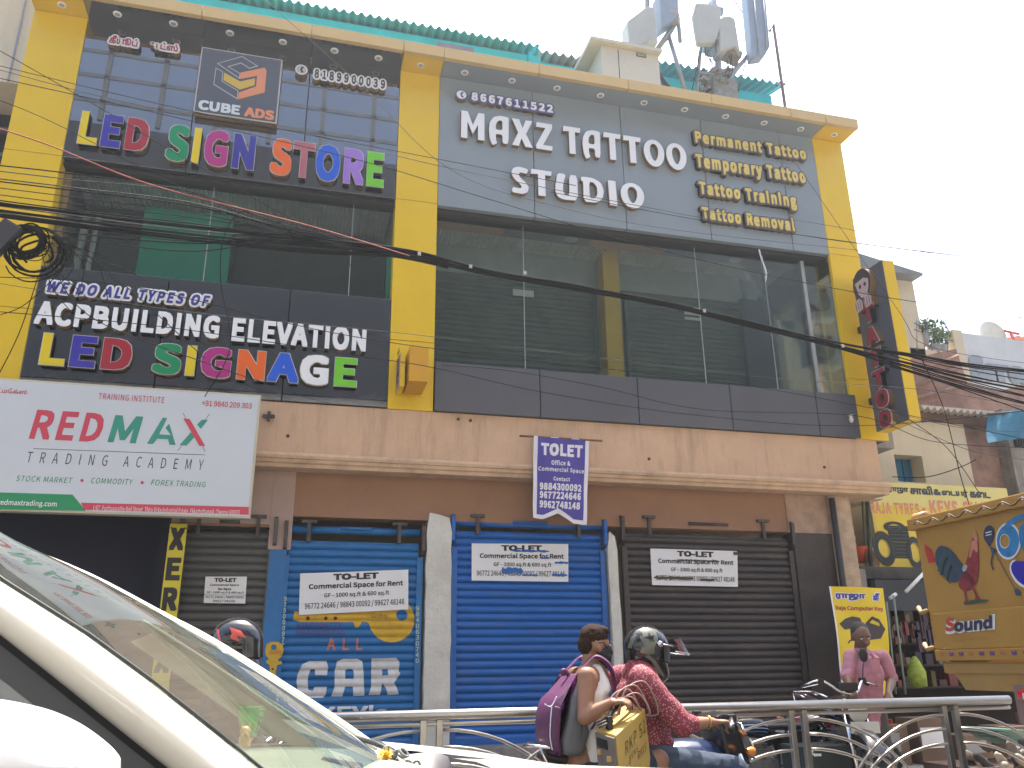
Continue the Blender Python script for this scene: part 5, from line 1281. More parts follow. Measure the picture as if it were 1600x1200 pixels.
# ================================================================ OVERHEAD CABLES
CBL = mat('black_cable', (.010, .010, .011), .9, var=.15, scale=20, spec=.1); CBG = mat('grey_cable', (.06, .06, .065), .8, var=.1, spec=.2); CBR = mat('red_cable', (.28, .05, .04), .7, var=.1, spec=.2)
def wire(pts, r=.008, m=CBL, label=None, y0=7.0, y1=None, group='single overhead cables', parent=None, n=10, name='overhead_cable'):
    N_ = len(pts); y1 = y0 if y1 is None else y1
    P3 = [W(u, v, y0+(y1-y0)*i/max(1, N_-1)) for i, (u, v) in enumerate(pts)]
    b = MB(); b.tube(spline(P3, n), r, 5)
    o = b.build(name, m, parent)
    if parent is None: tag(o, label, 'cable', group)
    return o
rr = random.Random(21)
# the heavy bundle sagging across the facade
bt_ = thing('cable_bundle', 'thick bundle of black cables sagging across the facade from the coil to the right edge', 'cable bundle', tuple(W(800, 430, 7)))
spine = [(-60, 320), (100, 341), (300, 365), (480, 383), (640, 398), (760, 425), (900, 449), (1050, 478), (1150, 502), (1310, 540), (1420, 566), (1520, 590), (1700, 622)]
for k in range(11):
    ph = rr.uniform(0, 6); off = rr.uniform(-1, 1)
    pts = []
    for (u, v) in spine:
        spread = 16 if u < 500 else (5 if u < 1300 else 5+(u-1300)*.11)
        if 500 <= u < 700: spread = 9
        pts.append((u, v+off*spread+rr.uniform(-1.2, 1.2)))
    wire(pts, rr.choice((.005, .007, .009)), CBL, parent=bt_, name='cable')
for (u, v) in ((820, 427), (1100, 486), (1316, 541), (735, 417), (655, 397)):
    q = W(u, v, 7.0); b = MB(); b.cbox(q, .03, .03, .035); b.build('tie', mat('pale_tie', (.5, .5, .48), .6), bt_)
lab_left = thing('cable_bundle', 'loose band of thin black cables crossing the left yellow column above the coil', 'cable bundle', tuple(W(200, 330, 7)))
for k in range(12):
    v0 = 262+k*8.5+rr.uniform(-3, 3); 
    pts = [(-40, v0-6), (120, v0+12+k*.5), (300, v0+36+rr.uniform(-4, 4)), (450, 352+k*2.5+rr.uniform(-3, 3)), (620, 388+k*1.3), (700, 408+k)]
    wire(pts, rr.choice((.004, .005, .006)), rr.choice((CBL, CBL, CBG)), parent=lab_left, name='cable', y0=7.02)
wires = [
 ([(-20, 68), (150, 165), (320, 265), (480, 352), (640, 398)], .004, CBL, 'thin black wire falling steeply from the top left corner'),
 ([(-20, 98), (120, 132), (330, 180), (640, 240), (900, 290)], .0035, CBL, 'thin black wire crossing the coloured letters of the upper black sign'),
 ([(-20, 104), (200, 160), (480, 210), (700, 262), (1000, 322), (1280, 372), (1620, 415)], .0035, CBG, 'thin grey wire crossing below the art nouveau capitals'),
 ([(-20, 195), (80, 228), (240, 290), (480, 352), (640, 400)], .006, CBR, 'red cable crossing the left sign'),
 ([(-20, 118), (260, 180), (560, 250), (760, 310), (1010, 385), (1300, 450), (1620, 500)], .004, CBL, 'thin black wire crossing the right windows towards the roof terrace'),
 ([(-20, 150), (80, 190), (300, 300), (500, 375), (680, 410)], .0035, CBL, 'thin black wire with a joint on the left yellow column'),
 ([(380, -30), (560, 130), (700, 262), (860, 320), (1100, 365), (1620, 418)], .003, CBG, 'pale thin wire crossing the tattoo lettering'),
 ([(-40, 432), (200, 447), (520, 520), (800, 560), (1150, 600), (1400, 645), (1620, 690)], .004, CBL, 'thin black wire along the charcoal sill panels'),
 ([(-40, 484), (250, 510), (560, 556), (680, 575), (860, 615), (1100, 650), (1350, 665), (1620, 640)], .004, CBL, 'thin wire dipping over the sill panels to the tyre shop'),
 ([(690, 570), (800, 580), (940, 605), (1100, 640), (1340, 650), (1460, 690), (1620, 700)], .004, CBL, 'doubled thin wire on the sill panels'),
 ([(-20, 440), (300, 488), (640, 522), (900, 555), (1200, 590), (1450, 610), (1620, 640)], .003, CBG, 'thin grey wire under the right windows'),
 ([(1100, 330), (1250, 345), (1380, 372), (1500, 420), (1620, 520)], .003, CBG, 'faint thin wire in the sky at the right'),
 ([(860, 300), (1100, 345), (1300, 374), (1420, 390), (1620, 412)], .0035, CBL, 'thin black wire leaving the right column into the sky'),
 ([(1440, 560), (1475, 640), (1500, 740), (1518, 800)], .005, CBL, 'black wire hanging down in front of the cream house wall'),
 ([(1420, 655), (1480, 700), (1530, 770)], .004, CBL, 'black wire slanting across the blue window wall'),
 ([(1400, 655), (1520, 705), (1620, 720)], .0035, CBG, 'grey wire slanting from the projecting sign to the stained house'),
 ([(1440, 660), (1530, 648), (1620, 636)], .003, CBG, 'pale wire rising towards the blue awning'),
 ([(1378, 640), (1500, 668), (1620, 676)], .003, CBG, 'pale wire under the projecting sign'),
 ([(1240, 250), (1400, 480), (1450, 540), (1620, 570)], .003, CBG, 'faint wire in front of the terrace'),
 ([(1395, 745), (1450, 745), (1500, 730), (1525, 718)], .005, CBL, 'short black wire looping to the bracket on the cream wall'),
]
for pts, r_, m, lab in wires: wire(pts, r_, m, lab, y0=7.3 if m is not CBR else 6.9)
for k in range(5):
    v = 560+k*11
    wire([(1390, 548+k*6), (1480, 572+k*7), (1640, 600+k*14)], .006, CBL, parent=bt_, name='cable')
# coil of spare cable
t = thing('cable_coil', 'tangled coil of spare black cable hanging on the left yellow column', 'cable coil', tuple(W(42, 378, 6.9)))
c0 = W(42, 377, 6.9); ex = W(60, 377, 6.9).x-c0.x
for k in range(26):
    rr_ = rr.uniform(.10, .165) if k < 19 else rr.uniform(.16, .25); cx = c0.x+rr.uniform(-.02, .03)+(0 if k < 17 else .06); cz = c0.z+rr.uniform(-.02, .02)-(0 if k < 17 else .09)
    ax_ = rr.uniform(.85, 1.15); ph = rr.uniform(0, 6); ty = rr.uniform(-.04, .04)
    pts = [Vector((cx+rr_*ax_*math.cos(a*math.pi/12+ph)*(1+.05*math.sin(a)), 6.9+ty+.02*math.sin(a*.7), cz+rr_*math.sin(a*math.pi/12+ph))) for a in range(int(rr.uniform(17, 26)))]
    b = MB(); b.tube(pts, rr.choice((.004, .006, .008, .010)), 5); b.build('cable_loop', CBL, t)
b = MB(); a, c = W(8, 352, 6.85), W(-10, 400, 6.85); b.cbox((a+c)/2, .16, .1, .36, Matrix.Rotation(.5, 3, 'Y')); b.build('splice_box', mat('black_splice_box', (.03, .03, .035), .5), t, bevel=.02)
for k in range(9):
    p0 = W(rr.uniform(60, 90), rr.uniform(350, 400), 6.9); p1 = W(rr.uniform(70, 230), rr.uniform(420, 520), 7.2); mm = p0.lerp(p1, .5)+Vector((rr.uniform(-.1, .25), -.1, rr.uniform(-.15, .1)))
    b = MB(); b.tube(spline([p0, mm, p1], 10), .0035, 4); b.build('loose_wire', CBL, t)
for pts in ([(100, 420), (40, 475), (0, 492)], [(60, 430), (30, 520), (-10, 600)], [(95, 400), (90, 430), (150, 500), (330, 570), (420, 600)], [(100, 370), (200, 450), (320, 560)], [(320, 620), (360, 540), (345, 440), (350, 370), (380, 330), (440, 350), (480, 400)], [(430, 400), (440, 420), (500, 428), (590, 400), (640, 400)]):
    b = MB(); b.tube(spline([W(u, v, 7.0) for u, v in pts], 10), .004, 4); b.build('loose_wire', CBL, t)
b = MB(); b.tube(spline([W(1186, 390, 9.9), W(1190, 405, 9.85), W(1197, 425, 9.85), W(1196, 440, 9.9)], 8), .012, 6); tag(b.build('rag_strip', BW), 'white torn strip dangling before the right windows', 'strip')
# ================================================================ RAILING
RYL = 5.6
t = thing('street_railing', 'stainless steel pedestrian railing with crossing curved bars between the road and the shops', 'railing', (3, RYL, 0))
zt = 1.045
rx0, rx1 = -1.5, W(1576, 1094, RYL).x
b = MB(); b.tube([(rx0, RYL, zt), (rx1, RYL, zt)], .033, 14); b.build('top_rail', STEEL, t)
b = MB(); b.tube([(rx0, RYL+.005, zt-.055), (rx1, RYL+.005, zt-.055)], .014, 8); b.build('lower_rail', STEEL, t)
pc = [(W(674, 1130, RYL).x), W(1247, 1130, RYL).x, W(1486, 1130, RYL).x]
step = (pc[1]-pc[0])/2
centres = [pc[0]-step*1.0, pc[0], pc[0]+step, pc[1], pc[2], pc[2]+step*.97]
for c in centres[:-1]:
    for s in (-.052, .052):
        b = MB(); b.box(c+s-.02, c+s+.02, RYL-.02, RYL+.02, 0.0, zt-.03); b.build('post', STEEL, t, bevel=.003)
for c0, c1 in zip(centres, centres[1:]):
    a0, a1 = c0+.07, c1-.07; Lp = a1-a0
    for k in range(3):
        zz = .955-.10*k; Rr_ = .98
        for sgn in (1, -1):
            pts = []
            for i in range(15):
                an = R(90-i*78/14); xx = Rr_*math.cos(an)*1.06; z = zz-Rr_*(1-math.sin(an))
                if xx > Lp or z < .05: break
                pts.append((a0+xx if sgn > 0 else a1-xx, RYL+(.012 if sgn > 0 else -.012), z))
            if c1 == centres[-1] and sgn < 0: continue
            b = MB(); b.tube(pts, .011, 8); b.build('curved_bar', STEEL, t)

# ================================================================ THE NEAR CAR
CARP = mat('cream_car_paint', (.74, .71, .62), .22, var=.02, coat=.6)
RUBB = mat('black_trim', (.02, .021, .024), .55, var=.1)
CGL = glass('windscreen_glass', (.80, .90, .84), 1.3, dust_veil=.045)  # dust film mixed in to paint the milky bright veil over the screen
SGL = glass('side_window_glass', (.55, .62, .68), 3.0, dust_veil=.14, dust_veil_rgb=(.4, .46, .52))  # grey-blue film colour stands in for reflections on the side glass
car = thing('cream_car', 'cream coloured car passing close by with raked windscreen and dashboard toys', 'car', (-.6, 2.4, 0))
YN, YFr = 1.6, 3.1
near = [W(-260, 745, YN), W(-120, 822, YN), W(0, 908, YN), W(133, 992, YN), W(230, 1063, YN), W(340, 1150, YN), W(400, 1200, YN), W(480, 1262, YN)]
far = [W(-160, 795, YFr), W(-80, 815, YFr), W(0, 851, YFr), W(133, 905, YFr), W(250, 966, YFr), W(340, 1014, YFr), W(506, 1119, YFr), W(612, 1193, YFr)]
# windscreen with a gentle cross curve
def cross(i, s):
    p = near[i].lerp(far[i], s); bul = math.sin(math.pi*s)*.05
    return p+Vector((.6, 0, .8))*bul
rows = [[cross(i, s/10) for s in range(11)] for i in range(1, 8)]
b = MB(); b.grid(rows); o = b.build('windscreen', CGL, car)
# pillars
low = [W(-300, 880, YN-.04), W(-140, 905, YN-.04), W(0, 992, YN-.05), W(110, 1079, YN-.05), W(190, 1143, YN-.05), W(262, 1200, YN-.05), W(330, 1255, YN-.05), W(420, 1330, YN-.05)]
rows = []
for i in range(8):
    n_, l_ = near[i], low[i]; r = []
    for s in range(9):
        q = s/8; p = n_.lerp(l_, q); p.y -= .055*math.sin(math.pi*q)**.8; p += Vector((.25, 0, .3))*.05*math.sin(math.pi*q)*(1-q); r.append(p)
    rows.append([n_+Vector((-.02, .03, -.03))]+r+[l_+Vector((0, .05, -.0))])
b = MB(); b.grid(rows); b.build('near_windscreen_pillar', CARP, car)
# roof
rows = []
for s in range(13):
    q = s/12; r = []
    f0 = near[0].lerp(far[0], q); f2 = near[1].lerp(far[1], q); arch = .03*math.sin(math.pi*q)
    if True:
        f1 = f0.lerp(f2, .6)+Vector((0, 0, .01))
    back = Vector((f0.x-1.3, f0.y, f0.z+.05))
    r = [back+Vector((0, 0, arch)), f0+Vector((0, 0, arch)), f1+Vector((.0, 0, arch)), f2+Vector((.015, 0, arch*.9+.004))]
    rows.append(r)
b = MB(); b.grid(rows); b.build('roof', CARP, car)
b = MB(); b.tube([near[i]+Vector((.004, .012, .002)) for i in range(1, 8)], .003, 6); b.build('near_screen_seal', RUBB, car)
b = MB(); b.tube(spline([far[i] for i in range(1, 8)], 4), [.024]*25, 8); b.build('far_windscreen_pillar', mat('pale_pillar', (.55, .56, .50), .35, var=.05), car)
# inner screen: visor strip, far door inside and pillar trim seen through the glass
INB = mat('beige_door_lining', (.42, .40, .30), .7, var=.06)
pf = [W(205, 1003, YFr-.1), W(250, 985, YFr-.1), W(545, 1170, YFr-.1), W(515, 1190, YFr-.1), W(400, 1140, YFr-.1)]
b = MB(); b.prism([(p.x, p.z) for p in pf], YFr-.12, YFr-.08); b.build('door_lining', INB, car)
b = MB(); b.tube(spline([W(222, 972, YFr-.16), W(330, 1040, YFr-.16), W(430, 1110, YFr-.16), W(495, 1155, YFr-.16)], 6), .012, 6); b.build('grab_trim', mat('sage_trim', (.27, .29, .22), .6), car)
# dashboard
dz = 1.12
rows = []
for i in range(9):
    x = -.62+1.02*i/8; rows.append([Vector((x, y, dz-.0-.045*max(0, (i-4)/4)**2-.16*max(0, (3-i)/3)**2+.012*math.sin(y*6))) for y in [YN+.06+ (YFr-YN-.12)*k/12 for k in range(13)]])
b = MB(); b.grid(rows); b.build('dashboard', mat('grey_dashboard', (.2, .21, .18), .6, var=.15, bump=.001, bscale=160), car)
b = MB(); b.tube([(.12, 2.35, dz+.002), (.2, 2.2, dz+.0), (.16, 2.02, dz)], .008, 6); b.build('demister_slot', RUBB, car)
# seats and far windows glimpsed
SEAT = mat('dark_seat', (.07, .065, .06), .8, var=.2)
for y in (1.98, 2.72):
    b = MB(); b.box(-1.25, -1.05, y-.22, y+.22, .5, 1.22); b.box(-1.2, -1.08, y-.12, y+.12, 1.24, 1.42); b.build('seat', SEAT, car, bevel=.04)
# near door: window frame, glass, skin
top = [low[i]+Vector((0, .012, 0)) for i in range(0, 8)]
frame_w = [Vector((p.x-.0, p.y+.0, p.z)) for p in top]
b = MB(); inner = [Vector((p.x-.008, p.y+.01, p.z-.011)) for p in top]; b.grid([frame_w, inner]); b.grid([[p+Vector((0, .04, 0)) for p in frame_w], [p+Vector((0, .04, 0)) for p in inner]]); b.build('door_seal', RUBB, car)
inner2 = [Vector((p.x-.022, p.y+.0, p.z-.030)) for p in inner]
b = MB(); b.grid([[p+Vector((0, .006, 0)) for p in inner], [p+Vector((0, .002, 0)) for p in inner2]]); b.build('door_frame', mat('dark_grey_frame', (.06, .065, .075), .5), car)
belt = .98
v0 = [p+Vector((0, .02, 0)) for p in inner2]
poly = [(p.x, p.z) for p in v0 if p.z > belt]; poly = [(-1.9, poly[0][1]+.02)]+poly+[(poly[-1][0]+.02, belt), (-1.9, belt)]
b = MB(); b.prism(poly, YN-.02, YN-.014); b.build('side_window', SGL, car)
b = MB(); b.hexa([(-.33, YN-.045, belt), (-.30, YN-.045, belt), (-.30, YN-.0, belt), (-.33, YN-.0, belt), (-.50, YN-.045, 1.34), (-.47, YN-.045, 1.35), (-.47, YN-.0, 1.35), (-.50, YN-.0, 1.34)]); b.build('quarter_divider', RUBB, car)
b = MB(); rows = []
for i in range(24):
    x = -2.6+4.0*i/23; 
    rows.append([Vector((x, YN-.03-.05*math.sin(math.pi*k/6), belt-(belt-.28)*k/6 - (0 if x < .2 else (x-.2)*.07*(1-k/6)))) for k in range(7)])
b.grid(rows); b.build('near_body_side', CARP, car)
b = MB(); rows = [[Vector((p.x, YFr+.06-.05*math.sin(0), p.z)) for p in r] for r in rows]; b.grid(rows); b.build('far_body_side', CARP, car)
for x in (-1.6, 1.05):
    for y in (YN+.06, YFr-.06):
        b = MB(); b.lathe((x, y-.09, .3), [(.18, 0), (.29, 0), (.31, .03), (.31, .15), (.29, .18), (.18, .18)], 24, axis='Y'); w_ = b.build('wheel', RUBBER, car)
        b = MB(); b.lathe((x, y-.095, .3), [(0, 0), (.17, .01), (.19, .0), (.19, .19)], 20, axis='Y'); o = b.build('rim', ALU); o.parent = w_
# bonnet
e_ = [W(592, 1158, YFr), W(672, 1166, YFr), W(750, 1175, YFr), W(837, 1189, YFr), W(905, 1199, YFr), W(990, 1222, YFr)]
rows = []
for k in range(9):
    q = k/8; r = []
    for p in e_:
        r.append(Vector((p.x-.0+.03*math.sin(math.pi*q), YFr+(YN-YFr)*q, p.z+.02*math.sin(math.pi*q)-.12*q*1.0)))
    rows.append(r)
b = MB(); b.grid(rows[:2]); b.build('far_wing', CARP, car)
cw = [W(592, 1160, YFr-.12), W(640, 1163, YFr-.14), W(675, 1172, YFr-.18), W(700, 1182, YFr-.25), W(709, 1200, YFr-.35), W(709, 1225, YFr-.5)]
b = MB(); rows2 = []
for p in cw: rows2.append([p, Vector((p.x-.02, p.y-.1, p.z-.05)), Vector((p.x-.16, p.y-.2, p.z-.12)), Vector((p.x-.3, p.y-.3, p.z-.14))])
b.grid(rows2); b.build('cowl_panel', mat('black_cowl', (.03, .028, .035), .45, var=.2), car)
rows3 = []
for k in range(1, 9):
    q = k/8; rows3.append([Vector((.62+.9*i/6, YFr-.12+(YN-YFr+.12)*q, e_[1].z-.03-.06*(i/6)-.05*q+.03*math.sin(math.pi*q))) for i in range(7)])
b = MB(); b.grid([[e_[min(5, i)] + Vector((0, -.1, -.02)) for i in (1, 1, 2, 3, 4, 5, 5)]]+rows3); b.build('bonnet', CARP, car)
b = MB(); b.box(.4, 1.9, YN+.05, YFr-.02, .45, .80); b.box(-1.8, .4, YN+.05, YFr-.02, .25, .6); b.build('under_body', RUBB, car)
# wiper arm and linkage
b = MB(); b.tube(spline([W(556, 1153, 2.95), W(575, 1158, 2.9), W(590, 1163, 2.85), W(612, 1175, 2.8), W(620, 1190, 2.75)], 6), .008, 6); b.tube([W(590, 1158, 2.9), W(615, 1172, 2.85)], .005, 6); b.build('wiper_arm', RUBB, car)
t = thing('dried_garland', 'grey dried garland with one yellow flower lying at the foot of the windscreen', 'garland', tuple(W(620, 1185, 2.85)))
rr = random.Random(5); b = MB()
for k in range(16):
    c = W(600+rr.uniform(0, 50), 1172+rr.uniform(0, 30), 2.8+rr.uniform(-.05, .05)); r0 = rr.uniform(.008, .018)
    Mx = Euler((rr.uniform(0, 3), rr.uniform(0, 3), 0)).to_matrix()
    b.tube([c+Mx@Vector((r0*math.cos(a), r0*math.sin(a)*.7, 0)) for a in [i*math.pi/5 for i in range(11)]], .0045, 6)
o = b.build('string_loops', mat('dusty_grey_string', (.22, .22, .22), .8, var=.3, scale=60), t); o['kind'] = 'stuff'
c = W(603, 1178, 2.72); b = MB()
for k in range(60):
    d = Vector((rr.gauss(0, 1), rr.gauss(0, 1), rr.gauss(0, .6))).normalized(); p = c+d*.012; u_ = d.orthogonal()*.006; b.add([p-u_, p+u_, p+u_*.5+d*.01], [(0, 1, 2)])
b.lathe(c, [(0, -.01), (.012, 0), (0, .01)], 8); b.build('flower', mat('marigold', (.7, .42, .01), .6, var=.1), t)
# dashboard toys
YTc = 2.35
c = W(388, 1137, YTc); u1 = W(408, 1137, YTc).x-c.x
t = thing('green_cup', 'bright green cup in clear plastic wrapping on the car dashboard', 'cup', tuple(W(388, 1150, YTc)))
h = W(388, 1104, YTc).z-W(388, 1150, YTc).z
z0 = W(388, 1150, YTc).z
b = MB(); b.lathe((c.x, YTc, z0), [(0, 0), (u1*.5, 0), (u1*.72, h*.45), (u1*.82, h*.98), (u1*.78, h), (u1*.7, h*.5), (0, .01)], 8, smooth=False); b.build('cup_body', mat('green_plastic', (.05, .55, .06), .35, var=.05), t)
b = MB(); b.lathe((c.x+.002, YTc, z0), [(u1*.6, -.002), (u1*.95, h*.5), (u1*1.2, h*.86), (u1*1.05, h*1.03), (0, h*1.04)], 7, smooth=False); b.build('clear_wrapping', glass('crinkled_film', (.9, .97, .93), 1.6), t)
YC_ = 2.2
t = thing('cat_figurine', 'small honey coloured cat figurine standing before the green cup', 'figurine', tuple(W(381, 1168, YC_)))
# (mesh added after the modelling helper below)
CAT_POS = (W(381, 1168, YC_), W(381, 1127, YC_).z, t)
# mirror
t = thing('door_mirror', 'sunlit white door mirror housing of the near car at the bottom left', 'car mirror', (-.35, 1.15, 1.1))
MYC = 1.15
pts = [(-120, 1098), (-40, 1094), (0, 1098), (60, 1112), (110, 1134), (150, 1162), (172, 1184), (177, 1200), (170, 1240), (120, 1275), (0, 1300), (-120, 1300), (-190, 1250), (-200, 1170)]
P2 = spline([W(u, v, MYC) for u, v in pts+[pts[0]]], 4)[:-1]
cen = sum(P2, Vector())/len(P2)
rows = []
for f, dy in ((.0, -.075), (.35, -.07), (.65, -.055), (.85, -.03), (1, 0), (1.0, .05), (.9, .08), (.0, .085)):
    rows.append([cen+(p-cen)*f+Vector((0, dy, 0)) for p in P2+[P2[0]]])
b = MB(); b.grid(rows); b.build('housing', mat('white_mirror_paint', (.82, .82, .82), .2, var=.0, coat=.5), t)
b = MB(); b.tube([cen+Vector((-.05, .06, -.1)), (cen.x-.05, YN-.03, cen.z-.16)], .02, 8); b.build('stalk', RUBB, t)

# ================================================================ TIPPER TRUCK AT THE RIGHT
TXX = 4.3
TY = mat('truck_ochre', (.34, .19, .04), .4, var=.08, scale=4, dirt=.35, dirt_rgb=(.26, .16, .065), coat=.2)
TYD = mat('truck_dull_ochre', (.30, .18, .05), .5, var=.12, scale=4, dirt=.4, dirt_rgb=(.2, .15, .08))
tr = thing('tipper_truck', 'ochre tipper truck tailgate with painted rooster, balloon and Tamil lettering at the right edge', 'truck', (TXX+2, 4.2, 0))
c5 = lambda u, v, x=TXX: WX(1400+u*.3, 760+v*.3, x)
yF = c5(95, 200).y; yN_ = yF-2.25; zT = c5(100, 205).z; zM = c5(215, 660).z; zB2_ = c5(215, 900).z; zB = c5(370, 1060).z
b = MB(); b.box(TXX, TXX+.06, yN_, yF, c5(215, 850).z, zT); b.build('tailgate', TY, tr, bevel=.006)
b = MB(); b.box(TXX-.03, TXX-.001, yN_, yF-.06, c5(220, 850).z, zM); b.build('lower_gate_panel', TY, tr, bevel=.01)
b = MB(); b.box(TXX-.045, TXX+.07, yN_-.02, yF+.02, zT-.035, zT+.045); b.build('top_rail', TY, tr, bevel=.008)
# wavy painted border on the top rail
for k in range(14):
    y0 = yF-.05-k*.15; pts = [(y0-.15*i/8, zT+.0+.016*math.sin(i/8*2*math.pi)) for i in range(9)]
    b = MB(); b.tube([(TXX-.05, y, z) for y, z in pts], .004, 4); b.build('painted_wave', mat('brown_sign_paint', (.10, .045, .02), .6), tr)
    b = MB(); b.lathe((TXX-.048, y0-.04, zT+.012), [(0, 0), (.012, 0)], 8, axis='X'); b.build('painted_dot', PW, tr)
b = MB(); b.box(TXX-.035, TXX+.02, yN_, yF-.03, zB2_-.01, c5(215, 850).z-.003); b.build('cross_band', TY, tr, bevel=.006)
rr = random.Random(3)
for k in range(16):
    y = yF-.1-k*.085; z = (zB2_+c5(215, 850).z)/2; m_ = PM if k % 3 else mat('faded_rust_print', (.3, .12, .05), .6)
    me_ = [(y-.016, z-.012), (y+.016, z-.012), (y+.022, z+.006), (y+.01, z+.014), (y, z+.004), (y-.01, z+.014), (y-.022, z+.006)]
    poly_y([me_], 0, [m_], tr, 'painted_heart', 0, to3=lambda a, c, d: (TXX-.038, a, c))
y1 = c5(370, 1060).y
b = MB(); b.prismx([(yN_, zB), (y1, zB), (c5(300, 960).y, c5(300, 960).z), (yF-.06, zB2_-.02), (yN_, zB2_-.02)], TXX-.01, TXX+.12); b.build('under_rail', TYD, tr)
b = MB(); b.box(TXX-.02, TXX+.03, yN_, c5(260, 940).y, zB2_-.09, zB2_-.03); b.build('sill_rail', TYD, tr, bevel=.006)
b = MB(); zb0 = zB2_-.06; b.box(TXX+.07, TXX+4, yF-.04, yF, zb0, zT+.0); b.box(TXX+.07, TXX+4, yN_, yN_+.04, zb0, zT); b.box(TXX+.07, TXX+4, yN_+.05, yF-.05, zb0, zb0+.05); b.build('tipper_body', TY, tr)
for zz, dy in ((c5(155, 650).z, .06), (c5(215, 840).z, .05)):
    b = MB(); b.tube([(TXX-.03, yF-.02, zz), (TXX-.03, yF+.04, zz-.01), (TXX-.02, yF+.07, zz+.03)], .016, 8); b.build('latch_hook', TYD, tr)
b = MB(); b.tube([(TXX+.0, yF-.15, zT+.05), (TXX+.0, yF-.02, zT+.05)], .035, 10); b.build('hinge_barrel', TYD, tr)
b = MB(); b.lathe((TXX+.3, yF-.95, zT-.05), [(.0, .45), (.03, .42), (.12, .2), (.16, 0)], 10); b.build('red_cloth_bundle', mat('red_cloth', (.55, .02, .03), .7, var=.1), tr)
for x in (TXX+1.0, TXX+2.2):
    for y in (yF-.25, yN_+.25):
        b = MB(); b.lathe((x, y-.12, .48), [(.25, 0), (.46, 0), (.48, .04), (.48, .2), (.46, .24), (.25, .24)], 24, axis='Y'); w_ = b.build('wheel', RUBBER, tr)
        b = MB(); b.lathe((x, y-.1, .48), [(0, .05), (.1, 0), (.25, .03)], 16, axis='Y'); o = b.build('rim', IRON); o.parent = w_
b = MB(); b.box(TXX+.2, TXX+4.5, yN_+.6, yF-.6, .6, .93); b.build('chassis', DARKBACK, tr)
TLR = mat('tail_lamp_red', (.55, .01, .015), .15, var=0, coat=.5)
q = c5(640, 1060, TXX-.05); b = MB(); b.box(TXX-.06, TXX+.05, q.y-.3, q.y+.03, .98, q.z+.03); b.build('lamp_bracket', mat('lamp_bracket_grey', (.2, .13, .12), .5), tr)
b = MB(); b.box(TXX-.09, TXX-.062, q.y-.3, q.y-.02, 1.12, q.z+.0); b.build('tail_lamp', TLR, tr, bevel=.008)
b = MB(); b.box(TXX-.092, TXX-.0905, q.y-.28, q.y-.06, q.z-.05, q.z-.015); b.build('reflector', mat('lamp_lens_pale', (.5, .55, .75), .1, var=0), tr)
# paintings on the tailgate
def tg(u, v): p = c5(u, v, TXX-.005); return (p.y, p.z)
def tpoly(pts, m, name, d=0, sm=0):
    pl = [tg(*p) for p in pts]
    for _ in range(sm):
        o = []
        for i in range(len(pl)):
            a, b_ = pl[i], pl[(i+1) % len(pl)]; o += [(a[0]*.75+b_[0]*.25, a[1]*.75+b_[1]*.25), (a[0]*.25+b_[0]*.75, a[1]*.25+b_[1]*.75)]
        pl = o
    poly_y([pl], 0, [m], tr, name, 0, to3=lambda a, c, dd: (TXX-.005-d, a, c))
def tp(n, c): return mat(n, c, .55, var=.3, scale=22)
MARO, DBL, PNK, GRN = tp('rooster_maroon', (.20, .025, .03)), tp('rooster_blue_black', (.03, .05, .08)), tp('rooster_pink', (.42, .16, .11)), tp('painted_grass', (.02, .08, .04))
tpoly([(398, 265), (388, 300), (372, 370), (350, 440), (330, 490), (325, 520), (345, 545), (385, 545), (415, 515), (430, 460), (432, 380), (428, 300), (420, 262)], MARO, 'painted_rooster_body', 0, 2)
tpoly([(345, 470), (370, 420), (345, 405), (300, 340), (262, 312), (225, 308), (205, 340), (205, 390), (225, 440), (232, 470), (245, 440), (262, 480), (272, 445), (290, 490), (300, 500), (320, 498)], DBL, 'painted_rooster_tail', .001, 1)
tpoly([(398, 275), (386, 320), (378, 380), (395, 360), (405, 320), (420, 350), (430, 330), (426, 290)], PNK, 'painted_rooster_neck', .002, 2)
tpoly([(402, 265), (405, 225), (411, 245), (417, 222), (420, 250), (432, 268), (424, 280), (428, 300), (418, 300), (412, 280)], PNK, 'painted_rooster_head', .003, 1)
tpoly([(346, 425), (355, 408), (372, 408), (374, 425), (360, 445), (350, 442)], tp('rooster_pale', (.3, .33, .3)), 'painted_wing_spot', .003, 1)
for k in range(7):
    a = k/6; p0 = (300-60*a, 330+20*a); p1 = (235-22*a+18*k, 400+20*k*(.6)); 
    tpoly([(262+6*k, 330+14*k), (240+8*k, 345+15*k), (222+9*k, 400+14*k), (216+10*k, 452+9*k), (236+10*k, 420+13*k), (256+8*k, 375+15*k)], mat('feather_%s' % ('blue', 'green', 'black')[k % 3], ((.035, .06, .10), (.03, .07, .05), (.012, .012, .018))[k % 3], .5, var=.2), 'painted_feather', .0015+.0003*k, 1)
for k in range(6): tpoly([(350+k*9, 440+k*10), (358+k*9, 425+k*9), (364+k*9, 470+k*8), (352+k*9, 480+k*8)], mat('feather_dark_red', (.11, .012, .02), .5, var=.2), 'painted_feather', .0012+.0003*k, 1)
for pts in ([(350, 535), (362, 540), (372, 590), (395, 606), (370, 600), (352, 612), (362, 590)], [(398, 530), (410, 525), (424, 570), (455, 600), (425, 588), (408, 600), (416, 575)]): tpoly(pts, MARO, 'painted_rooster_leg', .002)
tpoly([(350, 605), (380, 595), (410, 590), (485, 588), (480, 602), (410, 610), (360, 618)], GRN, 'painted_grass_tuft', .001, 1)
tpoly([(470, 208), (495, 200), (513, 225), (510, 270), (492, 305), (485, 318), (478, 300), (458, 275), (456, 235)], tp('balloon_navy', (.02, .03, .07)), 'painted_balloon', .001, 2)
for a in (0, 14): tpoly([(468, 240+a), (500, 232+a), (500, 237+a), (468, 245+a)], PW, 'painted_stripe', .003)
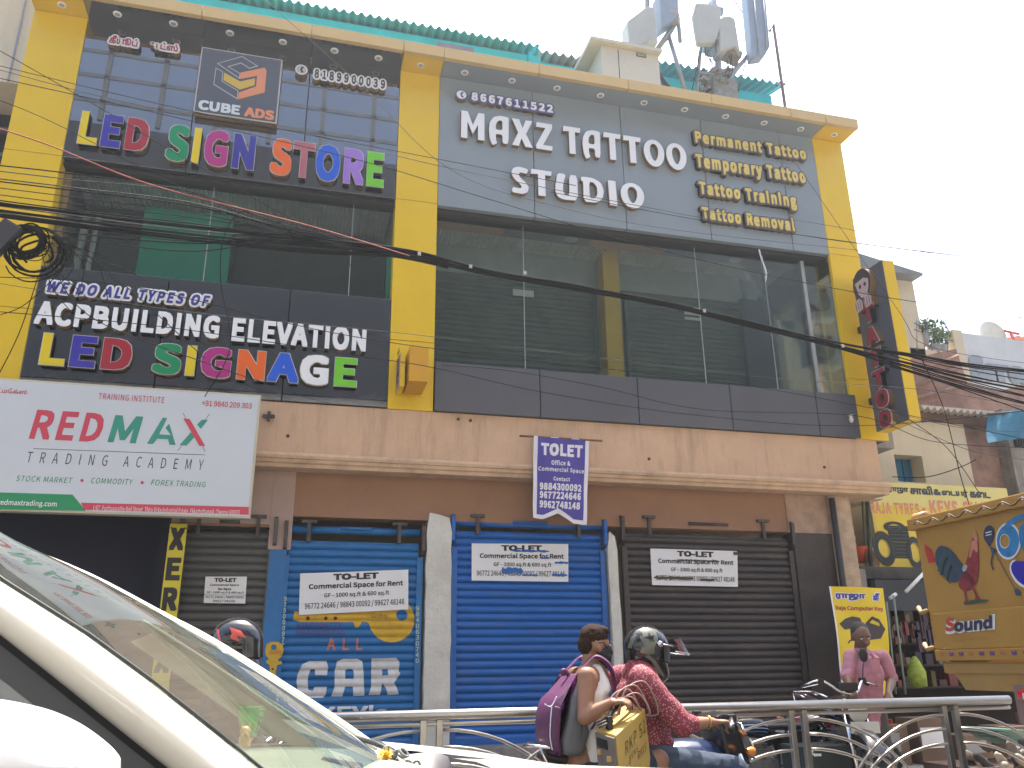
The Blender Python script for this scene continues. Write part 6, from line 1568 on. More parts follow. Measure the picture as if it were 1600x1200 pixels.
tpoly([(490, 312), (500, 350), (492, 400), (503, 438), (508, 435), (500, 398), (508, 352), (526, 338), (524, 330), (500, 318)], DBL, 'painted_string', .001)
tpoly([(500, 318), (560, 430), (625, 545), (628, 543), (563, 428), (503, 316)], DBL, 'painted_string', .0015)
tpoly([(615, 538), (635, 530), (652, 552), (650, 568), (625, 568)], DBL, 'painted_knot', .002)
tpoly([(205, 395), (185, 330), (150, 300), (150, 330), (170, 400)], tp('painted_red', (.3, .03, .02)), 'painted_flourish', .001)
for off, m_, w_, d in ((0, PW, 1.13, .001), (0, tp('letter_sky_blue', (.02, .16, .36)), 1.0, .003)):
    cx, cy = 585, 285
    def rg(cx, cy, rx, ry, hx, hy, m2, dd, ox=0):
        po = [tg(cx+rx*math.cos(R(a)), cy+ry*math.sin(R(a))) for a in range(0, 360, 12)]; ph = [tg(cx+ox+hx*math.cos(R(a)), cy+hy*math.sin(R(a))) for a in range(0, 360, 12)]
        poly_y([po, ph], 0, [m2], tr, 'painted_letter', 0, to3=lambda a, c, q_: (TXX-.005-dd, a, c))
    rg(585, 285, 58*w_, 85*w_, 26/w_, 38/w_, m_, d, -18)
tpoly([(545, 230), (600, 165), (700, 130), (760, 130), (760, 150), (690, 160), (620, 190), (575, 225)], tp('letter_sky_blue', (.02, .16, .36)), 'painted_letter', .004, 1)
tpoly([(640, 385), (605, 395), (600, 440), (640, 500), (700, 530), (760, 530), (760, 400)], tp('letter_navy', (.04, .03, .13)), 'painted_letter', .004, 2)
tpoly([(632, 378), (598, 390), (590, 445), (632, 512), (700, 542), (760, 542), (760, 530), (650, 500), (606, 440), (610, 398)], PW, 'painted_letter', .002, 1)
tpoly([(650, 190), (640, 260), (655, 330), (700, 360), (760, 360), (760, 190)], tp('letter_sky_blue', (.02, .16, .36)), 'painted_letter', .003, 1)
def ttext(txt, bl, tr_, m, bold, d, shear=0):
    V, Fs = raw_text(txt, bold, 1.0, 2); V = [(v[0]+shear*v[1],)+tuple(v[1:]) for v in V]; V = fit(V, (0, 1, 0, 1))
    def f3(a, c, dd):
        u = bl[0]+(tr_[0]-bl[0])*a; v = bl[1]+(tr_[1]-bl[1])*c-(.10*(u-bl[0]) if True else 0)
        p = c5(u, v, TXX-.035-d+dd); return (p.x, p.y, p.z)
    meshobj('painted_lettering', solid(V, Fs, f3, 0, 'painted_lettering', [m]), None, tr)
ttext('Sound', (258, 772), (516, 690), PW, .07, .0); ttext('S', (258, 757), (305, 685), tp('painted_brick_red', (.40, .06, .03)), .05, .004); ttext('ound', (302, 760), (500, 690), tp('painted_ink_blue', (.03, .03, .06)), .05, .004)
ttext('Time Spring', (300, 812), (470, 800), tp('faded_brown_paint', (.28, .12, .04)), .0, .002)
# ================================================================ MODELLING HELPER: overlapping tapered forms fused into one skin
def cap(bm, a, b, r1, r2, flat=None, n=12):
    """tapered capsule; flat = (axis vector, factor) squashes it about its own axis"""
    a = Vector(a); b = Vector(b); d = b-a; L = max(d.length, 1e-4); dn = d/L
    prof = []
    for i in range(5): t = math.pi/2*(1-i/4); prof.append((-r1*math.sin(t), r1*math.cos(t)))
    for i in range(1, 5): t = math.pi/2*i/4; prof.append((L+r2*math.sin(t), r2*math.cos(t)))
    s = dn.orthogonal().normalized(); u = dn.cross(s); V = []
    for h, r in prof:
        for k in range(n):
            an = 2*math.pi*k/n; off = s*math.cos(an)*max(r, 1e-4)+u*math.sin(an)*max(r, 1e-4)
            if flat:
                ax = Vector(flat[0]).normalized(); ax = (ax-dn*ax.dot(dn))
                if ax.length > 1e-4: ax.normalize(); off = off+ax*off.dot(ax)*(flat[1]-1)
            V.append(bm.verts.new(a+dn*h+off))
    m = len(prof)
    for i in range(m-1):
        for k in range(n): bm.faces.new([V[i*n+k], V[i*n+(k+1) % n], V[(i+1)*n+(k+1) % n], V[(i+1)*n+k]])
    bm.faces.new(V[:n][::-1]); bm.faces.new(V[-n:])
def ball(bm, c, rx, ry, rz, rot=None, n=14):
    c = Vector(c); M = rot or Matrix.Identity(3); rows = []
    for i in range(n//2+1):
        t = math.pi*i/(n//2); rows.append([bm.verts.new(c+M@Vector((rx*math.sin(t)*math.cos(2*math.pi*k/n)+0, ry*math.sin(t)*math.sin(2*math.pi*k/n), rz*math.cos(t)))) for k in range(n)])
    for i in range(len(rows)-1):
        for k in range(n):
            try: bm.faces.new([rows[i][k], rows[i][(k+1) % n], rows[i+1][(k+1) % n], rows[i+1][k]])
            except ValueError: pass
def fuse(name, fn, m, parent, voxel=.012, smooth=6, noise=None):
    bm = bmesh.new(); fn(bm); bmesh.ops.remove_doubles(bm, verts=bm.verts, dist=1e-5); bmesh.ops.recalc_face_normals(bm, faces=bm.faces)
    me = bpy.data.meshes.new('tmp'); bm.to_mesh(me); bm.free()
    ob = bpy.data.objects.new('tmp', me)
    md = ob.modifiers.new('r', 'REMESH'); md.mode = 'VOXEL'; md.voxel_size = voxel
    ms = ob.modifiers.new('s', 'SMOOTH'); ms.iterations = smooth; ms.factor = .5
    me2 = eval_mesh(ob)
    bpy.data.objects.remove(ob); bpy.data.meshes.remove(me)
    me2.name = name
    if noise:
        amp, sc = noise
        from mathutils import noise as nz
        nn = [v.normal.copy() for v in me2.vertices]; cc = [v.co.copy() for v in me2.vertices]; fl = []
        for c_, n_ in zip(cc, nn):
            q = c_ + n_*amp*(nz.noise(Vector((c_.x*sc, c_.y*sc, c_.z*sc*.55)))+.5*nz.noise(c_*sc*2.3)); fl += (q.x, q.y, q.z)
        me2.vertices.foreach_set('co', fl); me2.update()
    me2.polygons.foreach_set('use_smooth', [True]*len(me2.polygons)); me2.materials.clear()
    for x in (m if isinstance(m, list) else [m]): me2.materials.append(x)
    return meshobj(name, me2, None, parent)

# cat figurine
p, zt_, t = CAT_POS; h = zt_-p.z
def f(bm):
    ball(bm, p+Vector((0, 0, h*.25)), h*.22, h*.2, h*.28); ball(bm, p+Vector((0, 0, h*.62)), h*.23, h*.2, h*.2)
    for s in (-1, 1): cap(bm, p+Vector((s*h*.13, 0, h*.74)), p+Vector((s*h*.17, 0, h*.96)), h*.07, h*.02); cap(bm, p+Vector((s*h*.18, -h*.1, h*.35)), p+Vector((s*h*.1, -h*.22, h*.48)), h*.07, h*.06); ball(bm, p+Vector((s*h*.15, -h*.1, h*.05)), h*.1, h*.12, h*.07)
    ball(bm, p+Vector((0, -h*.18, h*.58)), h*.08, h*.08, h*.06); cap(bm, p+Vector((h*.2, h*.1, h*.1)), p+Vector((h*.3, h*.1, h*.35)), h*.05, h*.04)
fuse('cat_body', f, mat('honey_resin', (.68, .42, .16), .35, var=.06), t, voxel=h*.035, smooth=3)

# ================================================================ PEOPLE
SKIN = mat('brown_skin', (.25, .125, .075), .5, var=.1, scale=12, bump=.0006, bscale=180)
SKIN2 = mat('light_brown_skin', (.30, .155, .095), .5, var=.1, scale=12, bump=.0006, bscale=180)
SKIN3 = mat('dark_brown_skin', (.16, .085, .055), .5, var=.12, scale=12, bump=.0006, bscale=180)
HAIR = mat('black_hair', (.02, .014, .01), .6, var=.5, scale=70, bump=.004, bscale=160)
HAIRB = mat('brownish_hair', (.030, .015, .008), .8, var=.6, scale=90, bump=.006, bscale=220, spec=.15)
VEST = mat('white_vest', (.72, .72, .74), .8, var=.05, scale=8, bump=.003, bscale=14)
NAVYC = mat('dark_navy_shorts', (.02, .025, .045), .85, var=.2, bump=.003, bscale=20)
JEAN = mat('blue_jeans', (.03, .05, .09), .85, var=.2, bump=.003, bscale=22)
def floral():
    m = mat('floral_red_shirt', (.21, .03, .048), .8, var=.2, scale=6, bump=.002, bscale=18)
    n = m.node_tree.nodes; l = m.node_tree.links; b = n['Principled BSDF']; src = b.inputs['Base Color'].links[0].from_socket
    tc = n.new('ShaderNodeTexCoord'); vo = n.new('ShaderNodeTexVoronoi'); vo.inputs['Scale'].default_value = 85; vo.inputs['Randomness'].default_value = 1
    l.new(tc.outputs['Object'], vo.inputs['Vector'])
    r = n.new('ShaderNodeValToRGB'); r.color_ramp.elements[0].position = .27; r.color_ramp.elements[0].color = (1, 1, 1, 1); r.color_ramp.elements[1].position = .34; r.color_ramp.elements[1].color = (0, 0, 0, 1)
    l.new(vo.outputs['Distance'], r.inputs[0]); mx = n.new('ShaderNodeMix'); mx.data_type = 'RGBA'; l.new(r.outputs[0], mx.inputs['Factor']); l.new(src, mx.inputs['A']); mx.inputs['B'].default_value = (.45, .27, .27, 1)
    l.new(mx.outputs['Result'], b.inputs['Base Color']); return m
FLOR = floral()
def checked():
    m = mat('pink_checked_shirt', (.48, .22, .26), .8, var=.08, scale=6, bump=.002, bscale=16)
    n = m.node_tree.nodes; l = m.node_tree.links; b = n['Principled BSDF']; src = b.inputs['Base Color'].links[0].from_socket
    tc = n.new('ShaderNodeTexCoord'); prev = src
    for ax in ('X', 'Z'):
        w = n.new('ShaderNodeTexWave'); w.bands_direction = ax; w.inputs['Scale'].default_value = 22; w.inputs['Distortion'].default_value = .6
        l.new(tc.outputs['Object'], w.inputs['Vector']); r = n.new('ShaderNodeValToRGB'); r.color_ramp.elements[0].position = .8; r.color_ramp.elements[0].color = (0, 0, 0, 1); r.color_ramp.elements[1].position = .95; r.color_ramp.elements[1].color = (.45, .45, .45, 1)
        l.new(w.outputs['Fac'], r.inputs[0]); mx = n.new('ShaderNodeMix'); mx.data_type = 'RGBA'; l.new(r.outputs[0], mx.inputs['Factor']); l.new(prev, mx.inputs['A']); mx.inputs['B'].default_value = (.30, .13, .24, 1); prev = mx.outputs['Result']
    l.new(prev, b.inputs['Base Color']); return m
PINK = checked()
def hand(bm, wrist, knuckle, curl_dir, side, s=1.0, grip=.7):
    """palm from wrist to knuckles, four fingers curling towards curl_dir, a thumb leaving the palm's side"""
    w = Vector(wrist); k = Vector(knuckle); d = (k-w).normalized(); c = Vector(curl_dir).normalized(); c = (c-d*c.dot(d)).normalized(); sd = Vector(side).normalized()
    sd = (sd-d*sd.dot(d)-c*sd.dot(c)).normalized()
    for i, q in enumerate((-.03, -.01, .01, .03)):
        cap(bm, w+sd*q*.5*s, k+sd*q*s, .015*s, .0115*s)
    for i, (q, ln) in enumerate(((-.033, .85), (-.011, 1.0), (.011, .95), (.033, .75))):
        p0 = k+sd*q*s; p1 = p0+(d*(1-grip*.5)+c*grip*.6).normalized()*.036*ln*s; p2 = p1+(d*(1-grip*1.3)+c*(grip+.2)).normalized()*.026*ln*s; p3 = p2+(d*(.2-grip)+c*.7).normalized()*.02*ln*s
        cap(bm, p0, p1, .0108*s, .0098*s, n=8); cap(bm, p1, p2, .0098*s, .0088*s, n=8); cap(bm, p2, p3, .0088*s, .0075*s, n=8)
    t0 = w.lerp(k, .3)-sd*.03*s; t1 = t0+(d*.6-sd*.5+c*.5).normalized()*.038*s; t2 = t1+(d*.7+c*.7).normalized()*.028*s
    cap(bm, t0, t1, .014*s, .011*s, n=8); cap(bm, t1, t2, .011*s, .009*s, n=8)
def head_forms(bm, c, fwd, up, s=1.0, mask=False):
    """skull, jaw, nose, ears; c is the head centre; height about .23"""
    c = Vector(c); f_ = Vector(fwd).normalized(); u = Vector(up); u = (u-f_*u.dot(f_)).normalized(); r = f_.cross(u)
    M = Matrix((f_, r, u)).transposed()
    L = lambda x, y, z: c+M@Vector((x*s, y*s, z*s))
    ball(bm, L(-.008, 0, .025), .095*s, .075*s, .09*s, M, 18); cap(bm, L(.02, 0, -.015), L(.055, 0, -.082), .062*s, .028*s, flat=(r, .85)); ball(bm, L(.045, 0, .012), .05*s, .06*s, .07*s, M)
    cap(bm, L(.088, 0, .02), L(.108, 0, -.018), .009*s, .015*s, n=8); ball(bm, L(.095, 0, -.022), .013*s, .017*s, .009*s, M, 10)
    ball(bm, L(.084, 0, -.05), .012*s, .024*s, .007*s, M, 10); ball(bm, L(.081, 0, -.062), .011*s, .02*s, .006*s, M, 10)
    for y in (-1, 1):
        ball(bm, L(.0, y*.080, -.006), .021*s, .011*s, .034*s, M, 10); ball(bm, L(.075, y*.03, .032), .012*s, .02*s, .007*s, M, 10)
        ball(bm, L(.05, y*.045, -.03), .026*s, .018*s, .03*s, M, 10)
    return L, M
def face_bits(L, M, s, parent, eyes=True):
    bmk = MB()
    for y in (-1, 1):
        b = MB(); b.lathe(L(.083, y*.03, .017), [(0, -.008*s), (.010*s, -.004*s), (.012*s, 0), (.010*s, .004*s), (0, .008*s)], 10); b.build('eye', mat('eye_white', (.5, .48, .45), .3, var=0), parent)
        b = MB(); b.lathe(L(.0935, y*.031, .015), [(0, -.0035*s), (.004*s, 0), (0, .0035*s)], 8); b.build('iris', mat('eye_dark', (.02, .012, .01), .2, var=0), parent)
        b = MB(); b.tube([L(.09, y*.012, .038), L(.092, y*.032, .043), L(.08, y*.052, .036)], .0035*s, 6); b.build('eyebrow', HAIR, parent)

S5 = 5.0
# ---- pillion passenger
pr = thing('person', 'pillion rider in white sleeveless vest and black face mask carrying a yellow welding set', 'person', (1.85, S5, 0))
Hc = W(929, 1011, S5); nb_ = W(925, 1046, S5)
hip = W(905, 1200, S5)+Vector((0, 0, -.06)); 
chest = W(916, 1085, S5); belly = W(915, 1140, S5)
shN = W(917, 1060, S5-.17); shN.y = S5-.17; shF = shN+Vector((.06, .36, .0))
elN = W(913, 1122, S5-.24); wrN = W(957, 1097, S5-.32); knN = W(974, 1094, S5-.36)
kneeN = W(1028, 1189, S5-.22); ank = Vector((kneeN.x-.1, kneeN.y, .42))
hd = Vector((.99, .06, -.12))
LM = {}
def f(bm):
    LM['p'] = head_forms(bm, Hc, hd, (0, 0, 1), 1.0)
    cap(bm, Hc+Vector((-.03, 0, -.06)), nb_+Vector((-.01, 0, -.02)), .052, .062)
    cap(bm, nb_+Vector((0, 0, -.05)), chest, .10, .125, flat=((0, 1, 0), 1.35)); cap(bm, chest, belly, .125, .115, flat=((0, 1, 0), 1.25)); cap(bm, belly, hip, .115, .14, flat=((0, 1, 0), 1.25))
    cap(bm, nb_+Vector((0, -.04, -.03)), shN+Vector((0, 0, .01)), .05, .062); cap(bm, nb_+Vector((0, .04, -.03)), shF+Vector((0, 0, .01)), .05, .062)
    cap(bm, shN, elN, .062, .043); ball(bm, shN+Vector((0, -.005, -.02)), .066, .06, .075); cap(bm, elN, elN.lerp(wrN, .35), .044, .046); cap(bm, elN.lerp(wrN, .35), wrN, .046, .027)
    elF = shF+Vector((.12, .05, -.28)); wrF = elF+Vector((.22, -.06, -.02)); cap(bm, shF, elF, .06, .043); cap(bm, elF, wrF, .043, .028)
    hand(bm, wrN, knN, (.5, -.1, -.9), (.2, -.9, 0), 1.05, .75); hand(bm, wrF, wrF+Vector((.07, 0, 0)), (0, 0, -1), (0, 1, 0), 1, .8)
    for s_, kn in ((-.12, kneeN), (.2, kneeN+Vector((0, .44, 0)))):
        h0 = hip+Vector((.03, s_, 0)); cap(bm, h0, kn, .1, .068); cap(bm, kn, kn+Vector((-.06, 0, -.2)), .062, .058); cap(bm, kn+Vector((-.06, 0, -.2)), kn+Vector((-.12, 0, -.42)), .056, .035)
        cap(bm, kn+Vector((-.12, 0, -.44)), kn+Vector((.04, 0, -.48)), .038, .03)
fuse('body', f, SKIN, pr, .0095, 4)
L, M = LM['p']
face_bits(L, M, 1, pr)
def f(bm):
    ball(bm, L(-.012, 0, .055), .093, .077, .082, M, 18); ball(bm, L(-.055, 0, .01), .054, .070, .065, M, 14); ball(bm, L(.02, 0, .10), .07, .058, .036, M, 14)
fuse('hair', f, HAIRB, pr, .008, 2, noise=(.004, 60))
def f(bm):
    cap(bm, L(.045, 0, -.022), L(.062, 0, -.088), .073, .040, flat=(M@Vector((0, 1, 0)), .93)); ball(bm, L(.095, 0, -.02), .028, .034, .034, M, 12)
    for y in (-1, 1): cap(bm, L(.018, y*.060, -.035), L(.06, y*.035, -.05), .024, .04)
fuse('face_mask', f, mat('black_mask_cloth', (.018, .019, .024), .8, var=.1), pr, .007, 3)
b = MB()
for y in (-1, 1): b.tube([L(.06, y*.06, .0), L(.02, y*.083, .03), L(-.012, y*.086, .02)], .003, 5); b.tube([L(.05, y*.06, -.05), L(.01, y*.08, -.035), L(-.012, y*.085, -.01)], .003, 5)
b.build('mask_loop', MATS['black_mask_cloth'], pr)
def f(bm):
    cap(bm, nb_+Vector((.0, 0, -.075)), chest, .100, .134, flat=((0, 1, 0), 1.3)); cap(bm, chest, belly, .134, .126, flat=((0, 1, 0), 1.25)); cap(bm, belly, W(925, 1185, S5), .126, .14, flat=((0, 1, 0), 1.2))
    cap(bm, W(925, 1150, S5-.1), W(938, 1195, S5-.12), .07, .085)
    for s_ in (-.085, .085): cap(bm, nb_+Vector((.0, s_, -.0)), nb_+Vector((.03, s_*1.25, -.10)), .038, .05)
fuse('vest', f, VEST, pr, .011, 4, noise=(.006, 13))
def f(bm):
    for s_, kn in ((-.12, kneeN), (.2, kneeN+Vector((0, .44, 0)))):
        h0 = hip+Vector((.03, s_, 0)); cap(bm, h0, h0.lerp(kn, .78), .118, .098)
    ball(bm, hip, .16, .2, .12)
fuse('shorts', f, NAVYC, pr, .012, 4, noise=(.006, 12))
b = MB(); q = elN.lerp(wrN, .9); b.tube([q+Vector((0, .03*math.cos(a), .03*math.sin(a))) for a in [i*math.pi/6 for i in range(13)]], .004, 5); b.build('wrist_thread', mat('red_thread', (.3, .02, .02), .7), pr)

# backpack
bp = thing('backpack', 'purple and grey backpack worn by the pillion rider', 'backpack', tuple(W(875, 1170, S5)))
PUR = mat('purple_nylon', (.085, .018, .075), .55, var=.1, bump=.002, bscale=20); GRB = mat('grey_nylon', (.11, .115, .13), .6, var=.1, bump=.002, bscale=20)
def bx2(pts, y0, y1, m, name, bev=.03, sm=True):
    P_ = [W(u, v, S5) for u, v in pts]; b = MB(); b.prism([(p.x, p.z) for p in P_], y0, y1); o = b.build(name, m, bp, bevel=bev); o.data.polygons.foreach_set('use_smooth', [True]*len(o.data.polygons)); return o
def c2(u, v): return (830+u*.2, 960+v*.2)
bx2([c2(*p) for p in ((330, 470), (352, 560), (350, 800), (380, 900), (340, 1060), (300, 1085), (175, 1080), (170, 960), (215, 800), (240, 640), (290, 500))], S5-.19, S5+.19, GRB, 'front_compartment')
bx2([c2(*p) for p in ((352, 450), (300, 470), (190, 600), (125, 660), (92, 740), (80, 860), (82, 960), (105, 1060), (140, 1090), (200, 1085), (170, 960), (215, 800), (255, 640), (330, 490))], S5-.17, S5+.17, PUR, 'main_shell', .04)
bx2([c2(*p) for p in ((110, 700), (160, 720), (155, 830), (145, 960), (160, 1060), (110, 1050), (88, 950), (90, 820))], S5-.195, S5-.165, PUR, 'side_pocket', .012)
for nm, pts, r_, m_ in (('grab_handle', [(300, 485), (262, 440), (245, 445), (250, 480)], .014, PUR), ('zip', [(160, 720), (150, 850), (148, 960), (165, 1060)], .003, MATS['pale_print']), ('zip', [(105, 700), (155, 718), (200, 640)], .003, MATS['pale_print'])):
    b = MB(); b.tube(spline([W(*c2(*p), S5-.2 if nm == 'zip' else S5) for p in pts], 6), r_, 6); b.build(nm, m_, bp)
for s_ in (-.115, .14):
    P_ = [W(*c2(310, 460), S5)+Vector((0, s_, 0)), W(*c2(380, 395), S5)+Vector((0, s_, .01)), W(*c2(450, 375), S5)+Vector((0, s_, .035)), W(*c2(530, 410), S5)+Vector((.01, s_, .02)), W(*c2(566, 480), S5)+Vector((.02, s_, 0)), W(*c2(560, 590), S5)+Vector((.02, s_*1.2, 0)), W(*c2(510, 700), S5)+Vector((0, s_*1.35, 0)), W(*c2(400, 880), S5)+Vector((0, s_*1.3, 0))]
    b = MB(); rows = []
    for p in spline(P_, 5): rows.append([p+Vector((0, -.028, 0)), p+Vector((.012, 0, .010)), p+Vector((0, .028, 0)), p+Vector((-.012, 0, -.010)), p+Vector((0, -.028, 0))])
    b.grid(rows); b.build('shoulder_strap', PUR, bp)

# welding set
ws = thing('welding_machine', 'dusty yellow portable welding machine held on the pillion rider knee', 'welding machine', tuple(W(965, 1195, 4.6)))
WYL = mat('dusty_yellow_casing', (.44, .30, .07), .5, var=.1, scale=7, dirt=.4, dirt_rgb=(.36, .28, .13)); WGR = mat('dusty_grey_panel', (.15, .125, .11), .6, var=.25, scale=10, dirt=.4, dirt_rgb=(.28, .22, .17))
A_ = W(962, 1149, 4.5); B_ = W(1008, 1107, 4.72); Cc_ = W(931, 1139, 4.72)      # top corners: near front, near back, far front
dn_ = Vector((.06, .0, -1)).normalized()*.30
D_ = B_+(Cc_-A_)
base = [A_+dn_, B_+dn_, D_+dn_, Cc_+dn_]
b = MB(); b.hexa([base[0], base[1], base[2], base[3], A_, B_, D_, Cc_]); b.build('casing', WYL, ws, bevel=.008)
nrm = (Cc_-A_).cross(dn_).normalized(); nrm = nrm if nrm.dot(A_-B_) > 0 else -nrm
def fp(a, c, d=0): return A_+(Cc_-A_)*a+dn_*c+nrm*d
b = MB(); b.hexa([fp(.04, .97, .001), fp(.04, .97, .012), fp(.96, .97, .012), fp(.96, .97, .001), fp(.04, .05, .001), fp(.04, .05, .012), fp(.96, .05, .012), fp(.96, .05, .001)]); b.build('front_panel', WGR, ws)
b = MB(); b.hexa([fp(.35, .28, .013), fp(.35, .28, .017), fp(.85, .28, .017), fp(.85, .28, .013), fp(.35, .12, .013), fp(.35, .12, .017), fp(.85, .12, .017), fp(.85, .12, .013)]); b.build('display', BLACK, ws)
for a, c in ((.75, .36), (.28, .42)):
    b = MB(); b.cbox(fp(a, c, .02), .022, .022, .028); b.build('knob', mat('amber_knob', (.55, .36, .12), .4), ws, bevel=.004)
for a in (.7, .25):
    b = MB(); b.tube([fp(a, .85, .01), fp(a, .85, .045)], .026, 14); b.build('socket', BLACK, ws)
sn = (B_-A_).cross(dn_).normalized(); sn = sn if sn.y < 0 else -sn
def sp3(a, c, d=0): return A_+(B_-A_)*a+dn_*c+sn*d
MARK = mat('marker_ink', (.10, .05, .02), .6, var=0)
for txt, bb in (('RKP 51', (.22, .92, .2, .42)), ('SVNS', (.30, .62, .47, .57)), ('RKVS', (.60, .88, .58, .72))):
    V, Fs = raw_text(txt, 0, 1.1, 2); V = [(v[0]+.2*v[1],)+tuple(v[1:]) for v in V]; V = fit(V, (bb[0], bb[1], 0, 1))
    meshobj('hand_lettering', solid(V, Fs, lambda a, c, d: sp3(a, bb[2]+(bb[3]-bb[2])*(1-c)-.12*(a-.5), .004-d), 0, 'hand_lettering', [MARK]), None, ws)
b = MB()
for i in range(9):
    for j in range(5): q = sp3(.12+.03*i, .62+.05*j, .002); b.add([q+Vector((-.002, 0, -.002)), q+Vector((.002, 0, -.002)), q+Vector((.002, 0, .002)), q+Vector((-.002, 0, .002))], [(0, 1, 2, 3)])
o = b.build('vent_holes', BLACK, ws); o['kind'] = 'stuff'
tc_ = (A_+B_+Cc_+D_)/4
b = MB(); h0 = A_.lerp(Cc_, .5).lerp(B_.lerp(D_, .5), .12); h1 = A_.lerp(Cc_, .5).lerp(B_.lerp(D_, .5), .85)
b.tube([h0, h0+Vector((0, 0, .055)), h0.lerp(h1, .15)+Vector((0, 0, .075)), h1+Vector((0, 0, .075)), h1], .014, 8); b.build('handle', BLACK, ws)
b = MB(); q = h0+Vector((0, 0, .03)); b.cbox(q, .03, .05, .07); b.build('handle_post', BLACK, ws, bevel=.008)
for k in range(6):
    s0 = h0.lerp(h1, .3)+Vector((rr.uniform(-.05, .02), rr.uniform(-.04, .04), .04)); pts = [s0, s0+Vector((.05, 0, .06+.015*k)), s0+Vector((.13+.01*k, .02, .07+.02*k)), s0+Vector((.19+.012*k, .03, .0)), h1+Vector((.0, .02, -.02))]
    b = MB(); b.tube(spline(pts, 7), .005, 6); b.build('lead_loop', mat('dusty_pink_lead', (.30, .19, .17), .6, var=.1), ws)
for k in range(3): b = MB(); b.tube([h0+Vector((-.07, -.02+.02*k, .01+.012*k)), h0+Vector((.02, -.01+.02*k, .04+.012*k))], .007, 6); b.build('electrode_clamp', IRON, ws)

# ---- rider
rd = thing('person', 'motorcycle rider in red floral shirt and black graphic helmet', 'person', (2.3, S5, 0))
Hr = W(1013, 1022, S5); nr = W(1000, 1048, S5); ch = W(1000, 1092, S5); be = W(1005, 1140, S5); hp = W(1000, 1195, S5)
sN = W(1003, 1062, S5-.19); eN = W(1066, 1133, S5-.28); wN = W(1112, 1128, S5-.27); kN = W(1133, 1127, S5-.27)
sF = sN+Vector((.03, .4, 0)); eF = eN+Vector((0, .5, 0)); wF = wN+Vector((0, .52, 0)); kF = kN+Vector((0, .52, 0))
kneeR = W(1148, 1204, S5-.22)
hdr = Vector((.95, -.08, -.14))
def f(bm):
    LM['r'] = head_forms(bm, Hr+Vector((0, 0, -.0)), hdr, (0, 0, 1))
    cap(bm, Hr+Vector((-.03, 0, -.06)), nr, .055, .065); cap(bm, nr+Vector((0, 0, -.05)), ch, .11, .14, flat=((0, 1, 0), 1.35)); cap(bm, ch, be, .14, .14, flat=((0, 1, 0), 1.2)); cap(bm, be, hp, .14, .15, flat=((0, 1, 0), 1.2))
    for s_, e_, w_, k_ in ((sN, eN, wN, kN), (sF, eF, wF, kF)):
        cap(bm, nr+Vector((0, (s_.y-nr.y)*.3, -.04)), s_, .055, .065); cap(bm, s_, e_, .062, .044); cap(bm, e_, e_.lerp(w_, .35), .044, .043); cap(bm, e_.lerp(w_, .35), w_, .043, .029)
        hand(bm, w_, k_, (.35, 0, -.9), (0, -1, .15), 1.05, .85)
    for s_, kn in ((-.13, kneeR), (.13, kneeR+Vector((0, .5, 0)))):
        cap(bm, hp+Vector((0, s_, 0)), kn, .1, .07); cap(bm, kn, kn+Vector((-.12, 0, -.42)), .066, .042); cap(bm, kn+Vector((-.12, 0, -.44)), kn+Vector((.06, 0, -.47)), .04, .033)
fuse('body', f, SKIN2, rd, .0095, 4)
def f(bm):
    cap(bm, nr+Vector((-.01, 0, -.03)), ch, .105, .155, flat=((0, 1, 0), 1.32)); cap(bm, ch, be, .155, .158, flat=((0, 1, 0), 1.2)); cap(bm, be, W(1000, 1165, S5), .158, .165, flat=((0, 1, 0), 1.2))
    cap(bm, W(1040, 1160, S5-.1), be, .05, .1)
    for s_, e_, w_ in ((sN, eN, wN), (sF, eF, wF)):
        cap(bm, nr+Vector((0, (s_.y-nr.y)*.3, -.03)), s_, .075, .085); cap(bm, s_, s_.lerp(e_, .6), .088, .08); cap(bm, s_.lerp(e_, .6), e_, .08, .070); cap(bm, e_, e_.lerp(w_, .3), .070, .058)
    cap(bm, nr+Vector((-.03, 0, .0)), nr+Vector((-.02, 0, .025)), .07, .068)
fuse('floral_shirt', f, FLOR, rd, .011, 4, noise=(.010, 11))
def f(bm):
    for s_, kn in ((-.13, kneeR), (.13, kneeR+Vector((0, .5, 0)))):
        cap(bm, hp+Vector((0, s_, .01)), kn, .125, .088); cap(bm, kn, kn+Vector((-.12, 0, -.4)), .086, .062)
    ball(bm, hp, .17, .2, .13)
fuse('jeans', f, JEAN, rd, .012, 4, noise=(.006, 14))
b = MB(); b.tube([wN.lerp(eN, .12)+Vector((.004*math.sin(a), .036*math.cos(a), .036*math.sin(a))) for a in [i*math.pi/6 for i in range(13)]], .004, 5); b.build('bracelet', mat('gold_bracelet', (.6, .4, .12), .3, metal=.8), rd)
HBL = mat('glossy_black_helmet', (.014, .015, .018), .12, var=.1, coat=.6); HPR = mat('helmet_pale_graphic', (.12, .13, .105), .3, var=.2, scale=15)
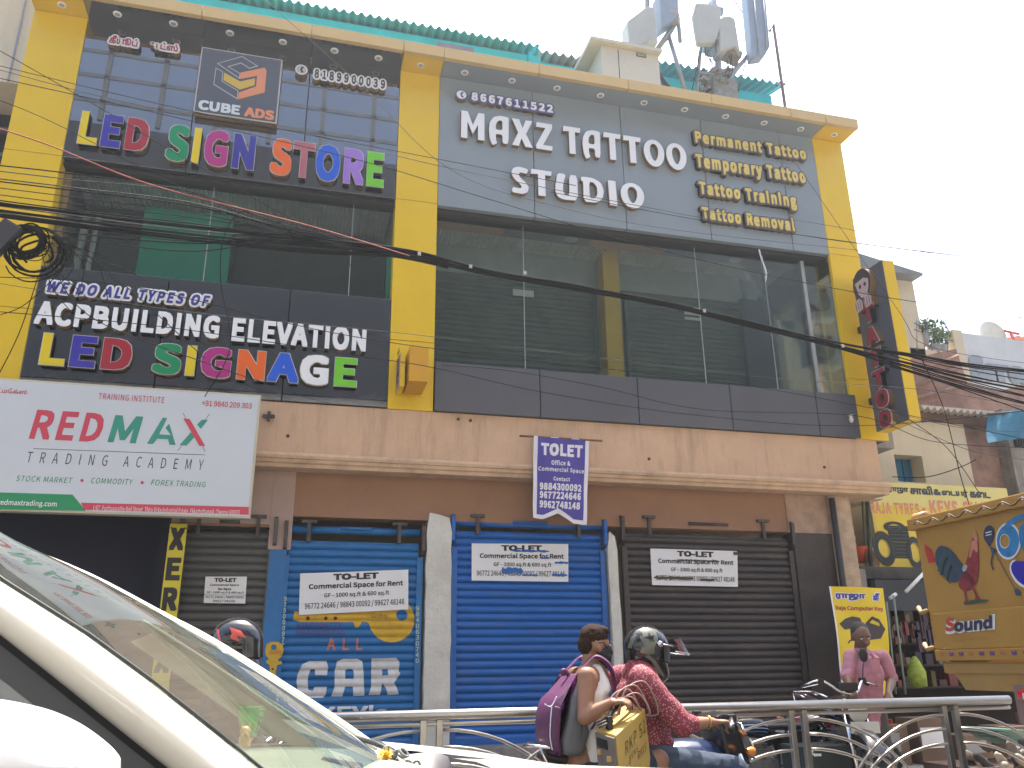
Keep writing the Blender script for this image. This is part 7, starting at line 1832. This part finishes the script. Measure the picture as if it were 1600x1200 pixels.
def helmet(par, c, fwd, m, name='person helmet', graphics=True, visor_up=True, s=1.0, gm_=None, star=True):
    f_ = Vector(fwd).normalized(); u = Vector((0, 0, 1)); u = (u-f_*u.dot(f_)).normalized(); r = f_.cross(u); M = Matrix((f_, r, u)).transposed(); L = lambda x, y, z: c+M@Vector((x*s, y*s, z*s))
    def g(bm):
        ball(bm, L(-.012, 0, .03), .145*s, .122*s, .128*s, M, 24); cap(bm, L(.0, 0, -.02), L(.085, 0, -.11), .115*s, .062*s, flat=(r, .95)); cap(bm, L(-.05, 0, -.03), L(-.02, 0, -.08), .09*s, .07*s, flat=(r, 1.05))
    o = fuse('helmet_shell', g, m, par, .008, 5)
    # graphics: curved patches projected on the shell side
    bm = bmesh.new(); bm.from_mesh(o.data); bm.faces.ensure_lookup_table()
    from mathutils.bvhtree import BVHTree
    bv = BVHTree.FromBMesh(bm)
    def patch(pts, mm, nm, sd=-1, off=.003):
        # pts in (x along fwd, z up) local, cast from the side
        cu = []
        import itertools
        V, Fs = [], []
        pl = pts
        # fan grid
        cx = sum(p[0] for p in pl)/len(pl); cz = sum(p[1] for p in pl)/len(pl); K = 4
        vs2 = [(cx, cz)]
        for k in range(1, K+1):
            for p in pl: vs2.append((cx+(p[0]-cx)*k/K, cz+(p[1]-cz)*k/K))
        n = len(pl); fs2 = [(0, 1+i, 1+(i+1) % n) for i in range(n)]
        for k in range(K-1):
            for i in range(n): fs2.append((1+k*n+i, 1+(k+1)*n+i, 1+(k+1)*n+(i+1) % n, 1+k*n+(i+1) % n))
        out = []
        for x, z in vs2:
            o_ = L(x, sd*.4, z); hit = bv.ray_cast(o_, (M@Vector((0, -sd, 0))).normalized())
            if hit[0] is None: hit = (L(x, sd*.09, z), (M@Vector((0, sd, 0))))
            out.append(hit[0]+Vector(hit[1])*off if True else 0)
        b = MB(); b.add(out, fs2, smooth=True); return b.build(nm, mm, par)
    if graphics:
        g2 = gm_ or HPR
        if star: patch([(x-.035, z+.02) for x, z in [(-.055, .05), (-.045, .10), (-.0, .12), (.045, .10), (.055, .055), (.03, .01), (.04, -.03), (.0, -.04), (-.05, -.035), (-.03, .01)]], g2, 'helmet_graphic', 1)
        else:
            patch([(-.02, .10), (.04, .085), (.075, .05), (.03, .055), (.045, .03), (.0, .045)], g2, 'helmet_graphic', 1)
            patch([(-.10, .085), (-.085, .09), (-.05, .03), (-.03, .0), (-.07, .02)], g2, 'helmet_graphic', 1)
        if star: patch([(-.015+.034*math.cos(a)*(1 if i % 2 else .42)-.015, .075+.034*math.sin(a)*(1 if i % 2 else .42)) for i, a in enumerate([k*math.pi/5 for k in range(10)])], HBL, 'helmet_star', 1, .006)
        patch([(-.06, -.03), (-.03, -.045), (.05, -.115), (.09, -.135), (.085, -.115), (.02, -.05), (-.03, -.02)], g2, 'helmet_stripe', 1, .004)
        if star: patch([(-.135, .06), (-.115, .09), (-.10, .08), (-.12, .04), (-.13, .0), (-.145, .01)], g2, 'helmet_graphic', 1, .004)
        for sd in ((-1,) if star else ()):
            patch([(x-.035, z+.02) for x, z in [(-.055, .05), (-.045, .10), (-.0, .12), (.045, .10), (.055, .055), (.03, .01), (-.05, -.035), (-.03, .01)]], g2, 'helmet_graphic', sd)
    bm.free()
    b = MB()   # dark eye opening band
    rows = []
    for i in range(9):
        a = R(-62+124*i/8); rows.append([L(.0+.128*math.cos(a)-.0, .118*math.sin(a), .055), L(.0+.137*math.cos(a), .12*math.sin(a), .0), L(.008+.133*math.cos(a), .116*math.sin(a), -.045)])
    b.grid(rows); b.build('helmet_opening', BLACK if visor_up else m, par)
    if visor_up:
        b = MB(); rows = []
        for i in range(13):
            a = R(-80+160*i/12); rows.append([L(.02+.155*math.cos(a)+.03, .128*math.sin(a), .105), L(.02+.165*math.cos(a)+.06, .128*math.sin(a), .055), L(.02+.165*math.cos(a)+.085, .122*math.sin(a), .02)])
        b.grid(rows); b.build('visor', glass('clear_visor', (.6, .65, .7), .5), par)
        for sd in (-1, 1): b = MB(); b.tube([L(.04, sd*.128, .05), L(.12, sd*.115, .05)], .004, 6); b.lathe(L(.03, sd*.128, .05), [(0, -.006), (.018, -.004), (.018, .004), (0, .006)], 12, axis='Y'); b.build('visor_hinge', mat('chrome_trim', (.6, .6, .62), .15, metal=.9), par)
        b = MB(); b.tube([L(.02+.165*math.cos(R(a_))+.085, .122*math.sin(R(a_)), .02) for a_ in range(-80, 81, 10)], .004, 5); b.build('visor_edge', MATS['chrome_trim'], par)
helmet(rd, Hr+Vector((.0, 0, .012)), hdr, HBL)
b = MB(); q = W(1003, 1047, S5-.13); b.tube([q, W(992, 1062, S5-.16), W(987, 1070, S5-.17)], [.008, .010, .014], 6); b.build('chin_strap', BLACK, rd)

# ---- man in pink
MY = 6.9
mn = thing('person', 'man in pink checked shirt looking down beside the parked motorcycle', 'person', tuple(W(1352, 1190, MY)))
Hm = W(1345, 995, MY); nm_ = W(1348, 1018, MY); cm = W(1352, 1050, MY); bm_ = W(1352, 1085, MY); hm = W(1350, 1118, MY)
sL, sR = W(1330, 1024, MY), W(1380, 1026, MY); eL, eR = W(1324, 1058, MY-.04), W(1393, 1060, MY-.04); wL, wR = W(1328, 1076, MY-.22), W(1388, 1083, MY-.22); kL, kR = W(1331, 1082, MY-.28), W(1389, 1092, MY-.28)
hdm = Vector((-.22, -.88, -.42))
def f(bm):
    LM['m'] = head_forms(bm, Hm, hdm, (0, .1, 1), 1.04)
    cap(bm, Hm+Vector((.01, .03, -.06)), nm_+Vector((0, .03, 0)), .055, .065); cap(bm, nm_+Vector((0, .02, -.06)), cm, .09, .12, flat=((1, 0, 0), 1.2)); cap(bm, cm, hm, .12, .125, flat=((1, 0, 0), 1.1))
    for s_, e_, w_, k_ in ((sL, eL, wL, kL), (sR, eR, wR, kR)):
        cap(bm, nm_+Vector(((s_.x-nm_.x)*.3, .02, -.04)), s_, .055, .06); cap(bm, s_, e_, .055, .042); cap(bm, e_, e_.lerp(w_, .35), .042, .041); cap(bm, e_.lerp(w_, .35), w_, .041, .028); hand(bm, w_, k_, (0, -.3, -.9), (1, 0, 0), 1.05, .6)
    for s_ in (-.1, .1): cap(bm, hm+Vector((s_, 0, 0)), hm+Vector((s_*1.2, -.02, -.45)), .1, .065); cap(bm, hm+Vector((s_*1.2, -.02, -.45)), Vector((hm.x+s_*1.2, MY, .25)), .065, .045); cap(bm, Vector((hm.x+s_*1.2, MY+.04, .2)), Vector((hm.x+s_*1.3, MY-.14, .19)), .042, .035)
fuse('body', f, SKIN3, mn, .0105, 4)
Lm, Mm = LM['m']; face_bits(Lm, Mm, 1.04, mn)
def f(bm): ball(bm, Lm(-.028, 0, .048), .085*1.04, .079*1.04, .078*1.04, Mm, 18); ball(bm, Lm(-.05, 0, .0), .06, .074, .06, Mm, 14)
fuse('hair', f, mat('greying_hair', (.045, .042, .04), .8, var=.5, scale=80, bump=.003, bscale=160), mn, .009, 2)
b = MB(); b.tube([Lm(.098, -.028, -.042), Lm(.108, 0, -.036), Lm(.098, .028, -.042)], [.003, .006, .003], 6); b.build('moustache', HAIR, mn)
def f(bm):
    cap(bm, nm_+Vector((0, .02, -.06)), cm, .10, .142, flat=((1, 0, 0), 1.22)); cap(bm, cm, bm_, .142, .146, flat=((1, 0, 0), 1.15)); cap(bm, bm_, hm+Vector((0, 0, -.02)), .146, .155, flat=((1, 0, 0), 1.12))
    for s_, e_ in ((sL, eL), (sR, eR)): cap(bm, nm_+Vector(((s_.x-nm_.x)*.3, .02, -.04)), s_, .055, .06); cap(bm, s_, s_.lerp(e_, .5), .064, .062); cap(bm, s_.lerp(e_, .5), s_.lerp(e_, .9), .062, .068)
fuse('pink_shirt', f, PINK, mn, .011, 4, noise=(.012, 10))
for s_ in (-1, 1):
    b = MB(); a = nm_+Vector((s_*.065, -.02, .005)); c = nm_+Vector((s_*.012, -.145, -.055)); d = nm_+Vector((s_*.085, -.115, -.06)); b.add([a, c, d, a+Vector((0, .004, .004)), c+Vector((0, .004, .004)), d+Vector((0, .004, .004))], [(0, 1, 2), (5, 4, 3), (0, 3, 4, 1), (1, 4, 5, 2), (2, 5, 3, 0)]); b.build('collar', PINK, mn)
b = MB(); q = W(1367, 1040, MY-.19); b.box(q.x-.05, q.x+.05, q.y-.01, q.y+.0, q.z-.06, q.z+.05); b.build('pocket', PINK, mn, bevel=.004)
def f(bm):
    for s_ in (-.1, .1): cap(bm, hm+Vector((s_, 0, 0)), hm+Vector((s_*1.2, -.02, -.45)), .12, .095); cap(bm, hm+Vector((s_*1.2, -.02, -.45)), Vector((hm.x+s_*1.2, MY, .28)), .095, .085)
fuse('trousers', f, mat('grey_trousers', (.09, .08, .08), .85, var=.15), mn, .014, 4, noise=(.006, 10))

# ================================================================ MOTORCYCLES
TANKS = {}
def motorcycle(name, label, loc, rz, tank_m, body_m, fairing=True, steer=0, group=None, lettering=None, mirrors=True):
    t = thing(name, label, 'motorcycle', loc, group, rz)
    def bd(b, n, m, **k): return b.build(n, m, t, local=True, **k)
    CH = mat('bike_chrome', (.6, .6, .6), .18, metal=1, var=.05); ENG = mat('engine_alloy', (.22, .22, .22), .45, metal=.6, var=.2, scale=20)
    for x, nm in ((.64, 'front'), (-.62, 'rear')):
        b = MB(); b.lathe((x, -.05, .3), [(.235, .02), (.27, 0), (.3, .02), (.305, .05), (.3, .08), (.27, .1), (.235, .08)], 30, axis='Y'); w_ = bd(b, 'wheel', RUBBER)
        b = MB(); b.lathe((x, -.03, .3), [(.2, 0), (.235, -.005), (.235, .065), (.2, .06)], 30, axis='Y'); b.lathe((x, -.05, .3), [(0, 0), (.05, 0), (.05, .1), (0, .1)], 14, axis='Y')
        for k in range(6): a = k*math.pi/3; b.tube([(x+.04*math.cos(a), 0, .3+.04*math.sin(a)), (x+.215*math.cos(a+.1), 0, .3+.215*math.sin(a+.1))], .012, 6)
        o = b.build('rim', ENG, local=True); o.parent = w_
        b = MB(); rows = []
        for i in range(11):
            a = R((30 if nm == 'front' else 20)+ (130 if nm == 'front' else 100)*i/10); rows.append([Vector((x+.335*math.cos(a), yy, .3+(.335+dz_)*math.sin(a))) for yy, dz_ in ((-.075, -.02), (-.05, .01), (0, .02), (.05, .01), (.075, -.02))])
        b.grid(rows); bd(b, 'mudguard', body_m)
    b = MB()
    for y in (-.09, .09): b.tube([(.64, y, .3), (.46, y, .82)], .019, 8)
    bd(b, 'front_fork', CH)
    b = MB(); b.tube([(.42, 0, .86), (.1, 0, .75), (-.35, 0, .68), (-.75, 0, .72)], .02, 8); b.tube([(.42, 0, .8), (.25, 0, .3), (-.15, 0, .28), (-.2, 0, .6)], .018, 8); b.tube([(-.15, .08, .3), (-.62, .08, .3)], .018, 8); b.tube([(-.15, -.08, .3), (-.62, -.08, .3)], .018, 8); bd(b, 'frame', BLACK)
    b = MB(); b.box(-.12, .2, -.1, .1, .28, .45); b.hexa([(-.0, -.07, .45), (.16, -.07, .45), (.16, .07, .45), (-.0, .07, .45), (.05, -.06, .64), (.2, -.06, .64), (.2, .06, .64), (.05, .06, .64)])
    for k in range(6): b.box(-.02, .2, -.085, .085, .47+k*.028, .478+k*.028)
    b.lathe((0, -.125, .36), [(0, 0), (.09, 0), (.1, .02), (.1, .05)], 18, axis='Y'); bd(b, 'engine', ENG)
    b = MB(); b.tube(spline([(.18, -.08, .5), (.3, -.11, .35), (.1, -.14, .24), (-.2, -.15, .25), (-.5, -.16, .33), (-.82, -.17, .4)], 6), [.018]*12+[.032]*19, 10); bd(b, 'exhaust', CH)
    def f(bm): ball(bm, (.17, 0, .80), .25, .135, .11); cap(bm, (.0, 0, .76), (.3, 0, .79), .1, .11, flat=((0, 1, 0), 1.1))
    o = fuse('fuel_tank', f, tank_m, None, .014, 4); o.parent = t
    for k, sd in ((0, -1), (1, -1), (2, -1), (0, 1), (1, 1), (2, 1)):
        b = MB()
        if True:
            pts = [Vector((-.02+.36*i/8, sd*(.142-.02*abs(i-4)/4), .82-.035*k-.012*((i-4)/4)**2)) for i in range(9)]; b.tube(pts, .006, 4)
        bd(b, 'tank_stripe', mat('tank_pale_blue', (.35, .5, .68), .3) if k < 2 else mat('tank_blue', (.03, .1, .5), .3))
    def f(bm): cap(bm, (-.08, 0, .79), (-.5, 0, .79), .075, .08, flat=((0, 0, 1), .6)); cap(bm, (-.5, 0, .80), (-.72, 0, .84), .08, .07, flat=((0, 0, 1), .55)); cap(bm, (-.1, 0, .79), (-.45, 0, .79), .10, .11, flat=((0, 0, 1), .45))
    o = fuse('seat', f, mat('bike_seat_vinyl', (.022, .02, .02), .5, var=.1), None, .014, 3); o.parent = t
    b = MB()
    for sd in (-1, 1): b.add([(-.15, sd*.11, .7), (-.6, sd*.1, .72), (-.78, sd*.07, .78), (-.55, sd*.115, .58), (-.2, sd*.12, .52)], [(0, 1, 2, 3, 4)]); b.add([(-.15, sd*.10, .7), (-.6, sd*.09, .72), (-.78, sd*.06, .78), (-.55, sd*.105, .58), (-.2, sd*.11, .52)], [(0, 1, 2, 3, 4)])
    bd(b, 'side_panel', body_m)
    b = MB(); b.tube([(-.45, -.11, .86), (-.8, -.11, .9), (-.86, 0, .9), (-.8, .11, .9), (-.45, .11, .86)], .01, 6); b.tube([(-.84, -.05, .9), (-.55, -.05, .875)], .007, 6); b.tube([(-.84, .05, .9), (-.55, .05, .875)], .007, 6); b.tube([(-.8, -.11, .9), (-.7, -.1, .7)], .008, 6); bd(b, 'carrier', CH)
    rotS = Matrix.Translation((.45, 0, 0)) @ Matrix.Rotation(steer, 4, 'Z') @ Matrix.Translation((-.45, 0, 0))
    def S(p): return rotS @ Vector(p)
    b = MB(); b.tube([S(p) for p in spline([(.28, -.36, .98), (.36, -.22, 1.03), (.44, -.07, .93), (.44, .07, .93), (.36, .22, 1.03), (.28, .36, .98)], 6)], .012, 8); hb = bd(b, 'handlebar', CH)
    for sd in (-1, 1):
        b = MB(); b.tube([S((.27, sd*.37, .975)), S((.335, sd*.26, 1.015))], .018, 8); bd(b, 'grip', BLACK)
        b = MB(); b.tube([S((.35, sd*.24, 1.01)), S((.39, sd*.28, 1.0)), S((.33, sd*.4, .975))], .006, 6); bd(b, 'lever', CH)
        b = MB(); b.cbox(S((.355, sd*.22, 1.03)), .05, .05, .04); bd(b, 'switch_box', BLACK, bevel=.006)
        if mirrors and not (steer and sd < 0):
            b = MB(); b.tube([S((.35, sd*.23, 1.03)), S((.34, sd*.26, 1.14)), S((.33, sd*.29, 1.19))], .005, 6); bd(b, 'mirror_stem', BLACK)
            b = MB(); c = S((.32, sd*.3, 1.24)); b.lathe(c, [(0, -.012), (.04, -.012), (.045, 0), (.04, .006), (0, .006)], 16, axis='X', M=Matrix.Diagonal((1, .9, 1.35))); bd(b, 'mirror', BLACK)
        b = MB(); c = S((.50, sd*.17, .84)); b.lathe(c, [(0, .03), (.02, .02), (.026, 0), (.015, -.03)], 12, axis='X'); bd(b, 'indicator', mat('amber_lens', (.75, .24, .03), .25))
        b = MB(); b.tube([(-.78, 0, .7), (-.8, sd*.13, .7)], .006, 5); b.lathe((-.8, sd*.15, .7), [(0, -.03), (.024, -.01), (.02, .02)], 12, axis='X'); bd(b, 'rear_indicator', MATS['amber_lens'])
    b = MB(); c = S((.5, 0, .78))
    if fairing:
        b.hexa([S((.36, -.13, .78)), S((.56, -.07, .74)), S((.56, .07, .74)), S((.36, .13, .78)), S((.30, -.15, 1.04)), S((.44, -.10, 1.06)), S((.44, .10, 1.06)), S((.30, .15, 1.04))]); bd(b, 'headlamp_fairing', body_m, bevel=.03)
        b = MB(); rows = []
        for i in range(7):
            y = -.12+.24*i/6; rows.append([S((.46-.5*y*y*3, y, 1.05)), S((.54-.5*y*y*3, y*.9, .92)), S((.60-.5*y*y*3, y*.7, .78))])
        b.grid(rows); bd(b, 'fairing_screen', mat('smoked_blue_screen', (.10, .14, .22), .1, var=.1, coat=.5))
        b = MB(); b.lathe(S((.565, 0, .84)), [(0, .03), (.06, .02), (.075, 0)], 20, axis='X'); bd(b, 'headlamp', mat('lamp_lens', (.5, .5, .45), .08, var=0, coat=.6))
    else:
        b.lathe(c, [(0, -.1), (.06, -.08), (.09, 0), (.09, .03)], 22, axis='X', M=None); bd(b, 'headlamp_shell', BLACK)
        b = MB(); b.lathe(c+Vector((.03, 0, 0)), [(0, .02), (.05, .015), (.085, 0)], 22, axis='X'); bd(b, 'headlamp', mat('lamp_lens', (.5, .5, .45), .08, var=0, coat=.6))
        b = MB(); b.cbox(S((.41, 0, .98)), .1, .17, .07); bd(b, 'instrument_cluster', BLACK, bevel=.012)
        b = MB(); b.cbox(S((.58, 0, .66)), .01, .24, .09); p_ = bd(b, 'number_plate', mat('plate_white', (.6, .6, .56), .5))
    b = MB(); b.cbox((-.84, 0, .78), .03, .1, .06); bd(b, 'tail_lamp', TLR, bevel=.008)
    if lettering:
        for txt, x0, x1, z0, z1 in lettering: 
            V, Fs = raw_text(txt, .05, 1, 2); V = fit(V, (x0, x1, z0, z1)); o = meshobj('tank_lettering', solid(V, Fs, lambda a, c, d: (a, -.150+d, c), 0, 'tank_lettering', [WHITE])); o.parent = t
    return t
BKP = mat('black_bike_paint', (.015, .016, .02), .25, var=.1, coat=.4); BLP = mat('dark_blue_bike_paint', (.02, .035, .09), .25, var=.1, coat=.4); RDP = mat('red_bike_paint', (.42, .01, .02), .25, var=.1, coat=.4)
hx = kN.x+.02
m1 = motorcycle('motorcycle', 'black and blue motorcycle carrying the two riders, seen from its right side', (hx-.31, S5-.0, -.0), 0, BLP, BKP, True, mirrors=False, lettering=[('HERO', .02, .17, .775, .80), ('HONDA', .03, .19, .745, .77)])
hz = kN.z
# raise handlebar height to the rider's grip by the whole machine's stance
m2 = motorcycle('motorcycle', 'parked motorcycle with raised handlebar and round mirror facing the road beside the man', (W(1375, 1130, 6.5).x-.05, 7.05, .15), R(-105), BKP, BKP, False, steer=R(18))
m3 = motorcycle('motorcycle', 'black motorcycle parked behind the railing with its tail to the right', (W(1190, 1150, 7.3).x, 7.3, .15), R(176), BKP, BKP, True, group=None, mirrors=False); m3.scale = (.84, .84, .80)
m4 = motorcycle('motorcycle', 'black and red motorcycle parked side on under the dark wall', (W(1300, 1150, 7.9).x, 8.0, .15), R(172), RDP, BKP, False, mirrors=False); m4.scale = (.84, .84, .76)
m5 = motorcycle('motorcycle', 'dark blue motorcycle half hidden behind the near car', (W(425, 1150, 4.9).x-.32, 4.9, 0), 0, BLP, BLP, True)
# black tarpaulin-grey fuel cap panel lettering seen behind the rail
t = thing('storage_box', 'low dark green box with small white letters behind the railing', 'box', tuple(W(1290, 1190, 7.0)))
a, c = W(1255, 1167, 6.6), W(1335, 1210, 6.6); b = MB(); b.box(a.x, c.x, 6.6, 6.95, .15, a.z); b.build('box_body', mat('dark_green_box', (.02, .03, .028), .6, var=.2), t, bevel=.01)
text_y('X', box_px((1265, 1180), (1271, 1173), 6.59), 6.59, [WHITE], t, 'letter', bold=.06); text_y('ima', box_px((1272, 1182), (1283, 1176), 6.59), 6.59, [WHITE], t, 'letter', bold=.05)

# ---- helmeted rider half hidden by the near car
hr = thing('person', 'rider in dark jacket and black and red helmet behind the near car windscreen', 'person', tuple(W(372, 1150, 4.9)))
Hh = W(372, 1012, 4.9)
ha = Hh+Vector((-.02, 0, -.17)); hb_ = ha+Vector((-.08, 0, -.45))
def f(bm):
    LM['h'] = head_forms(bm, Hh, (.9, -.3, -.1), (0, 0, 1)); cap(bm, Hh+Vector((-.02, 0, -.06)), ha, .055, .07); cap(bm, ha+Vector((0, 0, -.06)), hb_, .12, .15, flat=((0, 1, 0), 1.3))
    for s_ in (-.19, .19):
        e_ = ha+Vector((.16, s_*1.35, -.32)); w_ = e_+Vector((.26, -s_*.1, .02)); cap(bm, ha+Vector((0, s_, -.05)), e_, .06, .045); cap(bm, e_, w_, .045, .03); hand(bm, w_, w_+Vector((.07, 0, 0)), (.3, 0, -.9), (0, -1, 0), 1, .8)
        kn = hb_+Vector((.42, s_*.9, -.02)); cap(bm, hb_+Vector((0, s_*.6, 0)), kn, .1, .07); cap(bm, kn, kn+Vector((-.08, 0, -.42)), .066, .042)
fuse('body', f, SKIN3, hr, .012, 4)
def f(bm):
    cap(bm, ha+Vector((0, 0, -.02)), hb_, .125, .17, flat=((0, 1, 0), 1.3))
    for s_ in (-.19, .19):
        e_ = ha+Vector((.16, s_*1.35, -.32)); w_ = e_+Vector((.26, -s_*.1, .02)); cap(bm, ha+Vector((0, s_*.5, -.03)), ha+Vector((0, s_, -.05)), .07, .08); cap(bm, ha+Vector((0, s_, -.05)), e_, .078, .062); cap(bm, e_, e_.lerp(w_, .85), .06, .045)
        kn = hb_+Vector((.42, s_*.9, -.02)); cap(bm, hb_+Vector((0, s_*.6, 0)), kn, .12, .085); cap(bm, kn, kn+Vector((-.08, 0, -.4)), .08, .055)
fuse('dark_clothing', f, mat('charcoal_jacket', (.025, .025, .03), .8, var=.2, bump=.003, bscale=16), hr, .014, 4, noise=(.006, 11))
helmet(hr, Hh, (.9, -.3, -.05), HBL, visor_up=False, star=False, gm_=mat('helmet_red_graphic', (.55, .08, .07), .3, var=.2, scale=12))

# ---- heap of gloves and sacks behind the rail at the right
t = thing('sack_heap', 'heap of dusty grey and beige work gloves and sacks behind the railing at the right', 'heap', tuple(W(1560, 1190, 6.3)))
SK = [mat('dusty_beige_cloth', (.36, .30, .24), .85, var=.2, bump=.004, bscale=25), mat('dusty_grey_cloth', (.22, .20, .18), .85, var=.2, bump=.004, bscale=25), mat('dark_cloth', (.05, .045, .045), .85, var=.2)]
rr = random.Random(9)
for k in range(22):
    c = W(rr.uniform(1500, 1625), rr.uniform(1160, 1215), 6.2+rr.uniform(-.15, .3)); ln = rr.uniform(.10, .22); d = Vector((rr.uniform(.2, 1), rr.uniform(-.3, .3), rr.uniform(-1.2, -.2))).normalized()
    def f(bm):
        cap(bm, c, c+d*ln, rr.uniform(.03, .05), rr.uniform(.02, .04), flat=((0, 1, 0), .7)); cap(bm, c+Vector((.02, 0, 0)), c+d*ln*.7+Vector((.06, 0, 0)), .025, .018)
    fuse('cloth_piece', f, SK[k % 3], t, .012, 3, noise=(.008, 18))
b = MB(); q = W(1570, 1190, 6.4); b.box(q.x-.5, q.x+1.2, 6.25, 6.8, .15, q.z-.02); b.build('trestle', mat('old_crate', (.12, .08, .06), .9, var=.3), t)
t = thing('folded_tarpaulin', 'pale green folded tarpaulin on top of the sack heap', 'tarpaulin', tuple(W(1580, 1150, 6.5)))
for k in range(4):
    a, c = W(1551+k*8, 1141+k*5, 6.5), W(1610, 1146+k*6, 6.5); b = MB(); b.hexa([a, (c.x, 6.45, c.z-.02), (c.x, 6.9, c.z-.02), (a.x, 6.9, a.z), (a.x, 6.5, a.z+.012), (c.x, 6.45, c.z+.025), (c.x, 6.9, c.z+.025), (a.x, 6.9, a.z+.012)]); b.build('fold', mat('pale_green_sheet', (.25, .42, .33), .7, var=.1), t)
# crates and clutter low in the shop
rr = random.Random(12)
for k in range(5):
    x = 6.9+k*.62; t = thing('cardboard_box', ['brown cardboard box low in the shop nearest the beige pier', 'second brown box from the pier under the tailgate', 'third brown box from the pier in the shop', 'fourth brown box from the pier in the shop', 'rightmost brown box low in the shop'][k], 'box', (x+.2, 9.4, .15), 'boxes on the shop floor')
    h = rr.uniform(.3, .62); b = MB(); b.box(x, x+rr.uniform(.35, .52), 9.2, 9.6, .15, .15+h); b.build('carton', mat('brown_carton', (.16, .10, .065), .8, var=.2), t, bevel=.006)
    b = MB(); b.box(x+.02, x+.33, 9.19, 9.198, .15+h*.35, .15+h*.8); b.build('label_patch', PAPER if k % 2 else mat('grey_label', (.3, .3, .3), .7), t)

# ================================================================ HAZE BOX ADDED TO IMITATE THE PALE LENS VEIL
b = MB(); b.box(-405, 405, -405, 905, -1.4, 27); hz_ = b.build('veil_haze', None); hz_['kind'] = 'stuff'
hm_ = bpy.data.materials.new('veil_haze'); hm_.use_nodes = True; hn = hm_.node_tree.nodes
for x in list(hn):
    if x.type != 'OUTPUT_MATERIAL': hn.remove(x)
pv = hn.new('ShaderNodeVolumePrincipled'); pv.inputs['Color'].default_value = (.86, .93, 1, 1); pv.inputs['Density'].default_value = .0015; pv.inputs['Anisotropy'].default_value = .55
hm_.node_tree.links.new(pv.outputs[0], [x for x in hn if x.type == 'OUTPUT_MATERIAL'][0].inputs['Volume']); hz_.data.materials.append(hm_)
bpy.data.scenes.remove(SCR)
